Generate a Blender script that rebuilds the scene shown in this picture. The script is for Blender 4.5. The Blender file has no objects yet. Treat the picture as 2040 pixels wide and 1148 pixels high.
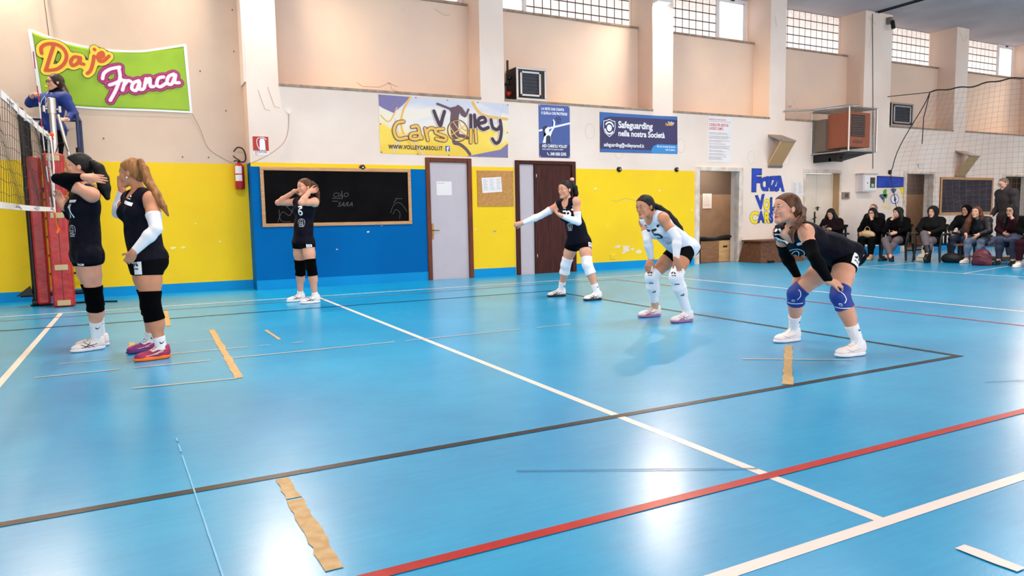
import bpy, bmesh, math, random
import numpy as np
from mathutils import Vector, Matrix
from mathutils.bvhtree import BVHTree
random.seed(7)
S = bpy.context.scene
COL = S.collection
PI = math.pi
YW = 1.575            # face of the long wall
LEFTX = 2.58          # corner where the wall steps back on the left
REC = 0.5             # depth of the bays above the ledge
ZL, ZSILL, ZC = 3.31, 5.08, 6.11

# ---------------------------------------------------------------- camera
cam_d = bpy.data.cameras.new('camera')
cam = bpy.data.objects.new('camera', cam_d)
COL.objects.link(cam)
S.camera = cam
cam_d.sensor_width = 36.0
cam_d.lens = 1416.99 / 2040 * 36.0
cam_d.clip_start = 0.05
cam_d.clip_end = 200
_y, _p, _r = 0.4816, -0.0971, -0.0181
_f = Vector((math.sin(_y)*math.cos(_p), math.cos(_y)*math.cos(_p), math.sin(_p)))
_rt = Vector((math.cos(_y), -math.sin(_y), 0))
_u = _rt.cross(_f)
_r1 = _rt*math.cos(_r) + _u*math.sin(_r)
_u1 = -_rt*math.sin(_r) + _u*math.cos(_r)
_m = Matrix((_r1, _u1, -_f)).transposed().to_4x4()
_m.translation = Vector((0.9198, -10.5295, 1.0826))
cam.matrix_world = _m

# ---------------------------------------------------------------- world and view
W = bpy.data.worlds.new('world'); S.world = W; W.use_nodes = True
bgn = W.node_tree.nodes['Background']
bgn.inputs['Color'].default_value = (1.0, 0.93, 0.865, 1)
bgn.inputs['Strength'].default_value = WORLD_STRENGTH = 1.1
S.view_settings.view_transform = 'Standard'
S.view_settings.look = 'None'
S.view_settings.gamma = 1
S.view_settings.use_curve_mapping = False
S.view_settings.exposure = 1.5

def area(name, loc, rot, sx, sy, power, col):
    l = bpy.data.lights.new(name, 'AREA'); l.shape = 'RECTANGLE'; l.size = sx; l.size_y = sy
    l.energy = power; l.color = col
    o = bpy.data.objects.new(name, l); COL.objects.link(o); o.location = loc; o.rotation_euler = rot
    return o
# soft fill lights added under the ceiling over the court, unseen above the frame
for _x in (1.5, 8.0, 15.0):
    area('ceiling_fill_light', (_x, -4.5, 5.95), (0, 0, 0), 3.0, 1.2, 95, (1, .93, .86))

# ---------------------------------------------------------------- materials
def new_mat(name):
    m = bpy.data.materials.new(name); m.use_nodes = True
    nt = m.node_tree
    return m, nt, nt.nodes['Principled BSDF']
def lin(c):
    return tuple(((v/255)/12.92 if v/255 <= .04045 else ((v/255+.055)/1.055)**2.4) for v in c)
def mat(name, rgb, rough=.6, metal=0, spec=.5, noise=0, nscale=8, bump=0, bscale=60, stretch=None, emit=0, alpha=1, rgb2=None, coat=0, detail=4):
    """principled material; rgb is sRGB 0..255; noise mixes towards rgb2 or a darker tone"""
    m, nt, b = new_mat(name)
    c = lin(rgb)
    b.inputs['Base Color'].default_value = (*c, 1)
    b.inputs['Roughness'].default_value = rough
    b.inputs['Metallic'].default_value = metal
    b.inputs['Specular IOR Level'].default_value = spec
    b.inputs['Coat Weight'].default_value = coat
    L = nt.links
    tc = nt.nodes.new('ShaderNodeTexCoord')
    mp = nt.nodes.new('ShaderNodeMapping')
    L.new(tc.outputs['Object'], mp.inputs['Vector'])
    if stretch: mp.inputs['Scale'].default_value = stretch
    if noise:
        n = nt.nodes.new('ShaderNodeTexNoise'); n.inputs['Scale'].default_value = nscale; n.inputs['Detail'].default_value = detail
        L.new(mp.outputs[0], n.inputs['Vector'])
        r = nt.nodes.new('ShaderNodeValToRGB')
        r.color_ramp.elements[0].position = .35; r.color_ramp.elements[1].position = .7
        c2 = lin(rgb2) if rgb2 else tuple(v*(1-noise) for v in c)
        r.color_ramp.elements[0].color = (*c2, 1); r.color_ramp.elements[1].color = (*c, 1)
        L.new(n.outputs['Fac'], r.inputs[0]); L.new(r.outputs[0], b.inputs['Base Color'])
    if bump:
        n2 = nt.nodes.new('ShaderNodeTexNoise'); n2.inputs['Scale'].default_value = bscale; n2.inputs['Detail'].default_value = 3
        L.new(mp.outputs[0], n2.inputs['Vector'])
        bp = nt.nodes.new('ShaderNodeBump'); bp.inputs['Strength'].default_value = bump; bp.inputs['Distance'].default_value = .05 if bscale <= 9 else .01
        L.new(n2.outputs['Fac'], bp.inputs['Height']); L.new(bp.outputs[0], b.inputs['Normal'])
    if emit:
        b.inputs['Emission Color'].default_value = (*c, 1); b.inputs['Emission Strength'].default_value = emit
    if alpha < 1:
        b.inputs['Alpha'].default_value = alpha
    return m
_MC = {}
def M(name, *a, **k):
    if name not in _MC: _MC[name] = mat(name, *a, **k)
    return _MC[name]

# ---------------------------------------------------------------- object helpers
def tag(o, label=None, cat=None, group=None, kind=None):
    if label: o['label'] = label
    if cat: o['category'] = cat
    if group: o['group'] = group
    if kind: o['kind'] = kind
    return o
def empty(name, loc, label=None, cat=None, group=None, rz=0, kind=None):
    o = bpy.data.objects.new(name, None); COL.objects.link(o)
    o.location = loc; o.rotation_euler = (0, 0, rz); o.empty_display_size = .1
    return tag(o, label, cat, group, kind)
def link(name, me, parent=None, mats=(), smooth=False):
    for m in mats: me.materials.append(m)
    if smooth:
        me.polygons.foreach_set('use_smooth', [True]*len(me.polygons))
    o = bpy.data.objects.new(name, me); COL.objects.link(o)
    if parent is not None: o.parent = parent
    return o
class MB:
    """collects shapes and links them as ONE mesh object"""
    def __init__(s): s.v = []; s.f = []; s.m = []; s.sm = []
    def add(s, vs, fs, mi=0, sm=False):
        n = len(s.v); s.v += [tuple(v) for v in vs]; s.f += [tuple(i+n for i in f) for f in fs]
        s.m += [mi]*len(fs); s.sm += [sm]*len(fs)
    def box(s, x0, x1, y0, y1, z0, z1, mi=0, R=None, o=(0, 0, 0)):
        vs = [(x, y, z) for z in (z0, z1) for y in (y0, y1) for x in (x0, x1)]
        if R is not None: vs = [tuple(R @ Vector(v) + Vector(o)) for v in vs]
        s.add(vs, [(0, 2, 3, 1), (4, 5, 7, 6), (0, 1, 5, 4), (2, 6, 7, 3), (0, 4, 6, 2), (1, 3, 7, 5)], mi)
    def cbox(s, c, sz, mi=0, R=None):
        a, b, c2 = [v/2 for v in sz]
        s.box(-a, a, -b, b, -c2, c2, mi, R or Matrix.Identity(3), c)
    def tube(s, pts, r, n=8, mi=0, caps=True, sm=True):
        pts = [Vector(p) for p in pts]; rs = r if isinstance(r, (list, tuple)) else [r]*len(pts)
        ring = []; up = Vector((0, 0, 1)); px = None
        for i, p in enumerate(pts):
            t = (pts[min(i+1, len(pts)-1)] - pts[max(i-1, 0)])
            if t.length < 1e-9: t = Vector((0, 0, 1))
            t.normalize()
            if px is None:
                a = up if abs(t.z) < .9 else Vector((1, 0, 0)); px = t.cross(a).normalized()
            px = (px - t*px.dot(t)).normalized(); py = t.cross(px)
            ring.append([p + (px*math.cos(2*PI*k/n) + py*math.sin(2*PI*k/n))*rs[i] for k in range(n)])
        vs = [v for rg in ring for v in rg]; fs = []
        for i in range(len(pts)-1):
            for k in range(n):
                fs.append((i*n+k, i*n+(k+1) % n, (i+1)*n+(k+1) % n, (i+1)*n+k))
        s.add(vs, fs, mi, sm)
        if caps:
            s.add(ring[0][::-1], [tuple(range(n))], mi); s.add(ring[-1], [tuple(range(n))], mi)
    def cyl(s, a, b, r, n=16, mi=0): s.tube([a, b], r, n, mi)
    def ell(s, c, r, n=12, mi=0, R=None):
        vs = []; fs = []; m = n//2
        for i in range(m+1):
            th = PI*i/m
            for k in range(n):
                v = Vector((r[0]*math.sin(th)*math.cos(2*PI*k/n), r[1]*math.sin(th)*math.sin(2*PI*k/n), r[2]*math.cos(th)))
                if R is not None: v = R @ v
                vs.append(v + Vector(c))
        for i in range(m):
            for k in range(n): fs.append((i*n+k, (i+1)*n+k, (i+1)*n+(k+1) % n, i*n+(k+1) % n))
        s.add(vs, fs, mi, True)
    def prism(s, poly, d, mi=0):
        """poly: list of 3D points (planar), extruded by vector d"""
        n = len(poly); d = Vector(d); a = [Vector(p) for p in poly]; b = [p+d for p in a]
        s.add(a+b, [tuple(range(n))[::-1], tuple(range(n, 2*n))] + [(i, (i+1) % n, n+(i+1) % n, n+i) for i in range(n)], mi)
    def build(s, name, mats, parent=None, bevel=0, loc=None, seg=2):
        me = bpy.data.meshes.new(name); me.from_pydata(s.v, [], s.f)
        me.polygons.foreach_set('material_index', s.m); me.polygons.foreach_set('use_smooth', s.sm)
        me.update()
        if not isinstance(mats, (list, tuple)): mats = [mats]
        o = link(name, me, parent, mats)
        if loc is not None: o.location = loc
        if bevel:
            b = o.modifiers.new('bevel', 'BEVEL'); b.width = bevel; b.segments = seg; b.limit_method = 'ANGLE'; b.angle_limit = .8
        return o
def rotz(a): return Matrix.Rotation(a, 3, 'Z')
def copy_tree(o, parent=None):
    c = o.copy(); COL.objects.link(c); c.parent = parent
    for ch in list(o.children): copy_tree(ch, c)
    return c

# ---------------------------------------------------------------- flat lettering and strokes
def text_mesh(body, size, bold=0.0, align='LEFT', shear=0, xs=1, spacing=1, line=1):
    cu = bpy.data.curves.new('t', 'FONT'); cu.body = body; cu.size = size; cu.offset = bold; cu.align_x = align; cu.shear = shear
    cu.space_character = spacing; cu.space_line = line; cu.resolution_u = 3
    o = bpy.data.objects.new('t', cu)
    me = bpy.data.meshes.new_from_object(o)
    bpy.data.objects.remove(o); bpy.data.curves.remove(cu)
    v = [(p.co.x*xs, p.co.y) for p in me.vertices]; f = [tuple(p.vertices) for p in me.polygons]
    bpy.data.meshes.remove(me)
    return v, f
def smooth_line(p, n=5):
    if len(p) < 3: return p
    q = [p[0]] + list(p) + [p[-1]]; out = []
    for i in range(1, len(q)-2):
        p0, p1, p2, p3 = [np.array(a, float) for a in q[i-1:i+3]]
        for k in range(n):
            t = k/n
            out.append(tuple(.5*((2*p1)+(-p0+p2)*t+(2*p0-5*p1+4*p2-p3)*t*t+(-p0+3*p1-3*p2+p3)*t**3)))
    out.append(tuple(q[-2])); return out
def fill(strokes, cell=None, polys=()):
    """union of round ended strokes [(points, width)] and polygons as one non-overlapping flat mesh (marching squares)"""
    P = [np.array(p, float).reshape(-1, 2) for p, w in strokes]; ws = [w for p, w in strokes]
    allp = np.concatenate(P+[np.array(q, float) for q in polys]); mw = max(ws+[0]); cell = cell or min(ws)/3.2
    lo = allp.min(0)-mw/2-cell*1.5; hi = allp.max(0)+mw/2+cell*1.5
    gx = np.arange(lo[0], hi[0]+cell, cell); gy = np.arange(lo[1], hi[1]+cell, cell)
    X, Y = np.meshgrid(gx, gy, indexing='ij'); D = np.full(X.shape, 1e3)
    for p, w in zip(P, ws):
        if len(p) == 1: p = np.concatenate([p, p])
        for a, b in zip(p[:-1], p[1:]):
            i0, i1 = np.searchsorted(gx, [min(a[0], b[0])-w, max(a[0], b[0])+w]); j0, j1 = np.searchsorted(gy, [min(a[1], b[1])-w, max(a[1], b[1])+w])
            x, y = X[i0:i1, j0:j1], Y[i0:i1, j0:j1]; d = b-a; L = max(d@d, 1e-12)
            t = np.clip(((x-a[0])*d[0]+(y-a[1])*d[1])/L, 0, 1)
            D[i0:i1, j0:j1] = np.minimum(D[i0:i1, j0:j1], np.hypot(x-a[0]-t*d[0], y-a[1]-t*d[1])-w/2)
    V = []; F = []
    ins = D < 0; c = ins[:-1, :-1].astype(int)+ins[1:, :-1]+ins[1:, 1:]+ins[:-1, 1:]
    for i, j in np.argwhere(c > 0):
        pts = []; cs = [(i, j), (i+1, j), (i+1, j+1), (i, j+1)]
        for k in range(4):
            a, b = cs[k], cs[(k+1) % 4]; da, db = D[a], D[b]
            if da < 0: pts.append((gx[a[0]], gy[a[1]]))
            if (da < 0) != (db < 0):
                t = da/(da-db) if abs(db) < 500 and abs(da) < 500 else .5; pts.append((gx[a[0]]+(gx[b[0]]-gx[a[0]])*t, gy[a[1]]+(gy[b[1]]-gy[a[1]])*t))
        if len(pts) > 2: n = len(V); V += pts; F.append(tuple(range(n, n+len(pts))))
    return V, F
def ribbon(p, w, curve=True):
    """2D verts, faces of a stroke of width w with round ends"""
    return fill([(smooth_line(p) if curve else p, w)])
def wall2d(mb, vf, x, z, off, mi, y=YW):
    """put a flat figure on the long wall (facing the hall); off = distance in front of the wall"""
    v, f = vf
    mb.add([(x+a, y-off, z+b) for a, b in v], f, mi)
def V3(a): return np.array(a, float)
def smooth3(P, n=5):
    P = [V3(p) for p in P]; q = [P[0]]+P+[P[-1]]; out = []
    for i in range(1, len(q)-2):
        p0, p1, p2, p3 = q[i-1:i+3]
        for k in range(n):
            t = k/n; out.append(.5*((2*p1)+(-p0+p2)*t+(2*p0-5*p1+4*p2-p3)*t*t+(-p0+3*p1-3*p2+p3)*t**3))
    out.append(P[-1]); return out
# ---------------------------------------------------------------- building: floor, walls, ceiling
def plaster(name, rgb, rgb2, rough=.8, stain=.25, spec=.3):
    m, nt, b = new_mat(name); L = nt.links; N = nt.nodes
    tc = N.new('ShaderNodeTexCoord')
    n1 = N.new('ShaderNodeTexNoise'); n1.inputs['Scale'].default_value = .8; n1.inputs['Detail'].default_value = 6
    L.new(tc.outputs['Object'], n1.inputs['Vector'])
    r = N.new('ShaderNodeValToRGB'); r.color_ramp.elements[0].position = .35; r.color_ramp.elements[1].position = .62
    r.color_ramp.elements[0].color = (*lin(rgb2), 1); r.color_ramp.elements[1].color = (*lin(rgb), 1)
    L.new(n1.outputs['Fac'], r.inputs[0])
    n2 = N.new('ShaderNodeTexNoise'); n2.inputs['Scale'].default_value = 5; n2.inputs['Detail'].default_value = 8; n2.inputs['Roughness'].default_value = .7
    L.new(tc.outputs['Object'], n2.inputs['Vector'])
    r2 = N.new('ShaderNodeValToRGB'); r2.color_ramp.elements[0].position = .24; r2.color_ramp.elements[1].position = .34
    r2.color_ramp.elements[0].color = (1-stain, 1-stain*1.15, 1-stain*1.3, 1); r2.color_ramp.elements[1].color = (1, 1, 1, 1)
    L.new(n2.outputs['Fac'], r2.inputs[0])
    mx = N.new('ShaderNodeMix'); mx.data_type = 'RGBA'; mx.blend_type = 'MULTIPLY'; mx.inputs[0].default_value = 1
    L.new(r.outputs[0], mx.inputs[6]); L.new(r2.outputs[0], mx.inputs[7]); L.new(mx.outputs[2], b.inputs['Base Color'])
    b.inputs['Roughness'].default_value = rough; b.inputs['Specular IOR Level'].default_value = spec
    bp = N.new('ShaderNodeBump'); bp.inputs['Strength'].default_value = .25; bp.inputs['Distance'].default_value = .01
    L.new(n2.outputs['Fac'], bp.inputs['Height']); L.new(bp.outputs[0], b.inputs['Normal'])
    return m
WWHITE = plaster('white_plaster', (244, 226, 214), (236, 214, 200), stain=.10)
WCREAM = plaster('cream_plaster', (233, 203, 180), (225, 196, 178), stain=.12)
WLEFT = plaster('pale_peach_plaster', (232, 204, 180), (220, 192, 170), stain=.06)
WYEL = plaster('yellow_paint', (254, 211, 36), (247, 202, 40), rough=.6, stain=.03, spec=.15)
WBLUE = plaster('mid_blue_paint', (0, 106, 176), (0, 98, 166), rough=.75, stain=.03, spec=.06)
WSKY = plaster('skirting_blue_paint', (0, 148, 214), (0, 140, 204), rough=.6, stain=.05, spec=.15)
def floor_mat():
    m, nt, b = new_mat('blue_vinyl_floor'); L = nt.links; N = nt.nodes
    tc = N.new('ShaderNodeTexCoord')
    n1 = N.new('ShaderNodeTexNoise'); n1.inputs['Scale'].default_value = .5; n1.inputs['Detail'].default_value = 7; n1.inputs['Roughness'].default_value = .65
    L.new(tc.outputs['Object'], n1.inputs['Vector'])
    r = N.new('ShaderNodeValToRGB'); r.color_ramp.elements[0].position = .3; r.color_ramp.elements[1].position = .7
    r.color_ramp.elements[0].color = (*lin((0, 140, 194)), 1); r.color_ramp.elements[1].color = (*lin((24, 168, 218)), 1)
    L.new(n1.outputs['Fac'], r.inputs[0]); L.new(r.outputs[0], b.inputs['Base Color'])
    mp = N.new('ShaderNodeMapping'); mp.inputs['Scale'].default_value = (1.2, 14, 1); mp.inputs['Rotation'].default_value = (0, 0, .25); L.new(tc.outputs['Object'], mp.inputs['Vector'])
    n3 = N.new('ShaderNodeTexNoise'); n3.inputs['Scale'].default_value = 3; n3.inputs['Detail'].default_value = 6
    L.new(mp.outputs[0], n3.inputs['Vector'])
    mr = N.new('ShaderNodeMapRange'); mr.inputs['To Min'].default_value = -.12; mr.inputs['To Max'].default_value = .12
    L.new(n3.outputs['Fac'], mr.inputs['Value']); b.inputs['Roughness'].default_value = .27
    ma = N.new('ShaderNodeMath'); ma.operation = 'ADD'; L.new(n1.outputs['Fac'], ma.inputs[0]); L.new(mr.outputs[0], ma.inputs[1]); L.new(ma.outputs[0], r.inputs[0])
    b.inputs['Specular IOR Level'].default_value = .75
    n2 = N.new('ShaderNodeTexNoise'); n2.inputs['Scale'].default_value = 90; n2.inputs['Detail'].default_value = 2
    L.new(tc.outputs['Object'], n2.inputs['Vector'])
    n4 = N.new('ShaderNodeTexNoise'); n4.inputs['Scale'].default_value = 2.2; n4.inputs['Detail'].default_value = 2
    L.new(tc.outputs['Object'], n4.inputs['Vector'])
    ad = N.new('ShaderNodeMath'); ad.operation = 'MULTIPLY_ADD'; ad.inputs[1].default_value = .12
    L.new(n2.outputs['Fac'], ad.inputs[0]); L.new(n4.outputs['Fac'], ad.inputs[2])
    bp = N.new('ShaderNodeBump'); bp.inputs['Strength'].default_value = .10; bp.inputs['Distance'].default_value = .02
    L.new(ad.outputs[0], bp.inputs['Height']); L.new(bp.outputs[0], b.inputs['Normal'])
    return m
LSPEC = dict(rough=.35, spec=.3)
mb = MB()
X0, X1, Y0 = -9.0, 34.0, -17.0
mb.box(X0, X1, Y0, YW+.55, -.2, 0, 0)
LZ = 0.0
def fline(a, b, w, mi, z, ext=0):
    global LZ
    LZ += .00012; z += LZ
    a = Vector((*a, z)); b = Vector((*b, z)); d = (b-a).normalized(); n = Vector((-d.y, d.x, 0))*w/2; a = a-d*ext; b = b+d*ext
    mb.add([a-n, b-n, b+n, a+n], [(0, 1, 2, 3)], mi)
AT = 3.18; EN = 9.23
for (a, b, w) in [((0, 0), (0, -9), .05), ((AT, 0), (AT, -9), .05), ((-AT, 0), (-AT, -9), .05), ((EN, 0), (EN, -9), .05), ((-9, -.0), (EN, 0), .05), ((-9, -9), (EN, -9), .05),
                  ((13.5, -1.2), (13.5, -16), .05), ((13.5, -1.2), (20, -1.2), .04), ((13.5, -3.3), (20, -2.0), .03)]:
    fline(a, b, w, 1, .0006, .025)
for (a, b, w) in [((-9, -7.43), (6.3, -7.43), .05), ((6.3, -7.43), (6.3, -1.44), .05), ((6.3, -1.44), (-9, -1.44), .05)]: fline(a, b, w, 2, .0010, .02)
for (a, b, w, mi) in [((-9, -8.48), (8.2, -8.48), .05, 3), ((8.2, -8.48), (8.2, -.48), .04, 3), ((8.2, -.48), (-9, -.48), .035, 4)]: fline(a, b, w, mi, .0014)
rnd = random.Random(3)
def wornline(a, b, w, mi, z=.0042, n=14, skip=.0):
    """old tape with ragged edges"""
    global LZ
    LZ += .00012; z = .0006+LZ
    a = Vector((*a, z)); b = Vector((*b, z)); d = b-a; nn = Vector((-d.y, d.x, 0)).normalized()
    L_ = []; R_ = []
    for i in range(n+1):
        c = a+d*(i/n); L_.append(c+nn*w*(.5+rnd.uniform(-.10, .10))); R_.append(c-nn*w*(.5+rnd.uniform(-.10, .10)))
    for i in range(n):
        if rnd.random() < skip: continue
        mb.add([R_[i], R_[i+1], L_[i+1], L_[i]], [(0, 1, 2, 3)], mi)
wornline((1.40, -7.47), (1.40, -7.72), .055, 5, n=5); wornline((1.40, -7.74), (1.40, -8.38), .06, 5)
wornline((1.53, -2.67), (1.49, -5.27), .055, 5, n=24); wornline((2.01, -3.02), (2.03, -3.72), .03, 5, n=8)
wornline((5.62, -6.45), (4.52, -7.40), .06, 5); wornline((1.17, -.6), (1.15, -2.1), .05, 5, n=8); wornline((.81, -3.1), (.81, -3.45), .05, 5, n=6)
wornline((.2, -4.45), (2.9, -4.45), .022, 6, n=30, skip=.08); wornline((3.0, -4.45), (4.96, -4.45), .018, 6, n=20, skip=.35)
wornline((.82, -5.22), (1.47, -5.28), .022, 6, n=10, skip=.1); wornline((.3, -3.95), (2.19, -3.98), .016, 6, n=20, skip=.2); wornline((.9, -3.36), (1.6, -3.36), .012, 6, n=10, skip=.3)
wornline((4.88, -6.66), (5.53, -7.12), .02, 6, n=10, skip=.1)
wornline((3.21, -9.24), (3.21, -9.42), .05, 1, n=3)
wornline((1.03, -6.6), (1.12, -9.2), .007, 7, n=40, skip=.12); wornline((5.6, -8.0), (7.9, -9.0), .008, 8, n=30, skip=.2); wornline((2.3, -7.9), (3.2, -8.4), .008, 8, n=16); wornline((2.9, -9.3), (3.4, -9.7), .008, 8, n=10); wornline((3.4, -2.2), (4.8, -5.2), .004, 7, n=40, skip=.4)
WL = plaster('white_line_paint', (246, 228, 218), (240, 222, 212), rough=.3, stain=.05)
BL = mat('black_line_paint', (20, 15, 17), noise=.5, nscale=14, rgb2=(44, 34, 32), **LSPEC)
RL = mat('red_line_paint', (196, 34, 22), noise=.3, nscale=10, rgb2=(176, 28, 18), **LSPEC)
RL2 = mat('faded_red_line_paint', (150, 96, 100), **LSPEC)
TP = mat('old_tape_tan', (206, 172, 118), noise=.35, nscale=22, rgb2=(186, 142, 78), rough=.5)
TP2 = mat('old_glue_line', (206, 188, 158), rough=.5)
floor = mb.build('floor', [floor_mat(), WL, BL, RL, RL2, TP, TP2, mat('pale_scratch', (110, 190, 222), rough=.4), mat('dark_crease', (26, 104, 150), rough=.5)]); tag(floor, kind='structure')

DOORS = [(5.62, 6.36, 2.12), (7.44, 8.62, 2.12), (11.95, 13.13, 2.06), (15.32, 16.55, 2.06), (19.2, 20.36, 2.09), (23.85, 25.2, 2.07)]
BAYS = [(3.07, 6.67), (7.16, 10.66), (11.2, 14.07), (14.58, 17.37), (18.42, 21.2), (21.76, 25.4), (25.95, 29.2), (29.75, 34)]
# 0 white 1 cream 2 yellow 3 blue 4 skirting
mb = MB()
xs = [LEFTX]+[v for d in DOORS for v in d[:2]]+[X1]
T = .25
for i in range(0, len(xs), 2): mb.box(xs[i]+(.012 if i else 0), xs[i+1]-.012, YW, YW+T, 0, ZL, 0)
for a, b, h in DOORS: mb.box(a-.012, b+.012, YW, YW+T, h+.012, ZL, 0)
px_ = [LEFTX-.03]+[v for b in BAYS for v in b][:-1]
for i in range(0, len(px_)-1, 2): mb.box(px_[i], px_[i+1], YW, YW+REC+.35, ZL, ZC, 0)
for a, b in BAYS:
    mb.box(a, b, YW+REC, YW+REC+.3, ZL, ZSILL, 1)
    mb.box(a, a+.004, YW+.002, YW+REC+.25, ZL, ZC, 1); mb.box(b-.004, b, YW+.002, YW+REC+.25, ZL, ZC, 1)
def paint(x0, x1, z0, z1, mi, t=.002):
    mb.box(x0, x1, YW-t, YW, z0, z1, mi)
paint(LEFTX, 5.54, .155, 1.99, 3); paint(LEFTX, 5.54, 1.99, 2.055, 2); paint(LEFTX, 5.54, 0, .155, 4, .004)
paint(6.44, 7.34, .155, 2.055, 2); paint(6.44, 7.34, 0, .155, 4, .004)
paint(8.72, 11.82, .155, 2.055, 2); paint(8.72, 11.82, 0, .155, 4, .004)
paint(13.27, 15.2, 0, .15, 4, .004); paint(16.68, 19.05, 0, .20, 4, .004); paint(20.5, 23.7, 0, .20, 4, .004)
mb.box(LEFTX-.002, LEFTX, YW, YW+.4, 0, 2.055, 3)
mb.box(LEFTX-.002, LEFTX, YW, YW+.4, 2.055, ZC, 1)
# flaked paint where the yellow has come off
def patch(cx, cz, r, n=9, mi=0, t=.0028):
    vs = []
    for k in range(n):
        a = 2*PI*k/n; q = r*rnd.uniform(.45, 1.1); vs.append((cx+q*1.5*math.cos(a), YW-t, cz+q*.8*math.sin(a)))
    mb.add(vs, [tuple(range(n))], mi)
for cx, cz, r in [(9.75, .46, .05), (9.95, .42, .09), (10.12, .40, .04), (10.3, .35, .06), (10.6, .37, .04), (9.9, .33, .03), (10.85, 1.62, .025), (9.2, 1.66, .03), (11.75, 1.2, .02), (6.5, .9, .02), (4.45, .9, .02), (4.7, 1.0, .012), (3.9, .62, .015), (9.0, .52, .02), (9.5, .9, .015)]: patch(cx, cz, r)
for cx, cz, r in [(8.95, .9, .04), (6.9, .85, .05), (7.1, 1.1, .02)]: patch(cx, cz, r*.6, mi=5)
# hairline cracks and faint pencil circles
def crack(pts, w=.006, y=YW, off=.003): 
    wall2d(mb, ribbon(pts, w, False), 0, 0, off, 5, y)
for (cx, cz) in [(9.07, 2.80), (11.43, 2.59), (13.51, 2.38), (14.66, 2.37), (9.78, 2.42)]:
    wall2d(mb, ribbon([(cx+.11*math.cos(a), cz+.15*math.sin(a)) for a in np.linspace(0, 2*PI, 17)], .004, False), 0, 0, .003, 5)
yb = YW+REC
for p in [[(4.5, 3.52), (4.6, 3.46), (4.9, 3.47), (5.1, 3.56), (5.13, 3.45), (5.35, 3.38)], [(5.05, 3.56), (5.25, 3.50)], [(6.0, 4.95), (6.2, 4.86), (6.3, 4.88)]]: crack(p, .01, yb)
for p in [[(17.55, 6.0), (17.6, 5.6), (17.52, 5.2)], [(17.45, 5.95), (17.75, 5.8)], [(21.3, 6.0), (21.5, 5.75), (21.65, 5.9)], [(14.2, 5.6), (14.25, 5.4)], [(9.6, 1.42), (9.7, 1.40), (9.95, 1.46), (10.2, 1.42)], [(10.3, .95), (10.6, .96)]]: crack(p, .010)
for _ in range(34):
    cx, cz = 15.0+rnd.gauss(.25, .3), 3.65+rnd.gauss(0, .09); crack([(cx, cz), (cx+rnd.uniform(-.06, .06), cz+rnd.uniform(-.04, .04))], .012, yb)
for (cx, cz) in [(2.75, 3.2), (2.9, 3.25)]: crack([(cx, cz), (cx+.09, cz-.3), (cx+.17, cz-.32)], .008)
STAIN = mat('hairline_stain', (190, 160, 134), rough=.8)
wb = mb.build('wall_back', [WWHITE, WCREAM, WYEL, WBLUE, WSKY, STAIN]); tag(wb, kind='structure')
# left wall, stepped back
mb = MB(); yl = YW+.4
mb.box(X0, LEFTX, yl, yl+.4, 0, ZC, 0); mb.box(X0, LEFTX, yl-.002, yl, .15, 2.055, 1); mb.box(X0, LEFTX, yl-.004, yl, 0, .15, 2)
for cx, cz, r in [(1.2, 1.02, .025), (1.4, .72, .04), (1.55, .72, .03), (1.3, .45, .03), (2.1, .8, .02), (1.75, 1.1, .02), (.95, .35, .03)]:
    vs = [(cx+r*rnd.uniform(.5, 1.1)*1.4*math.cos(a), yl-.0028, cz+r*rnd.uniform(.5, 1.1)*.7*math.sin(a)) for a in np.linspace(0, 2*PI, 9)[:-1]]
    mb.add(vs, [tuple(range(8))], 3)
for cx, cz in [(2.3, 2.9), (1.95, 3.5), (2.48, 4.5), (2.47, 3.85), (-.05, 2.45), (.1, 2.5), (1.62, 2.15), (.55, 2.4), (2.0, 2.15)]:
    mb.box(cx-.008, cx+.008, yl-.006, yl, cz-.012, cz+.012, 4)
wl = mb.build('wall_left', [WLEFT, WYEL, WSKY, mat('worn_paint', (250, 236, 150), rough=.7), M('nail_rust', (110, 70, 40), .7)]); tag(wl, kind='structure')
mb = MB(); mb.box(X0-.3, X0, Y0, yl, 0, ZC); tag(mb.build('wall_side', WWHITE), kind='structure')
mb = MB(); mb.box(X1, X1+.3, Y0, YW, 0, ZC); tag(mb.build('wall_far', WWHITE), kind='structure')
# ceiling with a joint
mb = MB(); mb.box(X0, X1, Y0, YW+1, ZC, ZC+.25, 0); mb.box(17.80, 17.83, Y0, YW-.02, ZC-.03, ZC, 1); mb.box(17.70, 17.73, Y0, YW-.02, ZC-.02, ZC, 1)
CEIL = plaster('ceiling_paint', (206, 192, 190), (190, 176, 176), stain=.15)
tag(mb.build('ceiling', [CEIL, M('dark_joint', (24, 20, 22), .7)]), kind='structure')
# ledges under the bays and window sills
STONE = M('grey_brown_stone', (176, 150, 130), .7, noise=.35, nscale=9, rgb2=(140, 114, 98), bump=.3, bscale=40)
for n, (a, b) in enumerate(BAYS):
    mb = MB(); mb.box(a+.001, b-.001, YW-.025, YW+REC-.002, ZL-.03, ZL+.012); tag(mb.build('trim_%d' % (n+1), STONE, bevel=.004), kind='structure')
    mb = MB(); mb.box(a+.005, b-.005, YW+REC-.035, YW+REC+.22, ZSILL-.005, ZSILL+.035); tag(mb.build('trim_%d' % (n+21), STONE, bevel=.004), kind='structure')
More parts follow.
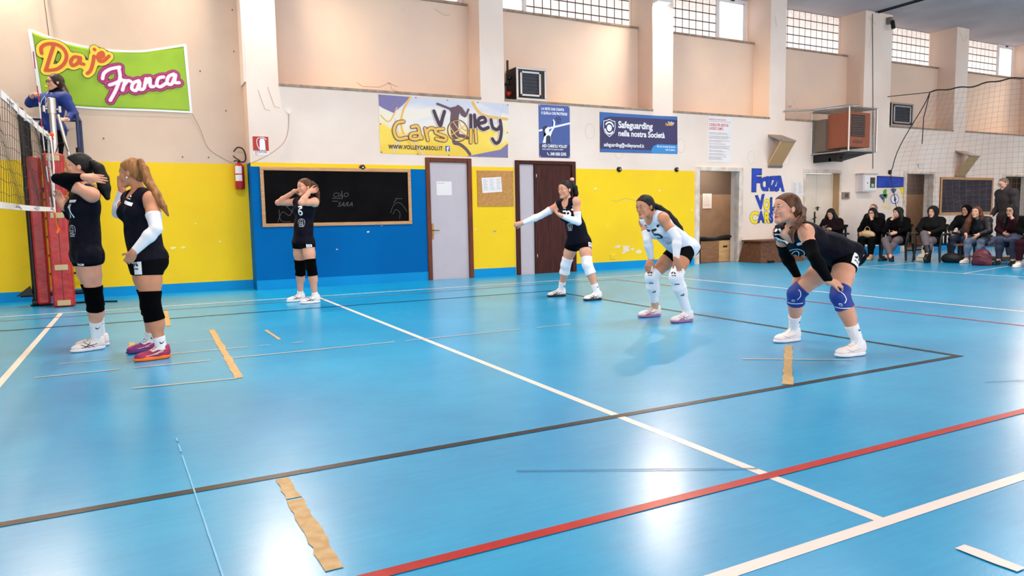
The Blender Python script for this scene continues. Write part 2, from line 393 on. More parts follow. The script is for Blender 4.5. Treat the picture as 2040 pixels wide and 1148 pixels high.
# windows: glass blocks and white sashes, daylight behind
def blockmat():
    m, nt, b = new_mat('glass_block'); L = nt.links; N = nt.nodes
    tc = N.new('ShaderNodeTexCoord'); v = N.new('ShaderNodeTexVoronoi'); v.inputs['Scale'].default_value = 26
    mp = N.new('ShaderNodeMapping'); mp.inputs['Scale'].default_value = (1, 1, .45); L.new(tc.outputs['Object'], mp.inputs[0]); L.new(mp.outputs[0], v.inputs['Vector'])
    r = N.new('ShaderNodeValToRGB'); r.color_ramp.elements[0].position = .0; r.color_ramp.elements[1].position = .55
    r.color_ramp.elements[0].color = (1, .97, .95, 1); r.color_ramp.elements[1].color = (.66, .54, .47, 1)
    L.new(v.outputs['Distance'], r.inputs[0])
    sep = N.new('ShaderNodeSeparateXYZ'); L.new(tc.outputs['Object'], sep.inputs[0])
    mr = N.new('ShaderNodeMapRange'); mr.inputs['From Min'].default_value = 5.2; mr.inputs['From Max'].default_value = 6.1; L.new(sep.outputs['Z'], mr.inputs['Value'])
    mx = N.new('ShaderNodeMix'); mx.data_type = 'RGBA'; L.new(mr.outputs[0], mx.inputs[0]); mx.inputs[6].default_value = (1, .95, .93, 1); L.new(r.outputs[0], mx.inputs[7])
    L.new(mx.outputs[2], b.inputs['Emission Color']); b.inputs['Emission Strength'].default_value = WIN_E
    b.inputs['Base Color'].default_value = (.3, .26, .24, 1); b.inputs['Roughness'].default_value = .3
    return m
WIN_E = .37
GB = blockmat(); MORT = M('block_mortar', (92, 66, 54), .8); FRW = M('white_window_frame', (236, 228, 226), .4)
PANE = mat('daylit_pane', (250, 246, 246), .3, noise=.1, nscale=1.5, rgb2=(226, 214, 206), emit=.55)
SHADE = M('outer_reveal', (206, 186, 172), .8)
yw = YW+REC+.22
WINS = [(3.3, 6.0, 6.0, 6.65), (8.05, 10.62, 7.2, 8.05), (11.3, 13.1, 13.1, 14.03), (14.62, 17.33, None, None), (18.5, 21.15, None, None), (22.0, 24.5, 24.5, 25.36), (26.2, 28.9, None, None)]
for n, (g0, g1, s0, s1) in enumerate(WINS):
    mb = MB(); zb, zt = ZSILL+.035, ZC; nx = max(1, round((g1-g0)/.205)); cw = (g1-g0)/nx; nzc = 5; ch = (zt-zb)/nzc
    mb.box(g0, g1, yw+.03, yw+.09, zb, zt, 1)
    for i in range(nx):
        for k in range(nzc):
            mb.box(g0+i*cw+.013, g0+(i+1)*cw-.013, yw+.022, yw+.03, zb+k*ch+.013, zb+(k+1)*ch-.013, 0)
    w = mb.build('window_%d' % (n+1), [GB, MORT]); tag(w, kind='structure')
    if s0 is not None:
        mb = MB(); f = .065
        mb.box(s0, s1, yw-.02, yw+.05, zb, zb+f); mb.box(s0, s1, yw-.02, yw+.05, zt-f, zt); mb.box(s0, s0+f, yw-.02, yw+.05, zb+f, zt-f); mb.box(s1-f, s1, yw-.02, yw+.05, zb+f, zt-f)
        mb.box(s0+f, s1-f, yw+.0, yw+.03, zb+f, zb+f+.03); mb.box(s0+f, s1-f, yw, yw+.03, zt-f-.03, zt-f); mb.box(s0+f, s0+f+.03, yw, yw+.03, zb+f, zt-f); mb.box(s1-f-.03, s1-f, yw, yw+.03, zb+f, zt-f)
        mb.build('window_frame', FRW, w, bevel=.004)
        mb = MB(); mb.box(s0+f, s1-f, yw+.01, yw+.02, zb+f, zt-f); mb.build('window_pane', PANE, w)
        mb = MB(); mb.box((s0+s1)/2-.05, (s0+s1)/2+.05, yw-.045, yw-.02, zt-.05, zt-.02); mb.build('window_latch', M('dark_metal', (34, 30, 32), .4, metal=.6), w)

# doors
def frame(mb, a, b, h, w=.09, d=.03, mi=0, top=None, y=YW):
    mb.box(a-w, a, y-d, y+.12, 0, h+(top or w), mi); mb.box(b, b+w, y-d, y+.12, 0, h+(top or w), mi); mb.box(a, b, y-d, y+.12, h, h+(top or w), mi)
WOODB = M('brown_door_wood', (126, 56, 26), .45, spec=.25, noise=.4, nscale=3, rgb2=(92, 42, 24), stretch=(12, 12, 1))
WOODD = M('dark_brown_wood', (84, 34, 26), .5, spec=.2, noise=.45, nscale=3, rgb2=(50, 18, 15), stretch=(14, 14, .8))
GREYD = M('grey_door_panel', (196, 184, 192), .45, noise=.05, nscale=4)
BRASS = M('aged_brass', (150, 110, 60), .35, metal=.8)
BLKM = M('black_metal', (20, 18, 20), .45, metal=.3)
PAPER = M('white_paper', (240, 232, 230), .7, noise=.06, nscale=5)
INK = M('ink', (60, 56, 66), .7)
mb = MB(); a, b, h = DOORS[0]; frame(mb, a, b, h, .08, .03); d1 = mb.build('door_1', WOODB, bevel=.008); tag(d1, kind='structure')
mb = MB(); mb.box(a, b, YW+.02, YW+.06, 0, h); mb.build('door_leaf', GREYD, d1)
mb = MB(); mb.box(a+.015, a+.05, YW+.005, YW+.02, .74, 1.02); mb.tube([(a+.032, YW+.01, .9), (a+.032, YW-.04, .9), (a+.14, YW-.045, .895)], .009, 8); mb.ell((a+.032, YW+.005, .82), (.008, .006, .014)); mb.build('door_handle', BRASS, d1)
mb = MB(); a, b, h = DOORS[1]; frame(mb, a, b, h, .09, .035, top=.07); d2 = mb.build('door_2', WOODD, bevel=.008); tag(d2, kind='structure')
mb = MB(); mb.box(a, a+.33, YW+.02, YW+.05, 0, h); mb.build('side_panel', GREYD, d2)
mb = MB(); mb.box(a+.33, b, YW+.0, YW+.045, 0, h); mb.build('door_leaf', WOODD, d2)
mb = MB(); mb.box(a+.33, a+.365, YW-.015, YW+.05, 0, h); mb.build('centre_post', WOODD, d2)
mb = MB(); mb.ell((a+.375, YW-.012, 1.9), (.012, .012, .04)); mb.ell((a+.375, YW-.012, .35), (.012, .012, .04)); mb.build('hinge', M('steel', (190, 185, 180), .3, metal=.9), d2)
# doorway 3: open, store room behind
WFR = M('white_door_frame', (236, 222, 212), .5, noise=.15, nscale=6, rgb2=(206, 184, 166))
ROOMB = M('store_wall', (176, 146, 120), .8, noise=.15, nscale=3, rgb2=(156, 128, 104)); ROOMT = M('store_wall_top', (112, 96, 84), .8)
mb = MB(); a, b, h = DOORS[2]; frame(mb, a, b, h, .12, .03, top=.09); tag(mb.build('door_3', WFR, bevel=.006), kind='structure')
def backroom(n, x0, x1, y1, h, wall, top=None, split=1.6, power=10):
    area(n+'_light', ((x0+x1)/2, (YW+T+y1)/2, h-.03), (0, 0, 0), .6, .3, power, (1, .88, .74))  # unseen area light added to brighten the room behind the opening
    mb = MB(); y0 = YW+T
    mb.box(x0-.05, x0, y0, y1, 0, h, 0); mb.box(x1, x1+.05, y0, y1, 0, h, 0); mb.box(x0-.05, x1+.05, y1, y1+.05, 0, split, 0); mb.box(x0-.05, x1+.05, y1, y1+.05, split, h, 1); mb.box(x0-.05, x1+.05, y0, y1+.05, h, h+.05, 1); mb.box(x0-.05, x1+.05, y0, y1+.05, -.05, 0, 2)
    return tag(mb.build('wall_'+n, [wall, top or wall, M('grey_floor', (120, 120, 128), .4)]), kind='structure')
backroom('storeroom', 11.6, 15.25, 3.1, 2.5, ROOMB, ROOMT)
# door 4: closed cream double door
CREAMD = M('cream_door', (232, 216, 200), .5, noise=.08, nscale=3)
mb = MB(); a, b, h = DOORS[3]; frame(mb, a, b, h, .08, .012, top=.09); d4 = mb.build('door_4', WFR, bevel=.004); tag(d4, kind='structure')
for s0, s1 in ((a, (a+b)/2-.005), ((a+b)/2+.005, b)):
    mb = MB(); mb.box(s0, s1, YW+.18, YW+.22, 0, h); lf = mb.build('door_leaf', CREAMD, d4)
xm = (a+b)/2
mb = MB(); mb.box(xm+.03, xm+.07, YW+.165, YW+.18, 1.15, 1.25); mb.tube([(xm+.05, YW+.17, 1.22), (xm+.05, YW+.12, 1.22), (xm-.09, YW+.115, 1.215)], .011, 8); mb.build('door_handle', BLKM, d4)
mb = MB(); mb.box(xm-.07, xm-.03, YW+.165, YW+.18, .84, 1.12); mb.tube([(xm-.05, YW+.17, .98), (xm-.05, YW+.12, .98), (xm-.19, YW+.115, .94)], .011, 8); mb.build('door_handle', BLKM, d4)
mb = MB(); mb.box(b-.004, b, YW, YW+.18, 0, h); mb.build('door_reveal', M('tan_reveal', (196, 158, 112), .6), d4)
# doorway 5 and 6: dark openings
mb = MB(); a, b, h = DOORS[4]; frame(mb, a, b, h, .12, .03, top=.07); tag(mb.build('door_5', WFR, bevel=.006), kind='structure')
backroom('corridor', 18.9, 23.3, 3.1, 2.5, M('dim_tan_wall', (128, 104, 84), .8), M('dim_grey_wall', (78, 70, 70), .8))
mb = MB(); a, b, h = DOORS[5]; frame(mb, a, b, h, .12, .03, top=.07); tag(mb.build('door_6', WFR, bevel=.006), kind='structure')
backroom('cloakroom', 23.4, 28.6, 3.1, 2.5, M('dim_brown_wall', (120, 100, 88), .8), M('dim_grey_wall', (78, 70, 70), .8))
# flood lamps high on the pillars
SILV = M('brushed_steel', (196, 190, 188), .3, metal=.85)
def flood(x, z, where, yw_=YW):
    t = empty('flood_lamp', (x, yw_-.1, z), where, 'lamp')
    mb = MB(); mb.box(-.17, .17, -.05, .10, -.04, .05); mb.build('housing', FRW, t, bevel=.01)
    mb = MB(); mb.box(-.15, .15, -.045, .08, -.046, -.041); mb.build('diffuser', mat('lamp_glass', (255, 226, 180), .4, emit=6), t)
    l = bpy.data.lights.new('flood_lamp_light', 'AREA'); l.shape = 'RECTANGLE'; l.size = .28; l.size_y = .1; l.energy = 58; l.color = (1, .85, .68)
    o = bpy.data.objects.new('flood_lamp_light', l); COL.objects.link(o); o.location = (x, yw_-.13, z-.06); o.rotation_euler = (-.25, 0, 0)
flood(10.85, 5.52, 'flood lamp high on the pillar between the second and third windows'); flood(2.82, 5.45, 'flood lamp high on the first white pillar'); flood(-.8, 5.45, 'flood lamp high on the left wall above the green banner', YW+.4); flood(25.68, 5.45, 'flood lamp high on the farthest pillar at the right')
POSE = {
 'P1':{'Lheel':(0.600,-3.312,0.000),'Ltoe':(0.349,-3.410,0.000),'La':(0.540,-3.336,0.100),'Rheel':(0.628,-3.143,0.000),'Rtoe':(0.360,-3.171,0.000),'Ra':(0.564,-3.150,0.100),'pelvis':(0.515,-3.412,0.873),'waist':(0.520,-3.415,1.067),'chest':(0.533,-3.422,1.250),'neck':(0.551,-3.431,1.411),'head':(0.510,-3.410,1.581),'Ls':(0.595,-3.578,1.346),'Le':(0.363,-3.559,1.478),'Lw':(0.567,-3.688,1.485),'Lt':(0.699,-3.700,1.470),'Rs':(0.478,-3.269,1.350),'Re':(0.419,-3.024,1.157),'Rw':(0.359,-3.195,1.257),'Rt':(0.317,-3.196,1.404),'Lh':(0.541,-3.516,0.842),'Rh':(0.477,-3.302,0.841),'Lk':(0.554,-3.467,0.459),'Rk':(0.542,-3.271,0.478)},
 'P2':{'Lheel':(1.096,-4.125,0.000),'Ltoe':(0.831,-4.178,0.000),'La':(1.032,-4.138,0.100),'Rheel':(1.025,-3.660,0.000),'Rtoe':(0.773,-3.757,0.000),'Ra':(0.965,-3.684,0.100),'pelvis':(0.972,-4.012,0.843),'waist':(0.954,-4.003,1.031),'chest':(0.954,-4.003,1.209),'neck':(0.948,-4.000,1.346),'head':(0.911,-3.981,1.500),'Ls':(1.029,-4.177,1.284),'Le':(1.048,-4.300,1.054),'Lw':(0.881,-4.281,0.876),'Lt':(0.807,-4.197,0.746),'Rs':(0.887,-3.832,1.296),'Re':(0.780,-3.528,1.194),'Rw':(0.824,-3.653,1.385),'Rt':(0.822,-3.708,1.520),'Lh':(0.983,-4.119,0.798),'Rh':(0.930,-3.889,0.807),'Lk':(0.975,-4.145,0.436),'Rk':(0.980,-3.826,0.446)},
 'P3':{'Lheel':(3.048,-0.844,0.000),'Ltoe':(2.779,-0.866,0.000),'La':(2.984,-0.850,0.100),'Rheel':(2.921,-0.475,0.000),'Rtoe':(2.663,-0.554,0.000),'Ra':(2.859,-0.494,0.100),'pelvis':(2.885,-0.725,0.850),'waist':(2.900,-0.732,1.052),'chest':(2.926,-0.746,1.253),'neck':(2.950,-0.758,1.406),'head':(2.928,-0.769,1.545),'Ls':(3.015,-0.905,1.348),'Le':(2.821,-1.029,1.339),'Lw':(2.955,-0.942,1.491),'Lt':(3.057,-0.894,1.507),'Rs':(2.855,-0.596,1.358),'Re':(2.629,-0.455,1.356),'Rw':(2.821,-0.635,1.504),'Rt':(2.947,-0.599,1.513),'Lh':(2.925,-0.813,0.810),'Rh':(2.848,-0.637,0.809),'Lk':(2.946,-0.861,0.482),'Rk':(2.855,-0.589,0.472)},
 'P4':{'Lheel':(6.276,-2.819,0.000),'Ltoe':(6.006,-2.809,0.000),'La':(6.211,-2.816,0.100),'Rheel':(6.126,-2.170,0.000),'Rtoe':(5.861,-2.118,0.000),'Ra':(6.063,-2.158,0.100),'pelvis':(6.130,-2.499,0.786),'waist':(6.101,-2.484,0.960),'chest':(6.044,-2.454,1.148),'neck':(5.999,-2.453,1.294),'head':(5.960,-2.456,1.446),'Ls':(6.039,-2.587,1.290),'Le':(6.055,-2.618,1.021),'Lw':(5.815,-2.583,1.110),'Lt':(5.727,-2.515,1.177),'Rs':(5.977,-2.284,1.259),'Re':(5.727,-2.199,1.116),'Rw':(5.467,-2.153,1.020),'Rt':(5.322,-2.111,0.989),'Lh':(6.162,-2.595,0.753),'Rh':(6.102,-2.406,0.751),'Lk':(6.119,-2.727,0.461),'Rk':(6.052,-2.300,0.443)},
 'P5':{'Lheel':(5.921,-4.959,0.000),'Ltoe':(5.651,-4.949,0.000),'La':(5.856,-4.957,0.100),'Rheel':(5.893,-4.486,0.000),'Rtoe':(5.627,-4.436,0.000),'Ra':(5.829,-4.474,0.100),'pelvis':(5.956,-4.756,0.757),'waist':(5.825,-4.743,0.866),'chest':(5.694,-4.709,0.983),'neck':(5.622,-4.693,1.097),'head':(5.504,-4.711,1.175),'Ls':(5.628,-4.844,1.055),'Le':(5.702,-4.972,0.857),'Lw':(5.667,-4.999,0.653),'Lt':(5.725,-5.030,0.496),'Rs':(5.630,-4.551,1.026),'Re':(5.590,-4.643,0.840),'Rw':(5.667,-4.605,0.637),'Rt':(5.602,-4.604,0.498),'Lh':(5.928,-4.842,0.719),'Rh':(5.961,-4.679,0.713),'Lk':(5.705,-4.948,0.467),'Rk':(5.704,-4.567,0.448)},
 'P6':{'Lheel':(5.783,-7.022,0.000),'Ltoe':(5.516,-6.984,0.000),'La':(5.719,-7.013,0.100),'Rheel':(5.883,-6.334,0.000),'Rtoe':(5.616,-6.300,0.000),'Ra':(5.819,-6.326,0.100),'pelvis':(5.845,-6.740,0.754),'waist':(5.732,-6.726,0.817),'chest':(5.521,-6.672,0.893),'neck':(5.422,-6.654,0.970),'head':(5.332,-6.652,1.117),'Ls':(5.379,-6.790,0.941),'Le':(5.314,-6.925,0.770),'Lw':(5.437,-6.966,0.577),'Lt':(5.583,-7.009,0.545),'Rs':(5.429,-6.522,0.937),'Re':(5.566,-6.436,0.762),'Rw':(5.745,-6.417,0.563),'Rt':(5.681,-6.440,0.427),'Lh':(5.802,-6.819,0.719),'Rh':(5.880,-6.668,0.710),'Lk':(5.591,-6.941,0.456),'Rk':(5.694,-6.449,0.427)},
 'REF':{'Lheel':(0.053,1.576,1.626),'Ltoe':(-0.067,1.336,1.626),'La':(0.013,1.516,1.706),'Rheel':(-0.060,1.636,1.626),'Rtoe':(-0.180,1.396,1.626),'Ra':(-0.100,1.576,1.708),'pelvis':(-0.061,1.545,2.492),'waist':(-0.042,1.535,2.666),'chest':(-0.013,1.519,2.818),'neck':(0.022,1.501,2.949),'head':(0.022,1.479,3.097),'Ls':(0.132,1.331,2.867),'Le':(0.229,1.280,2.659),'Lw':(0.154,1.150,2.556),'Lt':(0.058,1.166,2.554),'Rs':(-0.147,1.590,2.869),'Re':(-0.317,1.656,2.821),'Rw':(-0.264,1.481,2.894),'Rt':(-0.197,1.390,2.958),'Lh':(-0.007,1.516,2.456),'Rh':(-0.120,1.576,2.458),'Lk':(-0.027,1.496,2.056),'Rk':(-0.140,1.556,2.058)},
}
TAIL={
 'P1':[(0.621,-3.468,1.613),(0.657,-3.487,1.574),(0.680,-3.476,1.486),(0.690,-3.481,1.405),(0.708,-3.491,1.324)],
 'P2':[(0.974,-4.058,1.591),(0.998,-4.094,1.525),(1.020,-4.128,1.428),(1.069,-4.221,1.322),(1.112,-4.266,1.226),(1.140,-4.281,1.155)],
 'P3':[(3.036,-0.770,1.612),(3.076,-0.790,1.558),(3.090,-0.798,1.471),(3.090,-0.809,1.370),(3.075,-0.801,1.290)],
 'P4':[(6.070,-2.445,1.533),(6.105,-2.464,1.479),(6.121,-2.461,1.400),(6.126,-2.441,1.334)],
 'P5':[(5.621,-4.693,1.200),(5.674,-4.732,1.163),(5.748,-4.771,1.100),(5.807,-4.802,1.027),(5.865,-4.821,0.954),(5.902,-4.840,0.896)],
 'P6':[(5.486,-6.642,1.151),(5.465,-6.699,1.111),(5.377,-6.766,1.050),(5.280,-6.794,0.999),(5.212,-6.804,0.941),(5.210,-6.825,0.875)],
 'REF':[(0.093,1.464,3.065),(0.127,1.413,2.976),(0.176,1.308,2.887)],
}
DAJE = [[(-0.152, 3.584), (-0.151, 3.66), (-0.09, 3.716), (0.017, 3.73), (0.112, 3.684), (0.154, 3.585), (0.121, 3.468), (0.029, 3.378), (-0.089, 3.345)], [(0.0, 3.694), (-0.048, 3.557), (-0.093, 3.42), (-0.12, 3.342)], [(0.316, 3.563), (0.249, 3.566), (0.202, 3.496), (0.219, 3.441), (0.285, 3.478), (0.327, 3.564), (0.318, 3.485), (0.365, 3.472)], [(0.503, 3.6), (0.483, 3.498), (0.444, 3.386), (0.401, 3.341)], [(0.515, 3.7), (0.518, 3.694)], [(0.557, 3.567), (0.624, 3.619), (0.612, 3.665), (0.56, 3.62), (0.566, 3.537), (0.626, 3.542), (0.699, 3.618)]]
FRANCA = [[(0.594, 3.279), (0.619, 3.362), (0.704, 3.428), (0.83, 3.467)], [(0.815, 3.462), (0.825, 3.313), (0.764, 3.138), (0.675, 2.966)], [(0.68, 3.192), (0.758, 3.227), (0.853, 3.281)], [(0.891, 3.275), (0.847, 3.127)], [(0.88, 3.215), (0.924, 3.273), (0.963, 3.268)], [(1.075, 3.284), (1.0, 3.244), (0.973, 3.156), (1.033, 3.139), (1.085, 3.263), (1.075, 3.163), (1.122, 3.158)], [(1.176, 3.322), (1.143, 3.181)], [(1.172, 3.257), (1.228, 3.33), (1.228, 3.213), (1.276, 3.212)], [(1.422, 3.366), (1.348, 3.339), (1.318, 3.241), (1.364, 3.213), (1.444, 3.267)], [(1.567, 3.421), (1.491, 3.376), (1.465, 3.277), (1.529, 3.268), (1.591, 3.409), (1.572, 3.298), (1.637, 3.294)]]
BANNER = [[(-0.278, 3.9), (-0.064, 3.845), (0.273, 3.792), (0.491, 3.754), (0.715, 3.743), (0.983, 3.76), (1.22, 3.796), (1.462, 3.845), (1.746, 3.907), (1.758, 2.874), (1.025, 2.852), (0.284, 2.85), (-0.301, 2.832)]]
VOLLEY = [[(5.728, 3.018), (5.783, 2.879), (5.843, 2.776), (5.887, 2.902), (5.93, 3.021)], [(6.445, 2.981), (6.443, 2.743)], [(6.522, 2.989), (6.529, 2.765)], [(6.598, 2.839), (6.743, 2.883), (6.71, 2.957), (6.613, 2.926), (6.589, 2.82), (6.68, 2.738), (6.798, 2.776)], [(6.859, 2.921), (6.89, 2.784), (6.984, 2.746), (7.041, 2.806)], [(7.048, 2.92), (7.07, 2.731), (7.031, 2.548), (6.948, 2.494), (6.878, 2.571)]]
CARSOLI = [[(5.156, 2.81), (5.031, 2.776), (4.974, 2.646), (5.036, 2.51), (5.204, 2.53)], [(5.306, 2.722), (5.407, 2.739), (5.442, 2.647), (5.454, 2.539), (5.487, 2.537)], [(5.432, 2.625), (5.296, 2.605), (5.276, 2.529), (5.384, 2.515), (5.471, 2.565)], [(5.551, 2.709), (5.598, 2.508)], [(5.583, 2.653), (5.639, 2.709), (5.71, 2.716)], [(5.901, 2.716), (5.767, 2.7), (5.759, 2.638), (5.943, 2.575), (5.915, 2.51), (5.756, 2.535)], [(6.444, 2.724), (6.434, 2.49)], [(6.536, 2.732), (6.547, 2.503)]]
LEAPER = [[(5.775, 3.165), (5.81, 3.135), (5.928, 3.083), (6.031, 3.038), (6.02, 2.945), (6.063, 2.874), (5.989, 2.761), (5.966, 2.668), (6.003, 2.559), (6.052, 2.505), (6.047, 2.45), (6.111, 2.437), (6.183, 2.454), (6.325, 2.365), (6.385, 2.269), (6.437, 2.263), (6.449, 2.331), (6.409, 2.405), (6.347, 2.403), (6.235, 2.474), (6.196, 2.529), (6.319, 2.542), (6.392, 2.554), (6.4, 2.601), (6.321, 2.607), (6.238, 2.586), (6.221, 2.696), (6.265, 2.809), (6.226, 2.9), (6.319, 2.919), (6.352, 2.98), (6.416, 3.086), (6.386, 3.097), (6.343, 3.032), (6.292, 3.042), (6.289, 3.097), (6.223, 3.136), (6.151, 3.127), (6.129, 3.07), (6.018, 3.088), (5.86, 3.152)]]
BLOCKER = [[(7.97, 2.535), (8.002, 2.65), (8.054, 2.692), (8.013, 2.769), (8.056, 2.849), (8.107, 2.852), (8.12, 2.773), (8.115, 2.737), (8.208, 2.836), (8.221, 2.936), (8.203, 2.994), (8.226, 2.995), (8.256, 2.957), (8.255, 2.858), (8.183, 2.746), (8.158, 2.676), (8.156, 2.545)]]
# ---------------------------------------------------------------- figures: distance fields turned into continuous skins
def V3(a): return np.array(a, float)
def nz(a): a = V3(a); return a/np.linalg.norm(a)
def smin(a, b, k):
    h = np.clip(.5+.5*(b-a)/k, 0, 1); return b*(1-h)+a*h-k*h*(1-h)
def C(a, b, ra, rb): return ('c', V3(a), V3(b), ra, rb)
def E_(c, R, r): return ('e', V3(c), np.array(R, float), V3(r))
def infl(ps, d):
    out = []
    for p, k in ps:
        if p[0] == 'c': out.append((('c', p[1], p[2], p[3]+d, p[4]+d), k))
        else: out.append((('e', p[1], p[2], p[3]+d), k))
    return out
def bounds(p):
    if p[0] == 'c':
        r = max(p[3], p[4]); return np.minimum(p[1], p[2])-r, np.maximum(p[1], p[2])+r
    e = np.abs(p[2].T * p[3]).sum(1); return p[1]-e, p[1]+e
def pbounds(ps, pad=.02):
    b = [bounds(p) for p, k in ps]
    return np.min([x[0] for x in b], 0)-pad, np.max([x[1] for x in b], 0)+pad
class Grid:
    def __init__(s, lo, hi, h, fine=None):
        """regular lattice; fine = (lo, hi, h) box with closer planes"""
        s.ax = []
        for i in range(3):
            a = np.arange(lo[i], hi[i]+h, h)
            if fine is not None:
                f0, f1 = max(fine[0][i], lo[i]), min(fine[1][i], hi[i])
                a = np.concatenate([a[a < f0-h*.5], np.arange(f0, f1, fine[2]), a[a > f1+h*.3]])
            s.ax.append(a)
        s.n = [len(a) for a in s.ax]
    def sub(s, lo, hi):
        return tuple(slice(max(int(np.searchsorted(s.ax[i], lo[i]))-1, 0), min(int(np.searchsorted(s.ax[i], hi[i]))+1, s.n[i])) for i in range(3))
    def xyz(s, sl=None):
        if sl is None: sl = (slice(None),)*3
        a = [x.astype(np.float32) for x in s.ax]
        return a[0][sl[0]][:, None, None], a[1][sl[1]][None, :, None], a[2][sl[2]][None, None, :]
def ev(p, X, Y, Z):
    if p[0] == 'c':
        a, b, ra, rb = p[1:]; d = b-a; L = max(float(d@d), 1e-9)
        x, y, z = X-a[0], Y-a[1], Z-a[2]
        t = np.clip((x*d[0]+y*d[1]+z*d[2])/L, 0, 1)
        return np.sqrt((x-t*d[0])**2+(y-t*d[1])**2+(z-t*d[2])**2)-(ra+(rb-ra)*t)
    c, R, r = p[1:]; x, y, z = X-c[0], Y-c[1], Z-c[2]
    q = [(R[i][0]*x+R[i][1]*y+R[i][2]*z) for i in range(3)]
    k0 = np.sqrt(sum((q[i]/r[i])**2 for i in range(3))); k1 = np.sqrt(sum((q[i]/r[i]**2)**2 for i in range(3)))+1e-6
    return k0*(k0-1)/k1
def field(g, ps, F=None, big=.2):
    if F is None: F = np.full(tuple(g.n), big, np.float32)
    for p, k in ps:
        lo, hi = bounds(p); m = .03+abs(k)
        sl = g.sub(lo-m, hi+m)
        if any(s.stop <= s.start for s in sl): continue
        d = ev(p, *g.xyz(sl))
        F[sl] = smin(F[sl], d, k) if k > 0 else (-smin(-F[sl], d, -k) if k < 0 else np.minimum(F[sl], d))
    return F
def half(g, p, n):
    """negative on the side where (x-p).n < 0"""
    X, Y, Z = g.xyz(); n = nz(n)
    return (X-p[0])*n[0]+(Y-p[1])*n[1]+(Z-p[2])*n[2]
OFF = np.array([(i, j, k) for i in (0, 1) for j in (0, 1) for k in (0, 1)])
EDG = [(a, b) for a in range(8) for b in range(8) if a < b and np.abs(OFF[a]-OFF[b]).sum() == 1]
def snet(F, g, smooth=1):
    for ax in range(3):      # close the surface at the border
        sl = [slice(None)]*3
        for e in (0, -1):
            sl[ax] = e; F[tuple(sl)] = np.maximum(F[tuple(sl)], .001)
    s = F < 0; nx, ny, nzz = F.shape
    cnt = np.zeros((nx-1, ny-1, nzz-1), np.int8)
    for o in OFF: cnt += s[o[0]:nx-1+o[0], o[1]:ny-1+o[1], o[2]:nzz-1+o[2]]
    act = (cnt > 0) & (cnt < 8); idx = np.argwhere(act)
    if not len(idx): return np.zeros((0, 3)), np.zeros((0, 4), int)
    val = [F[idx[:, 0]+o[0], idx[:, 1]+o[1], idx[:, 2]+o[2]] for o in OFF]
    acc = np.zeros((len(idx), 3)); n = np.zeros(len(idx))
    for a, b in EDG:
        fa, fb = val[a], val[b]; m = (fa < 0) != (fb < 0)
        t = np.where(m, fa/np.where(m, fa-fb, 1), 0)
        acc += m[:, None]*(OFF[a]+t[:, None]*(OFF[b]-OFF[a])); n += m
    fr = acc/n[:, None]
    vs = np.stack([g.ax[i][idx[:, i]]+fr[:, i]*(g.ax[i][idx[:, i]+1]-g.ax[i][idx[:, i]]) for i in range(3)], 1)
    vid = np.full(act.shape, -1, np.int64); vid[act] = np.arange(len(idx))
    quads = []
    for ax in range(3):
        o = np.zeros(3, int); o[ax] = 1; b, c = [(1, 2), (2, 0), (0, 1)][ax]
        A = s[:nx-o[0], :ny-o[1], :nzz-o[2]]; B = s[o[0]:, o[1]:, o[2]:]
        ch = np.argwhere(A != B)
        ch = ch[(ch[:, b] > 0) & (ch[:, c] > 0) & (ch[:, b] < F.shape[b]-1) & (ch[:, c] < F.shape[c]-1)]
        eb = np.zeros(3, int); eb[b] = 1; ec = np.zeros(3, int); ec[c] = 1
        q = np.stack([vid[tuple((ch-eb-ec).T)], vid[tuple((ch-ec).T)], vid[tuple(ch.T)], vid[tuple((ch-eb).T)]], 1)
        fl = ~A[tuple(ch.T)]
        q[fl] = q[fl][:, ::-1]; quads.append(q)
    q = np.concatenate(quads)
    q = q[(q >= 0).all(1)]
    for _ in range(smooth):
        S1 = np.zeros_like(vs); c1 = np.zeros(len(vs))
        for i in range(4):
            j = (i+1) % 4
            for a, b in ((q[:, i], q[:, j]), (q[:, j], q[:, i])):
                for d in range(3): S1[:, d] += np.bincount(a, weights=vs[b, d], minlength=len(vs))
                c1 += np.bincount(a, minlength=len(vs))
        vs = vs*.5+.5*S1/np.maximum(c1, 1)[:, None]
    return vs, q
def mesh_np(name, vs, q, mats, parent, midx=None, origin=None):
    me = bpy.data.meshes.new(name)
    if origin is not None: vs = vs-np.asarray(origin)
    me.vertices.add(len(vs)); me.vertices.foreach_set('co', np.asarray(vs, np.float32).ravel())
    me.loops.add(4*len(q)); me.loops.foreach_set('vertex_index', q.ravel().astype(np.int32))
    me.polygons.add(len(q)); me.polygons.foreach_set('loop_start', np.arange(0, 4*len(q), 4, dtype=np.int32))
    me.polygons.foreach_set('loop_total', np.full(len(q), 4, np.int32))
    if midx is not None: me.polygons.foreach_set('material_index', midx.astype(np.int32))
    me.update(calc_edges=True); me.validate()
    return link(name, me, parent, mats, smooth=True)

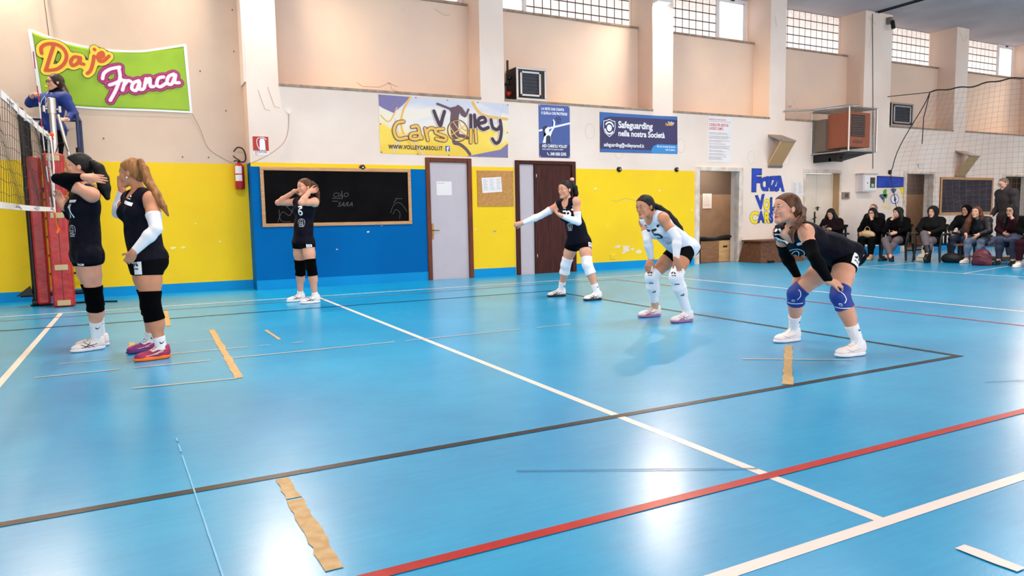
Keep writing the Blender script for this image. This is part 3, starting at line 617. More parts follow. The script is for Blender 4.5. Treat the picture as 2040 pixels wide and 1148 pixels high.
LBL = None
class Figure:
    """a person from joint positions J (world), head direction hf, body factor fat"""
    def __init__(s, J, hf, hu=(0, 0, 1), fat=1.0, h=.0055, male=False, hs=1.0, curlL=.35, curlR=.35, palmL=None, palmR=None, legfat=1.0, fine=.0026):
        s.J = {k: V3(v) for k, v in J.items()}; s.fat = fat; s.h = h; s.male = male; s.hs = hs; s.fine = fine
        J = s.J
        f = nz(hf); l = nz(np.cross(hu, f)); u = np.cross(f, l); s.H = (l, f, u)      # head frame left, front, up
        up = nz(J['waist']-J['pelvis']); l = nz(J['Lh']-J['Rh']); fr = nz(np.cross(l, up)); s.Pf = (nz(np.cross(up, fr)), fr, up)
        up = nz(J['neck']-J['waist']); l = nz(J['Ls']-J['Rs']); fr = nz(np.cross(l, up)); s.Cf = (nz(np.cross(up, fr)), fr, up)
        up = nz(J['chest']-J['pelvis']); l = nz(s.Pf[0]+s.Cf[0]); fr = nz(np.cross(l, up)); s.Wf = (nz(np.cross(up, fr)), fr, up)
        w = fat
        P, Wa, Ch, N = J['pelvis'], J['waist'], J['chest'], J['neck']
        pf, cf, wf = s.Pf, s.Cf, s.Wf
        T = [(E_(P, pf, (.155*w, .096*w, .115)), .04), (E_(Wa, wf, (.122*w, .092*w, .135)), .05),
             (E_(Ch-cf[2]*.005, cf, (.140*w, .105*w, .165)), .05),
             (C(J['Ls'], J['Rs'], .052*w, .052*w), .05), (C(N-cf[2]*.01, J['Ls'], .045, .05*w), .03), (C(N-cf[2]*.01, J['Rs'], .045, .05*w), .03)]
        for sg in (1, -1):
            T.append((C(P-pf[1]*.036*w+pf[0]*sg*.072*w-pf[2]*.03, P-pf[1]*.034*w+pf[0]*sg*.075*w-pf[2]*.06, .076*w, .076*w), .03))
            if not male: T.append((C(Ch+cf[1]*.065*w+cf[0]*sg*.065*w-cf[2]*.01, Ch+cf[1]*.075*w+cf[0]*sg*.062*w-cf[2]*.02, .052*w, .05*w), .03))
        s.T = T
        s.neckp = [(C(N-cf[2]*.04-cf[1]*.01, s.hp(0, -.022, -.055), .050*(1.15 if male else 1), .045*(1.15 if male else 1)), .03)]
        s.limbs = {}
        a = .5+.5*w
        lw = legfat*w
        for d in 'LR':
            h_, k, an = J[d+'h'], J[d+'k'], J[d+'a']
            fw = nz(J[d+'toe']-J[d+'heel'])
            back = -fw
            s.limbs[d+'leg'] = dict(prox=[(C(h_, h_+(k-h_)*.45, .086*lw, .078*lw), .01), (C(h_+(k-h_)*.45, k, .078*lw, .053*lw), .02)], pk=.035,
                dist=[(C(k, k, .055*lw, .055*lw), .02), (C(k+(an-k)*.0, k+(an-k)*.33, .050*lw, .050*lw), .02),
                      (C(k+(an-k)*.12+back*.014, k+(an-k)*.45+back*.016, .042*lw, .046*lw), .03),
                      (C(k+(an-k)*.33, an, .050*lw, .034), .03), (C(an-V3((0, 0, .02)), V3(J[d+'heel'])*.35+V3(J[d+'toe'])*.65+V3((0, 0, .035)), .034, .026), .02)], dk=.02)
            sh, el, wr, ti = J[d+'s'], J[d+'e'], J[d+'w'], J[d+'t']
            pn = palmL if d == 'L' else palmR
            hd = nz(ti-wr)
            if pn is None: pn = np.cross(hd, nz(wr-el)) if np.linalg.norm(np.cross(hd, nz(wr-el))) > .25 else -s.Cf[1]
            pn = nz(V3(pn)-hd*(V3(pn)@hd))
            curl = curlL if d == 'L' else curlR
            s.limbs[d+'arm'] = dict(prox=[(C(sh, sh, .057*a*w**.5, .057*a*w**.5), .01), (C(sh, sh+(el-sh)*.5, .05*a*w**.5, .045*a*w**.5), .02), (C(sh+(el-sh)*.5, el, .045*a*w**.5, .038*a), .02)], pk=.03,
                dist=[(C(el, el+(wr-el)*.3, .038*a, .040*a), .015), (C(el+(wr-el)*.3, wr, .040*a, .025), .02)] , dk=.015,
                hand=s.hand(wr, hd, pn, d, curl))
    def hp(s, x, y, z):
        l, f, u = s.H; k = s.hs; return s.J['head']+l*x*k+f*y*k+u*z*k
    def hand(s, w, d, pn, side, curl):
        lat = np.cross(pn, d)                       # towards thumb for one side
        if side == 'R': lat = -lat
        out = [(E_(w+d*.048, (lat, pn, d), (.037, .015, .052)), .012), (C(w-d*.01, w+d*.03, .025, .024), .02)]
        roots = [(.028, .080, .066), (.010, .086, .074), (-.009, .084, .069), (-.027, .076, .054)]
        for i, (x, y, L) in enumerate(roots):
            r0 = w+lat*x*.95+d*y
            a1 = curl*(.9+.12*i); a2 = curl*2.1; sp = nz(d+lat*(x*2.2))
            d1 = sp*math.cos(a1)+pn*math.sin(a1); d2 = sp*math.cos(a2)+pn*math.sin(a2)
            p1 = r0+d1*L*.5; p2 = p1+d2*L*.5
            out += [(C(r0-sp*.01, p1, .0092, .0082), .004), (C(p1, p2, .0082, .0066), .003)]
        t0 = w+lat*.026+d*.03; t1 = t0+nz(lat*.75+d*.7+pn*.25)*.035; t2 = t1+nz(lat*.3+d*.9+pn*(.3+curl*.6))*.03
        out += [(C(w+d*.015+lat*.01, t0, .016, .013), .01), (C(t0, t1, .0125, .0095), .006), (C(t1, t2, .0095, .0075), .003)]
        return out
    def headprims(s, neutral=False):
        hp = s.hp; H = s.H; k = s.hs; m = s.male
        jw = 1.12 if m else 1.0
        P = [(E_(hp(0, -.012, .034), H, V3((.072, .092, .084))*k), .01),
             (E_(hp(0, .022, -.028), H, V3((.053*jw, .060, .073))*k), .03),
             (E_(hp(0, .044, .045), H, V3((.056, .042, .046))*k), .03),
             (C(hp(-.036*jw, .012, -.058), hp(-.010*jw, .066, -.090), .0165*k, .0145*k), .02), (C(hp(.036*jw, .012, -.058), hp(.010*jw, .066, -.090), .0165*k, .0145*k), .02),
             (C(hp(-.009, .070, -.092), hp(.009, .070, -.092), .0145*k, .0145*k), .02),
             (C(hp(-.034, .058, -.018), hp(-.033, .048, -.04), .022*k, .016*k), .02), (C(hp(.034, .058, -.018), hp(.033, .048, -.04), .022*k, .016*k), .02),
             (C(hp(0, .070, -.055), hp(0, .070, -.075), .020*k, .015*k), .02)]
        for sg in (1, -1): P.append((C(hp(sg*.036, .103, .011), hp(sg*.026, .104, .011), .0165*k, .014*k), -.010))
        for sg in (1, -1):
            P.append((C(hp(sg*.014, .086, .0275), hp(sg*.044, .076, .0265), .0065*k, .0055*k), .010))    # brow ridge
            P.append((C(hp(sg*.020, .0845, .0195), hp(sg*.030, .0885, .0218), .0036*k, .0040*k), .004)); P.append((C(hp(sg*.030, .0885, .0218), hp(sg*.043, .0800, .0175), .0040*k, .004*k), .004))   # upper lid
            P.append((C(hp(sg*.021, .0845, .0045), hp(sg*.042, .0790, .0040), .0045*k, .0045*k), .004))   # lower lid
        P += [(C(hp(0, .080, .018), hp(0, .1000, -.020), .0062*k, .0082*k), .010),        # nose
              (C(hp(0, .0995, -.022), hp(0, .0985, -.026), .0086*k, .008*k), .005),
              (C(hp(-.0095, .089, -.0285), hp(.0095, .089, -.0285), .0066*k, .0066*k), .005),
              (C(hp(-.014, .0845, -.0545), hp(0, .0885, -.0530), .0048*k, .0056*k), .005), (C(hp(.014, .0845, -.0545), hp(0, .0885, -.0530), .0048*k, .0056*k), .005),
              (C(hp(-.011, .0845, -.0650), hp(.011, .0845, -.0650), .0064*k, .0064*k), .006),
              (C(hp(-.02, .093, -.0590), hp(.02, .093, -.0590), .0026*k, .0026*k), -.003)]
        for sg in (1, -1):
            P += [(E_(hp(sg*.075, -.008, .000), H, V3((.009, .016, .027))*k), .006), (E_(hp(sg*.086, -.003, .003), H, V3((.006, .009, .017))*k), -.004)]
        return P
    def torso_field(s, g, d=0, extra=()):
        return field(g, infl(s.T, d)+list(extra))
    def limb_field(s, g, name, d=0, hand=True, prox=True, dist=True):
        L = s.limbs[name]; F = None
        if prox: F = field(g, infl(L['prox'], d))
        if dist:
            D = field(g, infl(L['dist'], d))
            if hand and 'hand' in L: D = field(g, L['hand'], D)
            F = D if F is None else smin(F, D, L['dk'])
        return F
    def body(s, parent, skin, lip, nohands=()):
        allp = s.T+s.neckp+[x for L in s.limbs.values() for x in L['prox']+L['dist']+L.get('hand', [])]+[x for x in s.headprims() if x[1] > 0]
        lo, hi = pbounds(allp, .03)
        g = Grid(lo, hi, s.h, (s.J['head']-V3((.115, .115, .135))*s.hs, s.J['head']+V3((.115, .115, .13))*s.hs, s.fine) if s.fine else None)
        T = field(g, s.T+s.neckp); HD = field(g, s.headprims()); T = smin(T, HD, .014); del HD
        F = None
        for n, L in s.limbs.items():
            P = field(g, L['prox']); D = field(g, L['dist'])
            if 'hand' in L: D = field(g, L['hand'], D)
            X = np.minimum(smin(T, P, L['pk']), smin(P, D, L['dk']))
            F = X if F is None else np.minimum(F, X)
        vs, q = snet(F, g)
        c = vs[q].mean(1)
        hd = c-s.J['head']; l, f, u = s.H; k = s.hs
        x, y, z = hd@l/k, hd@f/k, hd@u/k
        lipm = (y > .072) & ((z+.0590)**2/.0112**2+x**2/.0225**2 < 1)
        s.body_obj = mesh_np('body', vs, q, [skin, lip], parent, lipm.astype(int), parent.location)
        return s.body_obj
    def garment(s, name, parent, m, build, ps, h=None, smooth=1, pad=.03):
        lo, hi = pbounds(ps, pad); g = Grid(lo, hi, h or s.h)
        F = build(g); vs, q = snet(F, g, smooth)
        if not isinstance(m, (list, tuple)): m = [m]
        return mesh_np(name, vs, q, m, parent, None, self_origin(parent))
    def jersey(s, parent, m, hem=.12, d=.013, name='jersey', flare=.02, thighs=False, neckline=.062, ao=.028, ar=.070):
        P, pf, cf, N, J = s.J['pelvis'], s.Pf, s.Cf, s.J['neck'], s.J
        w = s.fat
        Wm = (P+J['waist'])/2
        extra = [(E_(P-pf[2]*.03, pf, ((.160*w+flare), (.104*w+flare), .13)), .04), (E_(J['waist'], s.Wf, (.136*w+flare*.5, .106*w+flare*.4, .15)), .04), (E_(Wm, s.Wf, (.146*w+flare*.7, .108*w+flare*.7, .13)), .04)]
        ths = []
        if thighs:
            for dd in 'LR': ths += infl(s.limbs[dd+'leg']['prox'][:1], d)
        ps = infl(s.T, d)+extra+ths
        def b(g):
            F = field(g, ps)
            F = np.maximum(F, half(g, P-pf[2]*hem, -pf[2]))
            cut = field(g, [(C(N+cf[1]*.045-cf[2]*.015, N+cf[1]*.10+cf[2]*.05, neckline, .09), 0), (C(N-cf[2]*.0, s.hp(0, -.02, -.05), .060, .07), 0)])
            for dd, sg in (('L', 1), ('R', -1)):
                sh = J[dd+'s']; out = cf[0]*sg
                cut = field(g, [(C(sh+out*ao, sh+out*(ao+.006)+nz(J[dd+'e']-sh)*.085, ar*w**.5, .060*w**.5), 0), (C(sh+out*.05, sh+out*.12, .08, .1), 0)], cut)
            return np.maximum(F, -cut)
        s.jobj = s.garment(name, parent, m, b, ps, h=min(s.h, .0048), smooth=2)
        return s.jobj
    def shorts(s, parent, m, leg=.13, d=.009, name='shorts', top=.07):
        P, pf, J = s.J['pelvis'], s.Pf, s.J
        ps = infl([s.T[0]]+s.T[6:7]+s.T[7:8] if s.male else [s.T[0], s.T[6], s.T[8]], d)
        th = [x for dd in 'LR' for x in infl(s.limbs[dd+'leg']['prox'], d)]
        def b(g):
            T = np.maximum(field(g, ps), half(g, P+pf[2]*top, pf[2])); F = None
            for dd in 'LR':
                X = field(g, infl(s.limbs[dd+'leg']['prox'], d)); dr = nz(J[dd+'k']-J[dd+'h'])
                X = smin(X, T, .03); X = np.maximum(X, half(g, J[dd+'h']+dr*leg, dr))
                F = X if F is None else np.minimum(F, X)
            st = nz(J['Lk']-J['Lh'])@(-pf[2]) > .8
            return np.maximum(F, half(g, P+pf[2]*.02, pf[2])) if st else F
        return s.garment(name, parent, m, b, ps+th)
    def sleeve(s, parent, m, d, t0=.45, t1=1.0, name='arm_sleeve', infl_=.005, from_shoulder=False):
        J = s.J; L = s.limbs[d+'arm']; ps = infl(L['prox']+L['dist'], infl_)
        u = nz(J[d+'e']-J[d+'s']); f = nz(J[d+'w']-J[d+'e']); a = J[d+'s']+(J[d+'e']-J[d+'s'])*t0; b_ = J[d+'e']+(J[d+'w']-J[d+'e'])*t1
        def b(g):
            P = field(g, infl(L['prox'], infl_)); D = field(g, infl(L['dist'], infl_))
            P = np.maximum(P, half(g, a, -u)); D = np.maximum(D, half(g, b_, f))
            return smin(P, D, .012) if t0 < 1 else D
        return s.garment(name, parent, m, b, ps)
    def legband(s, parent, m, d, name, up=.10, dn=.10, th=.010, pad=0, flat=False):
        """a sleeve round the knee, reaching up along the thigh and down along the shin"""
        J = s.J; L = s.limbs[d+'leg']; k = J[d+'k']; tu = nz(J[d+'h']-k); td = nz(J[d+'a']-k)
        fw = nz(-(tu+td)) if np.linalg.norm(tu+td) > .15 else nz(J[d+'toe']-J[d+'heel'])
        fw = nz(fw*.7+.3*nz(J[d+'toe']-J[d+'heel']))
        ps = infl(L['prox'][1:]+L['dist'], th)
        ex = [(E_(k+fw*.034+td*.01, (nz(np.cross(fw, td)), fw, nz(td-fw*(td@fw))), (.044+pad, .016+pad, .070)), .015)]
        def b(g):
            P = field(g, infl(L['prox'][1:], th)); D = field(g, infl(L['dist'], th))
            F = smin(P, D, .02); F = field(g, ex, F)
            return np.maximum(np.maximum(F, half(g, k+tu*up, tu)), half(g, k+td*dn, td))
        lo, hi = pbounds([(C(k+tu*up, k, .08, .08), 0), (C(k+td*dn, k, .08, .08), 0)]+ex, .02)
        g = Grid(lo, hi, s.h); vs, q = snet(b(g), g, 1)
        return mesh_np(name, vs, q, [m], parent, None, self_origin(parent))
    def sock(s, parent, m, d, top=.16, name='sock', th=.006, bottom=None):
        """from the shoe up to `top` metres above the ankle joint"""
        J = s.J; L = s.limbs[d+'leg']; a = J[d+'a']; td = nz(J[d+'k']-a)
        lo, hi = pbounds([(C(a, a+td*top, .09, .09), 0), (L['dist'][4][0], 0) and (L['dist'][4][0], 0)], .02); g = Grid(lo, hi, s.h)
        F = field(g, infl(L['dist'], th)); F = np.maximum(F, half(g, a+td*top, td))
        if bottom is not None: F = np.maximum(F, half(g, a+td*bottom, -td))
        vs, q = snet(F, g, 1)
        return mesh_np(name, vs, q, [m], parent, None, self_origin(parent))
    def shoe(s, parent, up, sole, lace, d, high=.105, size=1.0, boot=0, accent=None):
        J = s.J; H, T = J[d+'heel'], J[d+'toe']; f = nz((T-H)*(1, 1, 0)); l = np.cross((0, 0, 1), f); z = V3((0, 0, 1)); fr = (l, f, z)
        z0 = H[2]
        def p(x, y, zz): return H+f*y*size+l*x*size+z*(zz)
        O = 1 if d == 'L' else -1
        hh = .0045
        ups = [(C(p(0, .045, .055), p(0, .09, .055), .036, .040), .02), (C(p(0, .09, .05), p(0, .20, .036), .042, .036), .02),
               (E_(p(-O*.004, .215, .036), fr, (.042, .052, .028)), .02), (C(p(0, .045, .06), p(0, .07, high), .038, .040), .02),
               (C(p(0, .035, .05), p(0, .035, high-.01), .033, .032), .02)]
        if boot: ups.append((C(p(0, .065, high), p(0, .065, high+boot), .045, .055), .02))
        lo, hi = pbounds(ups, .02); g = Grid(lo, hi, hh); F = field(g, ups)
        F = np.maximum(F, half(g, p(0, 0, .022), (0, 0, -1)))
        if not boot: F = np.maximum(F, half(g, p(0, .06, high), nz(z+f*.25)))
        vs, q = snet(F, g, 1); so = mesh_np('shoe', vs, q, [up], parent, None, self_origin(parent))
        sp = [(E_(p(0, .06, .018), fr, (.040, .066, .024)), .02), (E_(p(-O*.004, .195, .016), fr, (.050, .082, .022)), .02), (C(p(0, .06, .016), p(0, .18, .014), .038, .042), .02)]
        lo, hi = pbounds(sp, .02); g = Grid(lo, hi, hh); F = field(g, sp)
        F = np.maximum(np.maximum(F, half(g, p(0, 0, .002), (0, 0, -1))), half(g, p(0, 0, .036), (0, 0, 1)))
        vs, q = snet(F, g, 1); o2 = mesh_np('sole', vs, q, [sole], so, None, self_origin(parent))
        if lace is not None and not boot:
            mb = MB(); o = V3(self_origin(parent))
            for i in range(5):
                y = .105+.021*i; zt = .098-.0085*i
                a = p(-.024, y, zt-.008)-o; c = p(.024, y+.012, zt-.008)-o; m_ = p(0, y+.006, zt+.002)-o
                mb.tube([a, m_, c], .0032, 5); 
                a = p(.024, y, zt-.008)-o; c = p(-.024, y+.012, zt-.008)-o
                mb.tube([a, m_, c], .0032, 5)
            for sg in (1, -1): mb.tube([p(0, .1, .104)-o, p(sg*.02, .10, .112)-o, p(sg*.03, .115, .10)-o, p(0, .102, .104)-o, p(sg*.028, .13, .085)-o], .0026, 5)
            mb.build('laces', lace, so)
        if accent is not None:
            bv = BVHTree.FromObject(so, bpy.context.evaluated_depsgraph_get()); mb = MB(); o = V3(self_origin(parent))
            # crossed stripes on both flanks
            for sg in (1, -1):
                for (a, c) in accent[1]:
                    pts = [];
                    for t in np.linspace(0, 1, 7):
                        yy = a[0]+(c[0]-a[0])*t; zz = a[1]+(c[1]-a[1])*t
                        org = p(sg*.12, yy, zz)-o; hit = bv.ray_cast(Vector(org), Vector(-l*sg))
                        if hit[0] is not None: pts.append(hit[0]+Vector(l*sg)*.001)
                    if len(pts) > 1: mb.tube(pts, .0028, 4)
            if mb.v: mb.build('side_stripes', accent[0], so)
        return so
    def face(s, parent, iris, brow, glasses=None, lids=True):
        o = V3(self_origin(parent)); hp = s.hp; k = s.hs; R = Matrix([list(v) for v in s.H]).transposed()
        for sg in (1, -1):
            c = hp(sg*.031, .0765, .0115)-o
            mb = MB(); mb.ell((0, 0, 0), (.0124*k,)*3, 14, 0)
            e = mb.build('eye', M('eye_white', (205, 196, 190), .3), parent, loc=Vector(c))
            mb = MB(); mb.ell(hp(sg*.0305, .0830, .0118)-o-c, (.0066*k, .0066*k, .0066*k), 12, 0)
            mb.build('iris', iris, e)
            mb = MB()
            mb.tube([hp(sg*.0195, .0865, .0130)-o, hp(sg*.0245, .0905, .0168)-o, hp(sg*.031, .0918, .0178)-o, hp(sg*.038, .0885, .0165)-o, hp(sg*.0450, .0800, .0125)-o], [.0010*k, .0016*k, .0018*k, .0018*k, .0014*k], 6)
            mb.build('eyelashes', M('lash', (30, 20, 18), .6), parent)
            mb = MB()
            mb.tube([hp(sg*.012, .0895, .0300)-o, hp(sg*.022, .0905, .0335)-o, hp(sg*.035, .0850, .0345)-o, hp(sg*.047, .0740, .0305)-o], [.0026*k, .0034*k, .0030*k, .0015*k], 6)
            mb.build('eyebrow', brow, parent)
        if glasses is not None:
            mb = MB()
            for sg in (1, -1):
                mb.tube([hp(sg*(.034+.026*math.cos(a)), (.100-.10*max(0, (.034+.026*math.cos(a))-.03)), .010+.020*math.sin(a))-o for a in np.linspace(0, 2*PI, 15)], .0028, 5, caps=False)
                mb.tube([hp(sg*.059, .096, .014)-o, hp(sg*.078, .07, .014)-o, hp(sg*.083, -.005, .014)-o], .0026, 5)
            mb.tube([hp(-.008, .108, .014)-o, hp(.008, .108, .014)-o], .0026, 5)
            mb.build('glasses', glasses, parent)
    def hair(s, parent, m, th=.010, line=(.085, .088), back=(-.045, -.045), tails=(), full=False, extra=(), h=None, fringe=()):
        """scalp hair; cut along the plane through hairline (y,z) and ear point (y,z); tails: lists of (point, radius)"""
        hp = s.hp; H = s.H; k = s.hs
        ps = [(E_(hp(0, -.012, .034), H, V3((.072, .092, .084))*k+th), .01), (E_(hp(0, -.04, -.005), H, V3((.060, .060, .070))*k+th*.6), .03), (E_(hp(0, .044, .045), H, V3((.056, .042, .046))*k+th*.55), .02)]
        tl = []
        for ch in tails:
            for (a, ra), (b, rb) in zip(ch[:-1], ch[1:]): tl.append((C(a, b, ra, rb), .012))
        allp = ps+tl+list(extra)
        def b(g):
            F = field(g, ps)
            y0, z0 = line; y1, z1 = back; dy, dz = y1-y0, z1-z0; n = s.H[1]*(-dz)+s.H[2]*dy   # normal towards face/down
            n = nz(n); 
            if n@s.H[1] < 0: n = -n
            F = np.maximum(F, half(g, hp(0, y0, z0), n))
            if not full: F = np.maximum(F, half(g, hp(0, -.03, -.065), -s.H[2]))
            if extra: F = field(g, list(extra), F)
            if tl: F = smin(F, field(g, tl), .008)
            return F
        o = s.garment('hair', parent, m, b, allp, h=h or .005)
        return o
    def coat(s, parent, m, d=.028, hem=.2, name='coat', neck=True, collar=.05, cuffs=1.0):
        J = s.J; P, pf, cf, N = J['pelvis'], s.Pf, s.Cf, J['neck']
        ps = infl(s.T, d); arms = [x for dd in 'LR' for x in infl(s.limbs[dd+'arm']['prox']+s.limbs[dd+'arm']['dist'], d*.75)]
        col = [(C(N-cf[2]*.03, N+cf[2]*.045-cf[1]*.01, .085+d*.4, .075+d*.4), .02)] if neck else []
        legs = [x for dd in 'LR' for x in infl(s.limbs[dd+'leg']['prox'][:1], d*.8)] if hem > .14 else []
        def b(g):
            T = field(g, ps+col); 
            if legs: T = smin(T, field(g, legs), .03)
            T = np.maximum(T, half(g, P-pf[2]*hem, -pf[2]))
            F = T
            for dd in 'LR':
                L = s.limbs[dd+'arm']; Pp = field(g, infl(L['prox'], d*.8)); D = field(g, infl(L['dist'], d*.6))
                f = nz(J[dd+'w']-J[dd+'e']); D = np.maximum(D, half(g, J[dd+'e']+(J[dd+'w']-J[dd+'e'])*cuffs, f))
                F = np.minimum(F, np.minimum(smin(T, Pp, .03), smin(Pp, D, .02)))
            cut = field(g, [(C(N+cf[1]*.03+cf[2]*.02, s.hp(0, .02, -.03), collar, collar+.01), 0)])
            return np.maximum(F, -cut)
        s.cobj = s.garment(name, parent, m, b, ps+arms+col+legs)
        return s.cobj
    def trousers(s, parent, m, d=.012, name='trousers', end=.93, top=.1):
        J = s.J; P, pf = J['pelvis'], s.Pf
        ps = infl([x for x in s.T[:1]+s.T[6:8]], d); lg = [x for dd in 'LR' for x in infl(s.limbs[dd+'leg']['prox']+s.limbs[dd+'leg']['dist'][:4], d)]
        def b(g):
            T = np.maximum(field(g, ps), half(g, P+pf[2]*top, pf[2])); F = None
            for dd in 'LR':
                L = s.limbs[dd+'leg']; a = field(g, infl(L['prox'], d)); c = field(g, infl(L['dist'][:4], d))
                f = nz(J[dd+'a']-J[dd+'k']); c = np.maximum(c, half(g, J[dd+'k']+(J[dd+'a']-J[dd+'k'])*end, f))
                X = np.minimum(smin(T, a, .03), smin(a, c, .02)); F = X if F is None else np.minimum(F, X)
            return F
        return s.garment(name, parent, m, b, ps+lg)
    def hood(s, parent, m, th=.028, name='hood', open_=.055):
        hp = s.hp; H = s.H; k = s.hs; N = s.J['neck']
        ps = [(E_(hp(0, -.015, .03), H, V3((.078, .10, .09))*k+th), .02), (C(hp(0, -.03, -.03), N+s.Cf[2]*.01, .085, .10), .04)]
        def b(g):
            F = field(g, ps)
            cut = field(g, [(E_(hp(0, .10, -.005), H, V3((.062, .10, .088))*k), .02), (C(hp(0, .02, 0), hp(0, .12, -.05), .06, .07), .02)])
            F = np.maximum(F, -cut)
            return F
        return s.garment(name, parent, m, b, ps, h=.008)
def self_origin(parent): 
    p = parent
    while p.parent is not None: p = p.parent
    return tuple(p.location)
def decal(fig_obj, parent, name, mats, figs, origin, right, up, normal, off=.0022, root=None):
    """project flat figures [(verts2d, faces, mat)] onto a garment along -normal"""
    bv = BVHTree.FromObject(fig_obj, bpy.context.evaluated_depsgraph_get())
    o = V3(self_origin(fig_obj)); mb = MB(); right, up, normal = nz(right), nz(up), nz(normal)
    for (v, f), mi, lift in figs:
        out = []
        for a, b in v:
            p = V3(origin)+right*a+up*b+normal*.25-o
            hit = bv.ray_cast(Vector(p), Vector(-normal), .45)
            out.append(tuple((hit[0]+Vector(normal)*(off+lift))) if hit[0] is not None else None)
        ok = [ff for ff in f if all(out[i] is not None for i in ff)]
        if ok:
            mb.add([x if x is not None else (0, 0, 0) for x in out], ok, mi)
    if mb.v: return mb.build(name, mats, parent)
def subdiv_rect(w, h, n=8, m=4, poly=None):
    V = []; F = []
    for j in range(m+1):
        for i in range(n+1): V.append((-w/2+w*i/n, -h/2+h*j/m))
    for j in range(m):
        for i in range(n): a = j*(n+1)+i; F.append((a, a+1, a+n+2, a+n+1))
    return V, F
# ---------------------------------------------------------------- the people on court
SKIN = M('skin', (226, 168, 140), .5, spec=.35, noise=.1, nscale=9, rgb2=(216, 152, 124))
SKIN2 = M('skin_tanned', (214, 150, 114), .5, spec=.35, noise=.1, nscale=9, rgb2=(200, 132, 98))
LIP = M('lip', (178, 92, 86), .4)
NAVY = M('navy_jersey_cloth', (11, 11, 27), .7, spec=.12, noise=.3, nscale=5, bump=.8, bscale=7)
BLACKC = M('black_cloth', (3, 3, 5), .75, spec=.08, bump=.25, bscale=12)
WHITEC = M('white_cloth', (236, 234, 238), .7, bump=.25, bscale=12)
PALEJ = M('white_jersey_cloth', (216, 224, 238), .65, bump=.8, bscale=7)
SOCKM = M('white_sock_cloth', (240, 238, 240), .8, bump=.5, bscale=80, stretch=(1, 1, .1))
PADB = M('black_pad', (2, 2, 3), .85, spec=.06, bump=.3, bscale=20)
PADW = M('white_pad', (238, 236, 242), .7, bump=.3, bscale=20)
PADBL = M('blue_pad', (12, 50, 142), .6, bump=.3, bscale=20)
IRIS = M('iris_brown', (52, 32, 22), .3)
SHW = M('white_shoe_mesh', (240, 226, 222), .6, bump=.25, bscale=90)
SOLEW = M('white_sole', (238, 232, 236), .5)
DARKG = M('dark_grey_print', (58, 50, 58), .6)
WP = M('white_print', (240, 240, 244), .6)
BP = M('black_print', (14, 14, 20), .6)
def hairmat(name, rgb, rgb2):
    return M(name, rgb, .55, spec=.3, noise=.3, nscale=6, rgb2=rgb2, stretch=(9, 9, .8), bump=.5, bscale=14, detail=3)
H_BLACK = hairmat('black_hair', (16, 12, 12), (6, 5, 5))
H_DBROWN = hairmat('dark_brown_hair', (62, 40, 30), (24, 14, 12))
H_BROWN = hairmat('brown_hair', (112, 68, 38), (52, 30, 20))
H_BLOND = hairmat('dark_blond_hair', (172, 120, 68), (122, 78, 44))
H_RED = hairmat('auburn_hair', (128, 70, 44), (70, 36, 24))
H_GREY = hairmat('grey_hair', (140, 116, 100), (96, 78, 68))
BROWD = M('brow_dark', (36, 24, 20), .7)
BROWM = M('brow_brown', (84, 54, 38), .7)
XACC = [((.10, .035), (.17, .075)), ((.13, .03), (.20, .062)), ((.075, .06), (.20, .034)), ((.17, .032), (.12, .08))]
SWOOSH = ([(-.018, .004), (-.014, .008), (-.0145, .001), (-.009, -.003), (.0, -.001), (.019, .008), (.0, -.007), (-.010, -.010), (-.017, -.006)], [tuple(range(9))])
def logo(sz=1.0):
    """small sportswear mark: two pointed lobes over the name"""
    v, f = fill([([(sx*.0065*sz, .0075*sz), (sx*.0115*sz, -.0005*sz)], .0105*sz) for sx in (-1, 1)]+[([(sx*.012*sz, .001*sz), (sx*.019*sz, .001*sz)], .005*sz) for sx in (-1, 1)], .0018*sz)
    tv, tf = text_mesh('errea', .015*sz, .0006*sz, 'CENTER', xs=1.1)
    n = len(v); v += [(a, b-.022*sz) for a, b in tv]; f += [tuple(i+n for i in q) for q in tf]
    return v, f
def digit(c, h=.11, w=.019):
    a = h/2
    arcs = {'6': [[(.62, .92), (.30, .80), (.08, .45), (.10, .18), (.32, .0), (.60, .08), (.68, .32), (.50, .50), (.22, .46), (.10, .26)]],
            '9': [[(.12, .06), (.40, .10), (.64, .45), (.66, .76), (.42, .98), (.14, .88), (.08, .64), (.26, .46), (.52, .52), (.64, .72)]],
            '5': [[(.66, .98), (.18, .98), (.13, .54)], [(.13, .54), (.40, .62), (.68, .46), (.66, .14), (.36, .0), (.08, .08)]],
            '11': [[(.0, .8), (.16, .98), (.16, .0)], [(.5, .8), (.66, .98), (.66, .0)]]}[c]
    return fill([([(x*h-.36*h, y*h) for x, y in (p if c in ('5', '11') and k == 0 and c != '5' or c == '11' or (c == '5' and k == 0) else smooth_line(p))], w) for k, p in enumerate(arcs)], w/3)
def shift(vf, dx, dy, s=1.0, ang=0):
    c, n = math.cos(ang)*s, math.sin(ang)*s
    return [(a*c-b*n+dx, a*n+b*c+dy) for a, b in vf[0]], vf[1]
def tailpts(k, rads):
    return [(V3(p), r) for p, r in zip(TAIL[k], rads)]
def strands(fig, parent, m, paths, r=.003):
    mb = MB(); o = V3(self_origin(parent))
    for p in paths: mb.tube([V3(q)-o for q in p], [r]*(len(p)-1)+[r*.4], 5)
    return mb.build('hair_strands', m, parent)
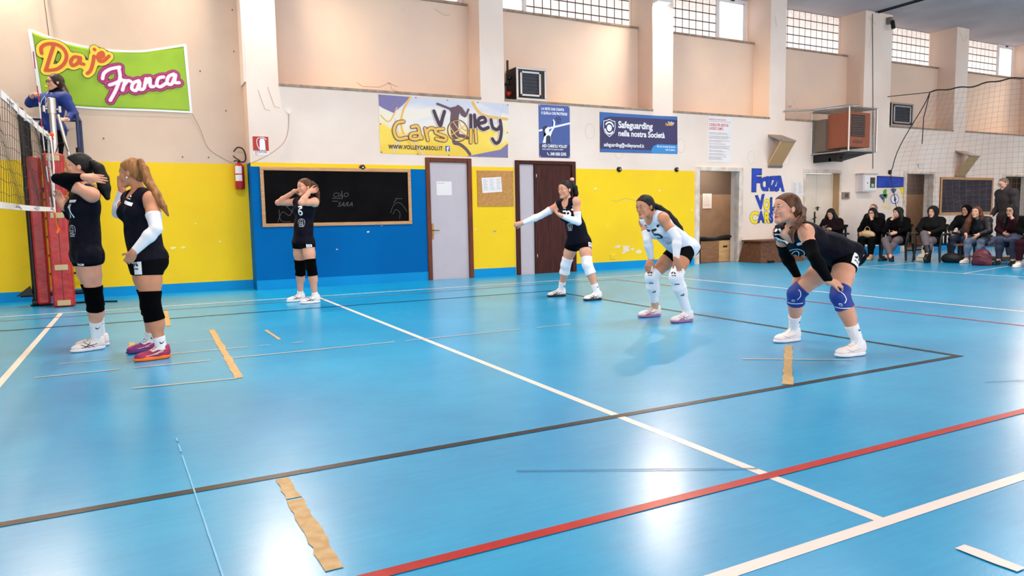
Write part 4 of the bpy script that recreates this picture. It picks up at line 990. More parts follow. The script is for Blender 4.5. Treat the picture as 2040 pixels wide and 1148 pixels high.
def emblem():
    """town crest like drawing: arch, tower, waves"""
    out = []
    for p, w in [([(-.045, -.02), (-.04, .025), (0, .045), (.04, .025), (.045, -.02)], .004), ([(-.02, -.035), (-.02, .01), (0, .03), (.02, .01), (.02, -.035)], .004),
                 ([(-.008, -.035), (-.008, -.005), (.008, -.005), (.008, -.035)], .003), ([(-.04, -.04), (-.01, -.034), (.02, -.042), (.045, -.036)], .004)]:
        out.append(ribbon(p, w))
    t = text_mesh('CARSOLI', .018, .0004, 'CENTER'); out.append(shift(t, 0, -.062)); return out
def emb_figs(mi=0, s=1.0, dx=0, dy=0): return [(shift(e, dx, dy, s), mi, 0) for e in emblem()]

def player(key, label, loc, **kw):
    root = empty('person', loc, label, 'person')
    return root, Figure(POSE[key], **kw)
def socks(fg, root, top, m=SOCKM, swoosh=True, sides='LR'):
    for d in sides:
        o = fg.sock(root, m, d, top)
        if swoosh:
            J = fg.J; a = J[d+'a']; td = nz(J[d+'k']-a); nrm = V3((0.0, -1, 0)) if True else 0
            nrm = nz(V3((.45, -.9, 0))-td*(V3((.45, -.9, 0))@td)); r = nz(np.cross(td, nrm))
            decal(o, o, 'sock_mark', [BP], [(shift(SWOOSH, 0, 0, 1.35), 0, 0)], a+td*(top-.045), r, td, nrm)

def side_patch(o, fg, d, size=(.085, .075), mk=1.6, along=.10, fwd=.0, nrm=None, tall=None, up=None):
    J = fg.J; sg = 1 if d == 'L' else -1
    h = J[d+'h']; dr = nz(J[d+'k']-h); n = nz(fg.Pf[0]*sg) if nrm is None else nz(nrm); n = nz(n-dr*(n@dr)); r = nz(np.cross(-dr, n))
    figs = [(subdiv_rect(*size, 10, 10), 0, 0), (shift(logo(mk), 0, .004), 1, .0012)]
    decal(o, o, 'white_patch', [WP, BP], figs, h+dr*along+r*fwd, r, -dr, n)

# --- player at the net, dark plait, black sleeves
root, fg = player('P1', 'player nearest the net in navy vest and black sleeves, arm across her face', (.53, -3.4, 0), hf=(-1, .02, .0), h=.006, curlL=.12, curlR=.3, palmL=(.25, .9, -.1), palmR=(-.3, -1, 0))
fg.body(root, SKIN, LIP)
j = fg.jersey(root, NAVY, hem=.10, flare=.006, thighs=True)
sh = fg.shorts(root, BLACKC, leg=.085)
side_patch(sh, fg, 'L', (.075, .062), 1.2, .045, -.035, nrm=(-.45, -.9, 0))
for d in 'LR': fg.sleeve(root, BLACKC, d, .52, 1.0)
for d in 'LR': fg.legband(root, PADB, d, 'knee_pad', .115, .105, .012, .004)
socks(fg, root, .17)
for d in 'LR': fg.shoe(root, SHW, SOLEW, M('cream_lace', (225, 205, 185), .7), d, accent=(DARKG, XACC))
fg.face(root, IRIS, BROWD)
fg.hair(root, H_BLACK, .010, line=(.080, .075), back=(-.020, -.020), tails=[tailpts('P1', [.032, .045, .052, .050, .022])])
mb = MB(); c = V3(TAIL['P1'][0])-V3(root.location); mb.ell(c, (.022, .022, .022), 12); mb.build('hair_tie', M('black_band', (20, 20, 24), .5), root)
C1 = fg.J['chest']
decal(j, j, 'chest_print', [WP], [(subdiv_rect(.10, .022, 10, 3), 0, 0), (shift(digit('11', .10), -.02, -.13), 0, 0)] + emb_figs(0, .9, -.02, -.24), C1+V3((-.1, -.1, .045)), (.62, -.78, 0), (0, 0, 1), (-.78, -.62, 0))

# --- player with honey blond ponytail, white sleeves
root, fg = player('P2', 'player with long dark blond ponytail, white arm sleeves and orange and purple shoes', (.97, -4.0, 0), hf=(-.86, .50, .02), fat=1.16, h=.006, curlL=.45, curlR=.15, palmL=(.2, .9, .2), palmR=(.4, -.8, 0), legfat=1.0)
fg.body(root, SKIN2, LIP)
j = fg.jersey(root, NAVY, hem=.05, flare=.0, thighs=True)
sh = fg.shorts(root, BLACKC, leg=.115)
side_patch(sh, fg, 'L', (.115, .17), 1.5, .04, -.055, nrm=(-.5, -.86, 0))
for d in 'LR': fg.sleeve(root, WHITEC, d, .50, 1.0)
for d in 'LR': fg.legband(root, PADB, d, 'knee_pad', .12, .12, .010, .0)
socks(fg, root, .085)
fg.shoe(root, M('purple_red_shoe_mesh', (104, 44, 96), .6, noise=.5, nscale=18, rgb2=(190, 40, 84)), M('orange_sole', (250, 112, 22), .5), M('orange_lace', (250, 96, 30), .6), 'L', accent=(M('cream_stripe', (240, 220, 190), .5), [((.10, .05), (.19, .04)), ((.04, .085), (.13, .05)), ((.06, .066), (.15, .045))]))
fg.shoe(root, M('magenta_shoe_mesh', (190, 34, 110), .6, noise=.5, nscale=18, rgb2=(96, 40, 120)), M('violet_sole', (74, 44, 120), .5), M('violet_lace', (80, 56, 150), .6), 'R', accent=(M('cream_stripe', (240, 220, 190), .5), [((.10, .05), (.19, .04)), ((.04, .085), (.13, .05))]))
fg.face(root, IRIS, BROWM)
fg.hair(root, H_BLOND, .010, line=(.080, .075), back=(-.020, -.020), tails=[tailpts('P2', [.026, .034, .036, .034, .024, .008])])
mb = MB(); c = V3(TAIL['P2'][0])-V3(root.location); mb.ell(c, (.020, .020, .020), 12); mb.build('hair_tie', M('pale_band', (180, 150, 130), .5), root)
mb = MB(); c = V3(fg.hp(.086, -.002, -.034))-V3(root.location)
for a in range(4): mb.ell(c+V3((.004*math.cos(a*1.6), -.003, .005*math.sin(a*1.6)-.003)), (.0055,)*3, 8)
mb.build('earring', M('silver', (230, 225, 215), .15, metal=1), root)
decal(j, j, 'white_chest_band', [WP], [(subdiv_rect(.11, .026, 10, 3), 0, 0), (shift(logo(1.1), -.01, .055), 0, 0)], fg.J['chest']+V3((-.08, -.1, .05)), (.55, -.8, -.22), (.1, -.1, 1), (-.6, -.8, 0))

# --- player 6 by the blackboard
root, fg = player('P3', 'player number 6 in navy vest standing before the long blackboard, both hands behind her head', (2.9, -.72, 0), hf=(-.95, -.30, .0), h=.006, curlL=.9, curlR=.8)
fg.body(root, SKIN, LIP)
j = fg.jersey(root, NAVY, hem=.05, flare=.002, thighs=True)
sh = fg.shorts(root, BLACKC, leg=.07)
side_patch(sh, fg, 'L', (.075, .075), 1.4, .03, .0, nrm=(-.05, -1, 0))
for d in 'LR': fg.legband(root, PADB, d, 'knee_pad', .11, .11, .012, .004)
socks(fg, root, .045, swoosh=False)
for d in 'LR': fg.shoe(root, SHW, SOLEW, M('black_lace', (25, 22, 26), .7), d, accent=(BP, XACC))
fg.face(root, IRIS, BROWM)
fg.hair(root, H_BROWN, .010, line=(.080, .078), back=(-.020, -.020), tails=[tailpts('P3', [.022, .026, .026, .022, .010])])
decal(j, j, 'shirt_number', [WP], [(shift(digit('6', .10), -.01, -.09), 0, 0), (shift(subdiv_rect(.07, .018, 6, 2), -.02, .02), 0, 0)] + emb_figs(0, 1.0, -.01, -.185), fg.J['chest']+V3((-.05, -.08, .02)), (.75, -.65, 0), (0, 0, 1), (-.65, -.75, 0))

# --- player 9 stretching one arm out
root, fg = player('P4', 'player in navy vest before the brown door, one white sleeved arm stretched out', (6.1, -2.5, 0), hf=(-.98, -.22, -.03), h=.006, curlL=.9, curlR=.9)
fg.body(root, SKIN, LIP)
j = fg.jersey(root, NAVY, hem=.05, flare=.002, thighs=True)
sh = fg.shorts(root, BLACKC, leg=.10)
side_patch(sh, fg, 'L', (.07, .07), 1.3, .07, .02, nrm=(.1, -1, 0))
for d in 'LR': fg.sleeve(root, WHITEC, d, .50, .98)
for d in 'LR':
    o = fg.legband(root, PADW, d, 'knee_pad', .10, .13, .012, .004)
socks(fg, root, .115)
for d in 'LR': fg.shoe(root, SHW, M('black_sole', (24, 22, 26), .5), M('white_lace', (235, 232, 230), .7), d, accent=(BP, XACC))
fg.face(root, IRIS, BROWD)
fg.hair(root, H_BLACK, .009, line=(.080, .078), back=(-.020, -.020), tails=[tailpts('P4', [.030, .036, .036, .02])])
mb = MB(); c = V3(TAIL['P4'][0])+V3((.0, -.01, .055))-V3(root.location); mb.ell(c, (.030, .026, .026), 12); mb.build('pink_scrunchie', M('pink_cloth', (236, 170, 170), .7), root)
decal(j, j, 'shirt_number', [WP], [(shift(digit('9', .10), .0, -.10), 0, 0), (shift(subdiv_rect(.06, .022, 6, 2), .07, .02), 0, 0), (shift(subdiv_rect(.06, .022, 6, 2), -.06, .0), 0, 0), (shift(logo(1.2), -.06, .06), 0, 0), (shift(logo(1.0), .07, .06), 0, 0)] + emb_figs(0, .9, 0, -.2), fg.J['chest']+V3((-.08, -.08, .02)), (.66, -.75, 0), (0, 0, 1), (-.75, -.66, 0))

# --- number 5, white vest
root, fg = player('P5', 'player number 5 in white vest with very long black ponytail, hands on her knees', (5.75, -4.7, 0), hf=(-.98, -.16, -.17), h=.006, curlL=.40, curlR=.40, palmL=(.5, .6, -.3), palmR=(.4, .6, -.4))
fg.body(root, SKIN2, LIP)
j = fg.jersey(root, PALEJ, hem=.10, flare=.012, ao=.012)
sh = fg.shorts(root, BLACKC, leg=.13)
for d in 'LR': fg.sleeve(root, WHITEC, d, .55, 1.0)
LOGOB = None
for d in 'LR':
    o = fg.legband(root, PADW, d, 'knee_pad', .085, .14, .012, .006)
    k = fg.J[d+'k']; td = nz(fg.J[d+'a']-k)
    decal(o, o, 'pad_mark', [BP], [(shift(logo(1.3), 0, .045), 0, 0), (shift(subdiv_rect(.045, .010, 6, 2), .005, -.075), 0, 0)], k, (.62, -.78, 0), -td, (-.78, -.62, 0))
    L = fg.limbs[d+'leg']
    s_ = fg.sock(root, PADW if d == 'R' else WHITEC, d, .30 if d == 'L' else .27, name='calf_sleeve', th=.007, bottom=(-.02 if d == 'L' else .075))
    a = fg.J[d+'a']; td = nz(fg.J[d+'k']-a)
    tri = [[(-.020+.014*i, 0), (-.010+.014*i, 0), (-.002+.014*i, .010+.008*i), (-.008+.014*i, .014+.008*i)] for i in range(3)]
    decal(s_, s_, 'three_stripes', [BP], [((q, [(0, 1, 2, 3)]), 0, 0) for q in tri], a+td*.19, (.8, -.6, 0), td, (-.6, -.8, 0))
fg.sock(root, M('beige_sock', (205, 170, 140), .8), 'R', .09, th=.0045)
LAV = M('lilac_sole', (168, 110, 150), .5)
for d in 'LR': fg.shoe(root, SHW, LAV, M('cream_lace', (225, 205, 185), .7), d, accent=(LAV, XACC))
fg.face(root, IRIS, BROWD)
fg.hair(root, H_BLACK, .010, line=(.082, .082), back=(-.020, -.020), tails=[tailpts('P5', [.028, .032, .036, .036, .030, .014])])
mb = MB(); hp = fg.hp; o_ = V3(root.location)
mb.tube([hp(0, .068, .107)-o_, hp(0, .05, .122)-o_, hp(0, .02, .1325)-o_, hp(0, -.01, .134)-o_], .0014, 5); mb.build('hair_parting', SKIN2, root)
nn = nz(fg.Cf[1]+V3((-.1, -.5, 0))); rr = nz(np.cross(fg.Cf[2], nn))
decal(j, j, 'shirt_number', [BP], [(shift(digit('5', .12, .022), -.01, -.08), 0, 0), (shift(subdiv_rect(.10, .024, 8, 2), .10, .065, 1, .22), 0, 0), (shift(subdiv_rect(.06, .024, 8, 2), -.09, .05, 1, -.3), 0, 0), (shift(logo(1.0), -.08, .10), 0, 0)] + [(shift(e, .02, -.13, .9), 0, 0) for e in emblem()]
      + [(ribbon([(.10+.012*i, -.02-.02*i), (.135+.010*i, -.035-.02*i), (.155, -.075-.012*i)], .005), 0, 0) for i in range(5)], fg.J['chest'], rr, fg.Cf[2], nn)

# --- nearest player, blue knee pads
root, fg = player('P6', 'bending player in navy vest with blue knee pads and brown ponytail over her shoulder', (5.65, -6.7, 0), hf=(-.955, .28, .03), h=.0055, curlL=.45, curlR=.45, palmL=(.45, .35, -.55), palmR=(.45, .55, -.35), fat=1.04)
fg.body(root, SKIN, LIP)
j = fg.jersey(root, NAVY, hem=.05, flare=.0, neckline=.044, ao=.016, ar=.074, d=.016)
sh = fg.shorts(root, BLACKC, leg=.10)
side_patch(sh, fg, 'L', (.085, .15), 1.5, .03, -.02, nrm=(.25, -1, .0))
for d in 'LR': fg.sleeve(root, BLACKC, d, .48, 1.0)
for d in 'LR':
    o = fg.legband(root, PADBL, d, 'knee_pad', .070, .100, .011, .006)
    k = fg.J[d+'k']; td = nz(fg.J[d+'a']-k); tu = nz(fg.J[d+'h']-k)
    decal(o, o, 'white_edging', [WP], [(ribbon([(-.055, -.088), (-.02, -.093), (.02, -.093), (.06, -.088)], .007), 0, 0), (ribbon([(.022, .045), (.040, .02), (.042, -.02), (.022, -.05)], .006), 0, 0), (shift(logo(.7), -.01, -.06), 0, 0)], k, (.55, -.82, 0), -td, (-.82, -.55, 0))
socks(fg, root, .145)
for d in 'LR': fg.shoe(root, SHW, SOLEW, M('cream_lace', (225, 205, 185), .7), d, accent=(M('pale_grey_print', (200, 196, 206), .5), XACC[1:3]))
fg.face(root, IRIS, BROWM)
fg.hair(root, H_BROWN, .010, line=(.082, .082), back=(-.020, -.020), tails=[tailpts('P6', [.016, .021, .023, .022, .019, .007])], h=.0045)
hp = fg.hp; o_ = V3(root.location)
strands(fg, root, H_BROWN, [[hp(.07, -.02, -.02), V3(TAIL['P6'][3])+V3((.02, -.03, 0)), V3(TAIL['P6'][4])+V3((.10, -.06, .02))]], .0025)
nn = nz(V3((-.65, -.75, .0))); rr = nz(np.cross((0, 0, 1), nn))
decal(j, j, 'chest_print', [WP], [(ribbon([(-.13, -.03), (-.08, -.055), (-.05, -.06)], .024, False), 0, 0), (ribbon([(.02, -.07), (.05, -.06), (.085, -.045)], .024, False), 0, 0), (shift(logo(1.5), -.115, .03), 0, 0)] + emb_figs(0, 1.1, .02, -.16), fg.J['neck']+V3((-.02, -.02, -.05)), rr, (0, 0, 1), nn)

# --- referee on the stand
root, fg = player('REF', 'referee in blue hooded jacket and glasses on the stand, blowing a yellow whistle', (0.0, 1.5, 1.626), hf=(-.93, -.36, .0), h=.007, curlL=.7, curlR=.9)
fg.body(root, SKIN, LIP)
BLUEJ = M('blue_jacket_cloth', (20, 52, 132), .75, bump=.4, bscale=14, noise=.2, nscale=7)
jk = fg.coat(root, BLUEJ, .026, hem=.13, name='jacket', collar=.070, cuffs=.96); fg.coat(root, BLACKC, .012, hem=.0, name='shirt', collar=.035, cuffs=.5)
fg.trousers(root, BLACKC, .012)
for d in 'LR': fg.shoe(root, M('black_shoe', (20, 20, 24), .6), M('white_sole', (238, 232, 236), .5), None, d)
fg.face(root, IRIS, BROWD, glasses=M('black_glasses', (12, 12, 14), .3))
fg.hair(root, H_DBROWN, .012, line=(.080, .078), back=(.0, -.10), full=True, tails=[tailpts('REF', [.05, .05, .03]), [(fg.hp(-.06, -.03, -.02), .04), (fg.hp(-.08, -.04, -.15), .035), (fg.hp(-.09, -.02, -.24), .02)]])
mb = MB(); o_ = V3(root.location); hp = fg.hp
mb.ell(hp(0, .115, -.066)-o_, (.016, .016, .016), 12); mb.tube([hp(0, .09, -.064)-o_, hp(0, .125, -.064)-o_], .008, 8)
tag(mb.build('whistle', M('yellow_plastic', (240, 205, 40), .4), None, loc=o_), 'small yellow whistle in the mouth of the referee', 'whistle')
mb = MB()
for sg in (1, -1):
    mb.tube([fg.J['neck']+fg.Cf[1]*.10+fg.Cf[0]*.03*sg-o_, fg.J['chest']+fg.Cf[1]*.155+fg.Cf[0]*.05*sg-o_, fg.J['chest']+fg.Cf[1]*.158+fg.Cf[0]*.05*sg-fg.Cf[2]*.08-o_], .004, 5)
mb.tube([fg.J['chest']+fg.Cf[1]*.145+fg.Cf[2]*.06-o_, fg.J['waist']+fg.Wf[1]*.13-o_], .004, 5)
mb.build('drawstring', WP, root)
# ---------------------------------------------------------------- banners and posters
def sheet(name, x0, x1, z0, z1, t, m, loc_y=YW):
    mb = MB(); mb.box(x0, x1, loc_y-t, loc_y-.002, z0, z1); return mb
def printed(parent, name, figs, mats, y=YW):
    """figs: (vf, x, z, off, mat index)"""
    mb = MB()
    for vf, x, z, off, mi in figs: wall2d(mb, vf, x, z, off, mi, y)
    return mb.build(name, mats, parent)
# green fan banner, sagging along its top edge
def cloth_sheet(name, outline_top, outline_bot, n, m, y, m_, wave=.012, th=.003):
    """quad mesh between a top curve and a bottom curve [(x,z)...]; gentle folds"""
    def samp(c, t):
        L = [0]
        for a, b in zip(c[:-1], c[1:]): L.append(L[-1]+math.hypot(b[0]-a[0], b[1]-a[1]))
        s = t*L[-1]
        for i in range(len(c)-1):
            if s <= L[i+1]+1e-9:
                k = (s-L[i])/(L[i+1]-L[i]); return c[i][0]+(c[i+1][0]-c[i][0])*k, c[i][1]+(c[i+1][1]-c[i][1])*k
        return c[-1]
    V = []; F = []
    for j in range(m+1):
        for i in range(n+1):
            u, v = i/n, j/m; a = samp(outline_top, u); b = samp(outline_bot, u)
            x = a[0]+(b[0]-a[0])*v; z = a[1]+(b[1]-a[1])*v
            fold = wave*(math.sin(9*u+5*v)+.6*math.sin(17*(u-.5)*(1-v)+2))*math.sin(PI*u)*(1-v*.6)
            V.append((x, y-.006-abs(fold), z))
    for j in range(m):
        for i in range(n): a = j*(n+1)+i; F.append((a, a+n+1, a+n+2, a+1))
    mb = MB(); mb.add(V, F, 0, True); return mb
top = smooth_line([(-.27, 3.90), (.10, 3.78), (.59, 3.71), (1.06, 3.72), (1.40, 3.79), (1.75, 3.88)]); bot = smooth_line([(-.20, 2.86), (.5, 2.84), (1.2, 2.85), (1.79, 2.85)])
t = empty('banner', (0, 0, 0), 'lime green fan banner with orange and pink lettering hung on the left wall', 'banner')
GREEN = M('lime_green_cloth', (160, 196, 26), .5, noise=.12, nscale=2, rgb2=(142, 180, 22))
cs = cloth_sheet('cloth', top, bot, 60, 20, YW+.395, GREEN, .008); b_ = cs.build('cloth', GREEN, t)
so = b_.modifiers.new('thick', 'SOLIDIFY'); so.thickness = .002
mb = MB(); ys = YW+.395-.03
wall2d(mb, ribbon(top, .035, False), 0, 0, .017, 0, YW+.395); wall2d(mb, ribbon(bot, .03, False), 0, 0, .014, 0, YW+.395)
mb.add([(-.30, YW+.385, 3.90), (-.25, YW+.385, 3.90), (-.18, YW+.385, 2.86), (-.22, YW+.385, 2.86)], [(0, 1, 2, 3)]); mb.add([(1.73, YW+.385, 3.88), (1.775, YW+.385, 3.88), (1.80, YW+.385, 2.85), (1.765, YW+.385, 2.85)], [(0, 1, 2, 3)])
mb.build('white_hem', WHITEC, t)
def word(name, strokes, layers, mats, parent, y, s0=.019):
    mb = MB()
    for li, (w, mi) in enumerate(layers):
        wall2d(mb, fill([(smooth_line(st), w) for st in strokes], w/4), 0, 0, s0+.0014*li, mi, y)
    return mb.build(name, mats, parent)
OR1, YE1, BK1 = M('orange_print', (206, 80, 24), .5), M('yellow_print', (248, 210, 50), .5), M('dark_print', (46, 22, 20), .6)
PK1, WH1, MG = M('pink_print', (190, 44, 120), .5), M('soft_white_print', (240, 234, 240), .5), M('dark_magenta_print', (84, 16, 50), .6)
word('word', DAJE, [(.140, 2), (.126, 1), (.048, 0)], [OR1, YE1, BK1], t, YW+.395)
word('word', FRANCA, [(.140, 2), (.126, 0), (.086, 2), (.074, 0), (.046, 1)], [PK1, WH1, MG], t, YW+.395)
# long club banner
t = empty('banner', (0, 0, 0), 'wide yellow and violet club banner above the grey door', 'banner')
m, nt, b = new_mat('club_banner_cloth'); L = nt.links; N = nt.nodes
tc = N.new('ShaderNodeTexCoord'); mp = N.new('ShaderNodeMapping'); mp.inputs['Scale'].default_value = (.9, 1, 1.3); mp.inputs['Rotation'].default_value = (0, .5, 0); L.new(tc.outputs['Object'], mp.inputs[0])
nn_ = N.new('ShaderNodeTexNoise'); nn_.inputs['Scale'].default_value = 1.3; nn_.inputs['Detail'].default_value = 1; nn_.inputs['Distortion'].default_value = 1.5; L.new(mp.outputs[0], nn_.inputs['Vector'])
sep = N.new('ShaderNodeSeparateXYZ'); L.new(tc.outputs['Object'], sep.inputs[0])
mz = N.new('ShaderNodeMapRange'); mz.inputs['From Min'].default_value = 2.25; mz.inputs['From Max'].default_value = 3.2; L.new(sep.outputs['Z'], mz.inputs['Value'])
ad = N.new('ShaderNodeMath'); ad.operation = 'MULTIPLY_ADD'; ad.inputs[1].default_value = .9; L.new(nn_.outputs['Fac'], ad.inputs[0])
ms = N.new('ShaderNodeMath'); ms.operation = 'SUBTRACT'; ms.inputs[1].default_value = .45; L.new(mz.outputs[0], ms.inputs[0]); L.new(ms.outputs[0], ad.inputs[2])
r = N.new('ShaderNodeValToRGB'); el = r.color_ramp.elements
el[0].position = .05; el[0].color = (*lin((240, 196, 60)), 1); el[1].position = .95; el[1].color = (*lin((205, 205, 220)), 1)
e = el.new(.35); e.color = (*lin((250, 214, 80)), 1); e = el.new(.55); e.color = (*lin((240, 226, 200)), 1); e = el.new(.75); e.color = (*lin((236, 226, 220)), 1)
L.new(ad.outputs[0], r.inputs[0])
L.new(r.outputs[0], b.inputs['Base Color']); b.inputs['Roughness'].default_value = .45
mb = MB(); cs = cloth_sheet('cloth', [(4.72, 3.25), (7.24, 3.23)], [(4.72, 2.25), (7.21, 2.23)], 40, 12, YW, m, .003)
cs.build('cloth', m, t)
VI = M('violet_print', (54, 28, 50), .5); VI2 = M('soft_violet_print', (122, 112, 160), .5); OR2 = M('amber_print', (238, 182, 76), .5); GRY = M('pale_grey_violet_print', (214, 206, 216), .5)
mb = MB()
wall2d(mb, ([(4.725, 3.248), (5.30, 3.243), (5.16, 3.10), (4.98, 2.95), (4.80, 3.02), (4.725, 3.06)], [tuple(range(6))]), 0, 0, 0.0095, 0)
wall2d(mb, ([(7.205, 2.235), (7.21, 2.50), (7.05, 2.38), (6.6, 2.29), (6.35, 2.237)], [tuple(range(5))]), 0, 0, 0.0095, 0)
for k_, (p, w, mi) in enumerate([([(5.30, 3.24), (5.15, 2.98), (5.12, 2.7), (5.25, 2.45), (5.45, 2.25)], .035, 1), ([(4.75, 2.9), (4.9, 2.8), (5.05, 3.05)], .02, 1), ([(6.5, 3.22), (6.62, 3.05), (6.80, 2.98), (7.2, 2.95)], .05, 1), ([(6.75, 2.95), (6.95, 2.85), (7.15, 3.2)], .018, 2), ([(4.95, 2.27), (5.05, 2.6), (5.0, 2.85)], .02, 2), ([(5.0, 2.3), (5.2, 2.6), (5.5, 2.26)], .018, 2)]):
    wall2d(mb, ribbon(p, w), 0, 0, 0.0105+.0003*k_, mi)
mb.build('printed_swirls', [VI2, OR2, GRY], t)
word('word', VOLLEY, [(.088, 1), (.064, 0)], [VI, GRY], t, YW, .023)
word('word', CARSOLI, [(.072, 1), (.050, 0)], [OR2, VI], t, YW, .0235)
mb = MB(); wall2d(mb, fill([(smooth_line(p), w) for p, w in [([(5.801, 3.152), (5.929, 3.114), (6.088, 3.063)], 0.042), ([(6.088, 3.059), (6.231, 3.076), (6.301, 3.006)], 0.1), ([(6.149, 3.044), (6.124, 2.895), (6.121, 2.766), (6.137, 2.619)], 0.16), ([(6.202, 3.117), (6.262, 3.083)], 0.075), ([(6.29, 2.996), (6.341, 2.961), (6.406, 3.083)], 0.042), ([(6.136, 2.601), (6.259, 2.605), (6.372, 2.572)], 0.06), ([(6.094, 2.544), (6.112, 2.47), (6.214, 2.455), (6.336, 2.375), (6.416, 2.278)], 0.055)]], .012), 0, 0, 0.0157, 0)
mb.build('leaping_player_print', M('mauve_print', (96, 66, 80), .5), t)
mb = MB()
C0 = (6.185, 2.695)
for rr, w, mi in ((.20, 0.0155, 0), (.188, .008, 1)): wall2d(mb, ribbon([(C0[0]+rr*1.0*math.cos(a), C0[1]+rr*.97*math.sin(a)) for a in np.linspace(0, 2*PI, 33)], w, False), 0, 0, 0.0165+.0006*mi, mi)
wall2d(mb, fill([(smooth_line(p), .016) for p in [[(6.03, 2.60), (6.16, 2.68), (6.34, 2.80)], [(6.10, 2.85), (6.20, 2.72), (6.35, 2.62)], [(6.20, 2.88), (6.28, 2.74), (6.37, 2.70)], [(6.05, 2.74), (6.15, 2.60), (6.25, 2.53)]]]), 0, 0, 0.0175, 1)
mb.build('ball_outline', [VI, OR2], t)
mb = MB(); wall2d(mb, text_mesh('WWW.VOLLEYCARSOLI.IT', .098, .003, xs=.80, spacing=1.1), 4.87, 2.335, 0.0135, 0); mb.build('web_address', M('ink_violet', (44, 28, 52), .6), t)
mb = MB(); wall2d(mb, ([(5.935, 2.32), (6.02, 2.32), (6.02, 2.415), (5.935, 2.415)], [(0, 1, 2, 3)]), 0, 0, 0.0135, 0); wall2d(mb, text_mesh('f', .11, .006), 5.962, 2.322, 0.0141, 1); mb.build('social_icon', [M('icon_blue', (58, 84, 150), .5), WP], t)
mb = MB()
for x, z in [(4.74, 3.23), (5.4, 3.235), (6.0, 3.228), (6.6, 3.225), (7.22, 3.21), (4.74, 2.75), (7.2, 2.7), (4.74, 2.27), (5.4, 2.255), (6.0, 2.25), (6.6, 2.245), (7.19, 2.25)]: mb.cyl((x, YW-0.0115, z), (x, YW-0.0155, z), .011, 10)
mb.build('eyelets', M('eyelet_metal', (110, 90, 80), .4, metal=.7), t)
# narrow blue poster
t = empty('poster', (0, 0, 0), 'tall blue poster with a blocking volleyball player above the brown door', 'poster')
mb = MB(); mb.box(7.89, 8.595, YW-.006, YW-.002, 2.255, 3.265); mb.build('panel', M('poster_blue', (62, 88, 160), .45), t)
mb = MB(); wall2d(mb, ([(7.895, 2.26), (8.59, 2.26), (8.59, 2.52), (7.895, 2.52)], [(0, 1, 2, 3)]), 0, 0, .0065, 0); mb.build('lower_band', M('poster_navy', (34, 44, 104), .45), t)
mb = MB()
wall2d(mb, ribbon([(7.895, 2.765), (8.59, 2.935)], .035, False), 0, 0, .0070, 0)
mb.build('net_tape_print', WP, t)
mb = MB()
for i in range(10): x = 8.20+.04*i; wall2d(mb, ribbon([(x, 2.53), (x, 2.84+.245*(x-8.2))], .004, False), 0, 0, .0067, 0)
for i in range(7): z = 2.56+.045*i; wall2d(mb, ribbon([(8.18, z), (8.585, z+.01)], .004, False), 0, 0, .0067, 0)
mb.build('net_print', M('poster_net', (40, 52, 110), .5), t)
bmv = bmesh.new(); vs_ = [bmv.verts.new((x, YW-.0078, z)) for x, z in BLOCKER[0]]; fc = bmv.faces.new(vs_); bmesh.ops.triangulate(bmv, faces=[fc]); bmv.verts.index_update()
mb = MB(); mb.add([v.co[:] for v in bmv.verts], [tuple(v.index for v in f.verts) for f in bmv.faces]); bmv.free(); mb.build('player_print', WP, t)
mb = MB(); wall2d(mb, ([(8.04, 2.53), (8.155, 2.53), (8.15, 2.66), (8.11, 2.69), (8.05, 2.66)], [tuple(range(5))]), 0, 0, .0085, 0); wall2d(mb, ([(7.99, 2.70), (7.965, 2.82), (8.04, 2.87), (8.10, 2.85), (8.03, 2.80), (8.02, 2.74)], [tuple(range(6))]), 0, 0, .0085, 0)
for a0 in range(3): wall2d(mb, ribbon([(8.33+.055*math.cos(a), 2.99+.055*math.sin(a)) for a in np.linspace(a0*2.1, a0*2.1+1.8, 8)], .012), 0, 0, .0085, 0)
for a0 in range(3): wall2d(mb, ribbon([(8.33, 2.99), (8.33+.05*math.cos(a0*2.1+.4), 2.99+.05*math.sin(a0*2.1+.4))], .012), 0, 0, .0085, 0)
mb.build('navy_print', M('poster_dark', (24, 28, 70), .5), t)
mb = MB()
for s, sz, x, z, xs in [('LA RETE CHE CONTA', .068, 7.95, 3.165, .78), ('E QUELLA CHE PROTEGGE', .068, 7.95, 3.085, .72), ('ASD CARSOLI VOLLEY', .078, 7.955, 2.455, .74), ('DOVE IL RISPETTO SI ALLENA IN CAMPO', .036, 7.96, 2.405, .72), ('340 058 5395', .085, 8.14, 2.300, .78)]: wall2d(mb, text_mesh(s, sz, .0025 if sz > .05 else .0006, xs=xs), x, z, .0072, 0)
wall2d(mb, ribbon([(8.075, 2.355), (8.08, 2.325), (8.115, 2.305)], .014), 0, 0, .0072, 0)
mb.build('lettering', WP, t)
mb = MB()
for x in (7.91, 8.575):
    for z in (2.275, 3.245): mb.cyl((x, YW-.006, z), (x, YW-.012, z), .010, 10)
mb.build('studs', SILV, t)
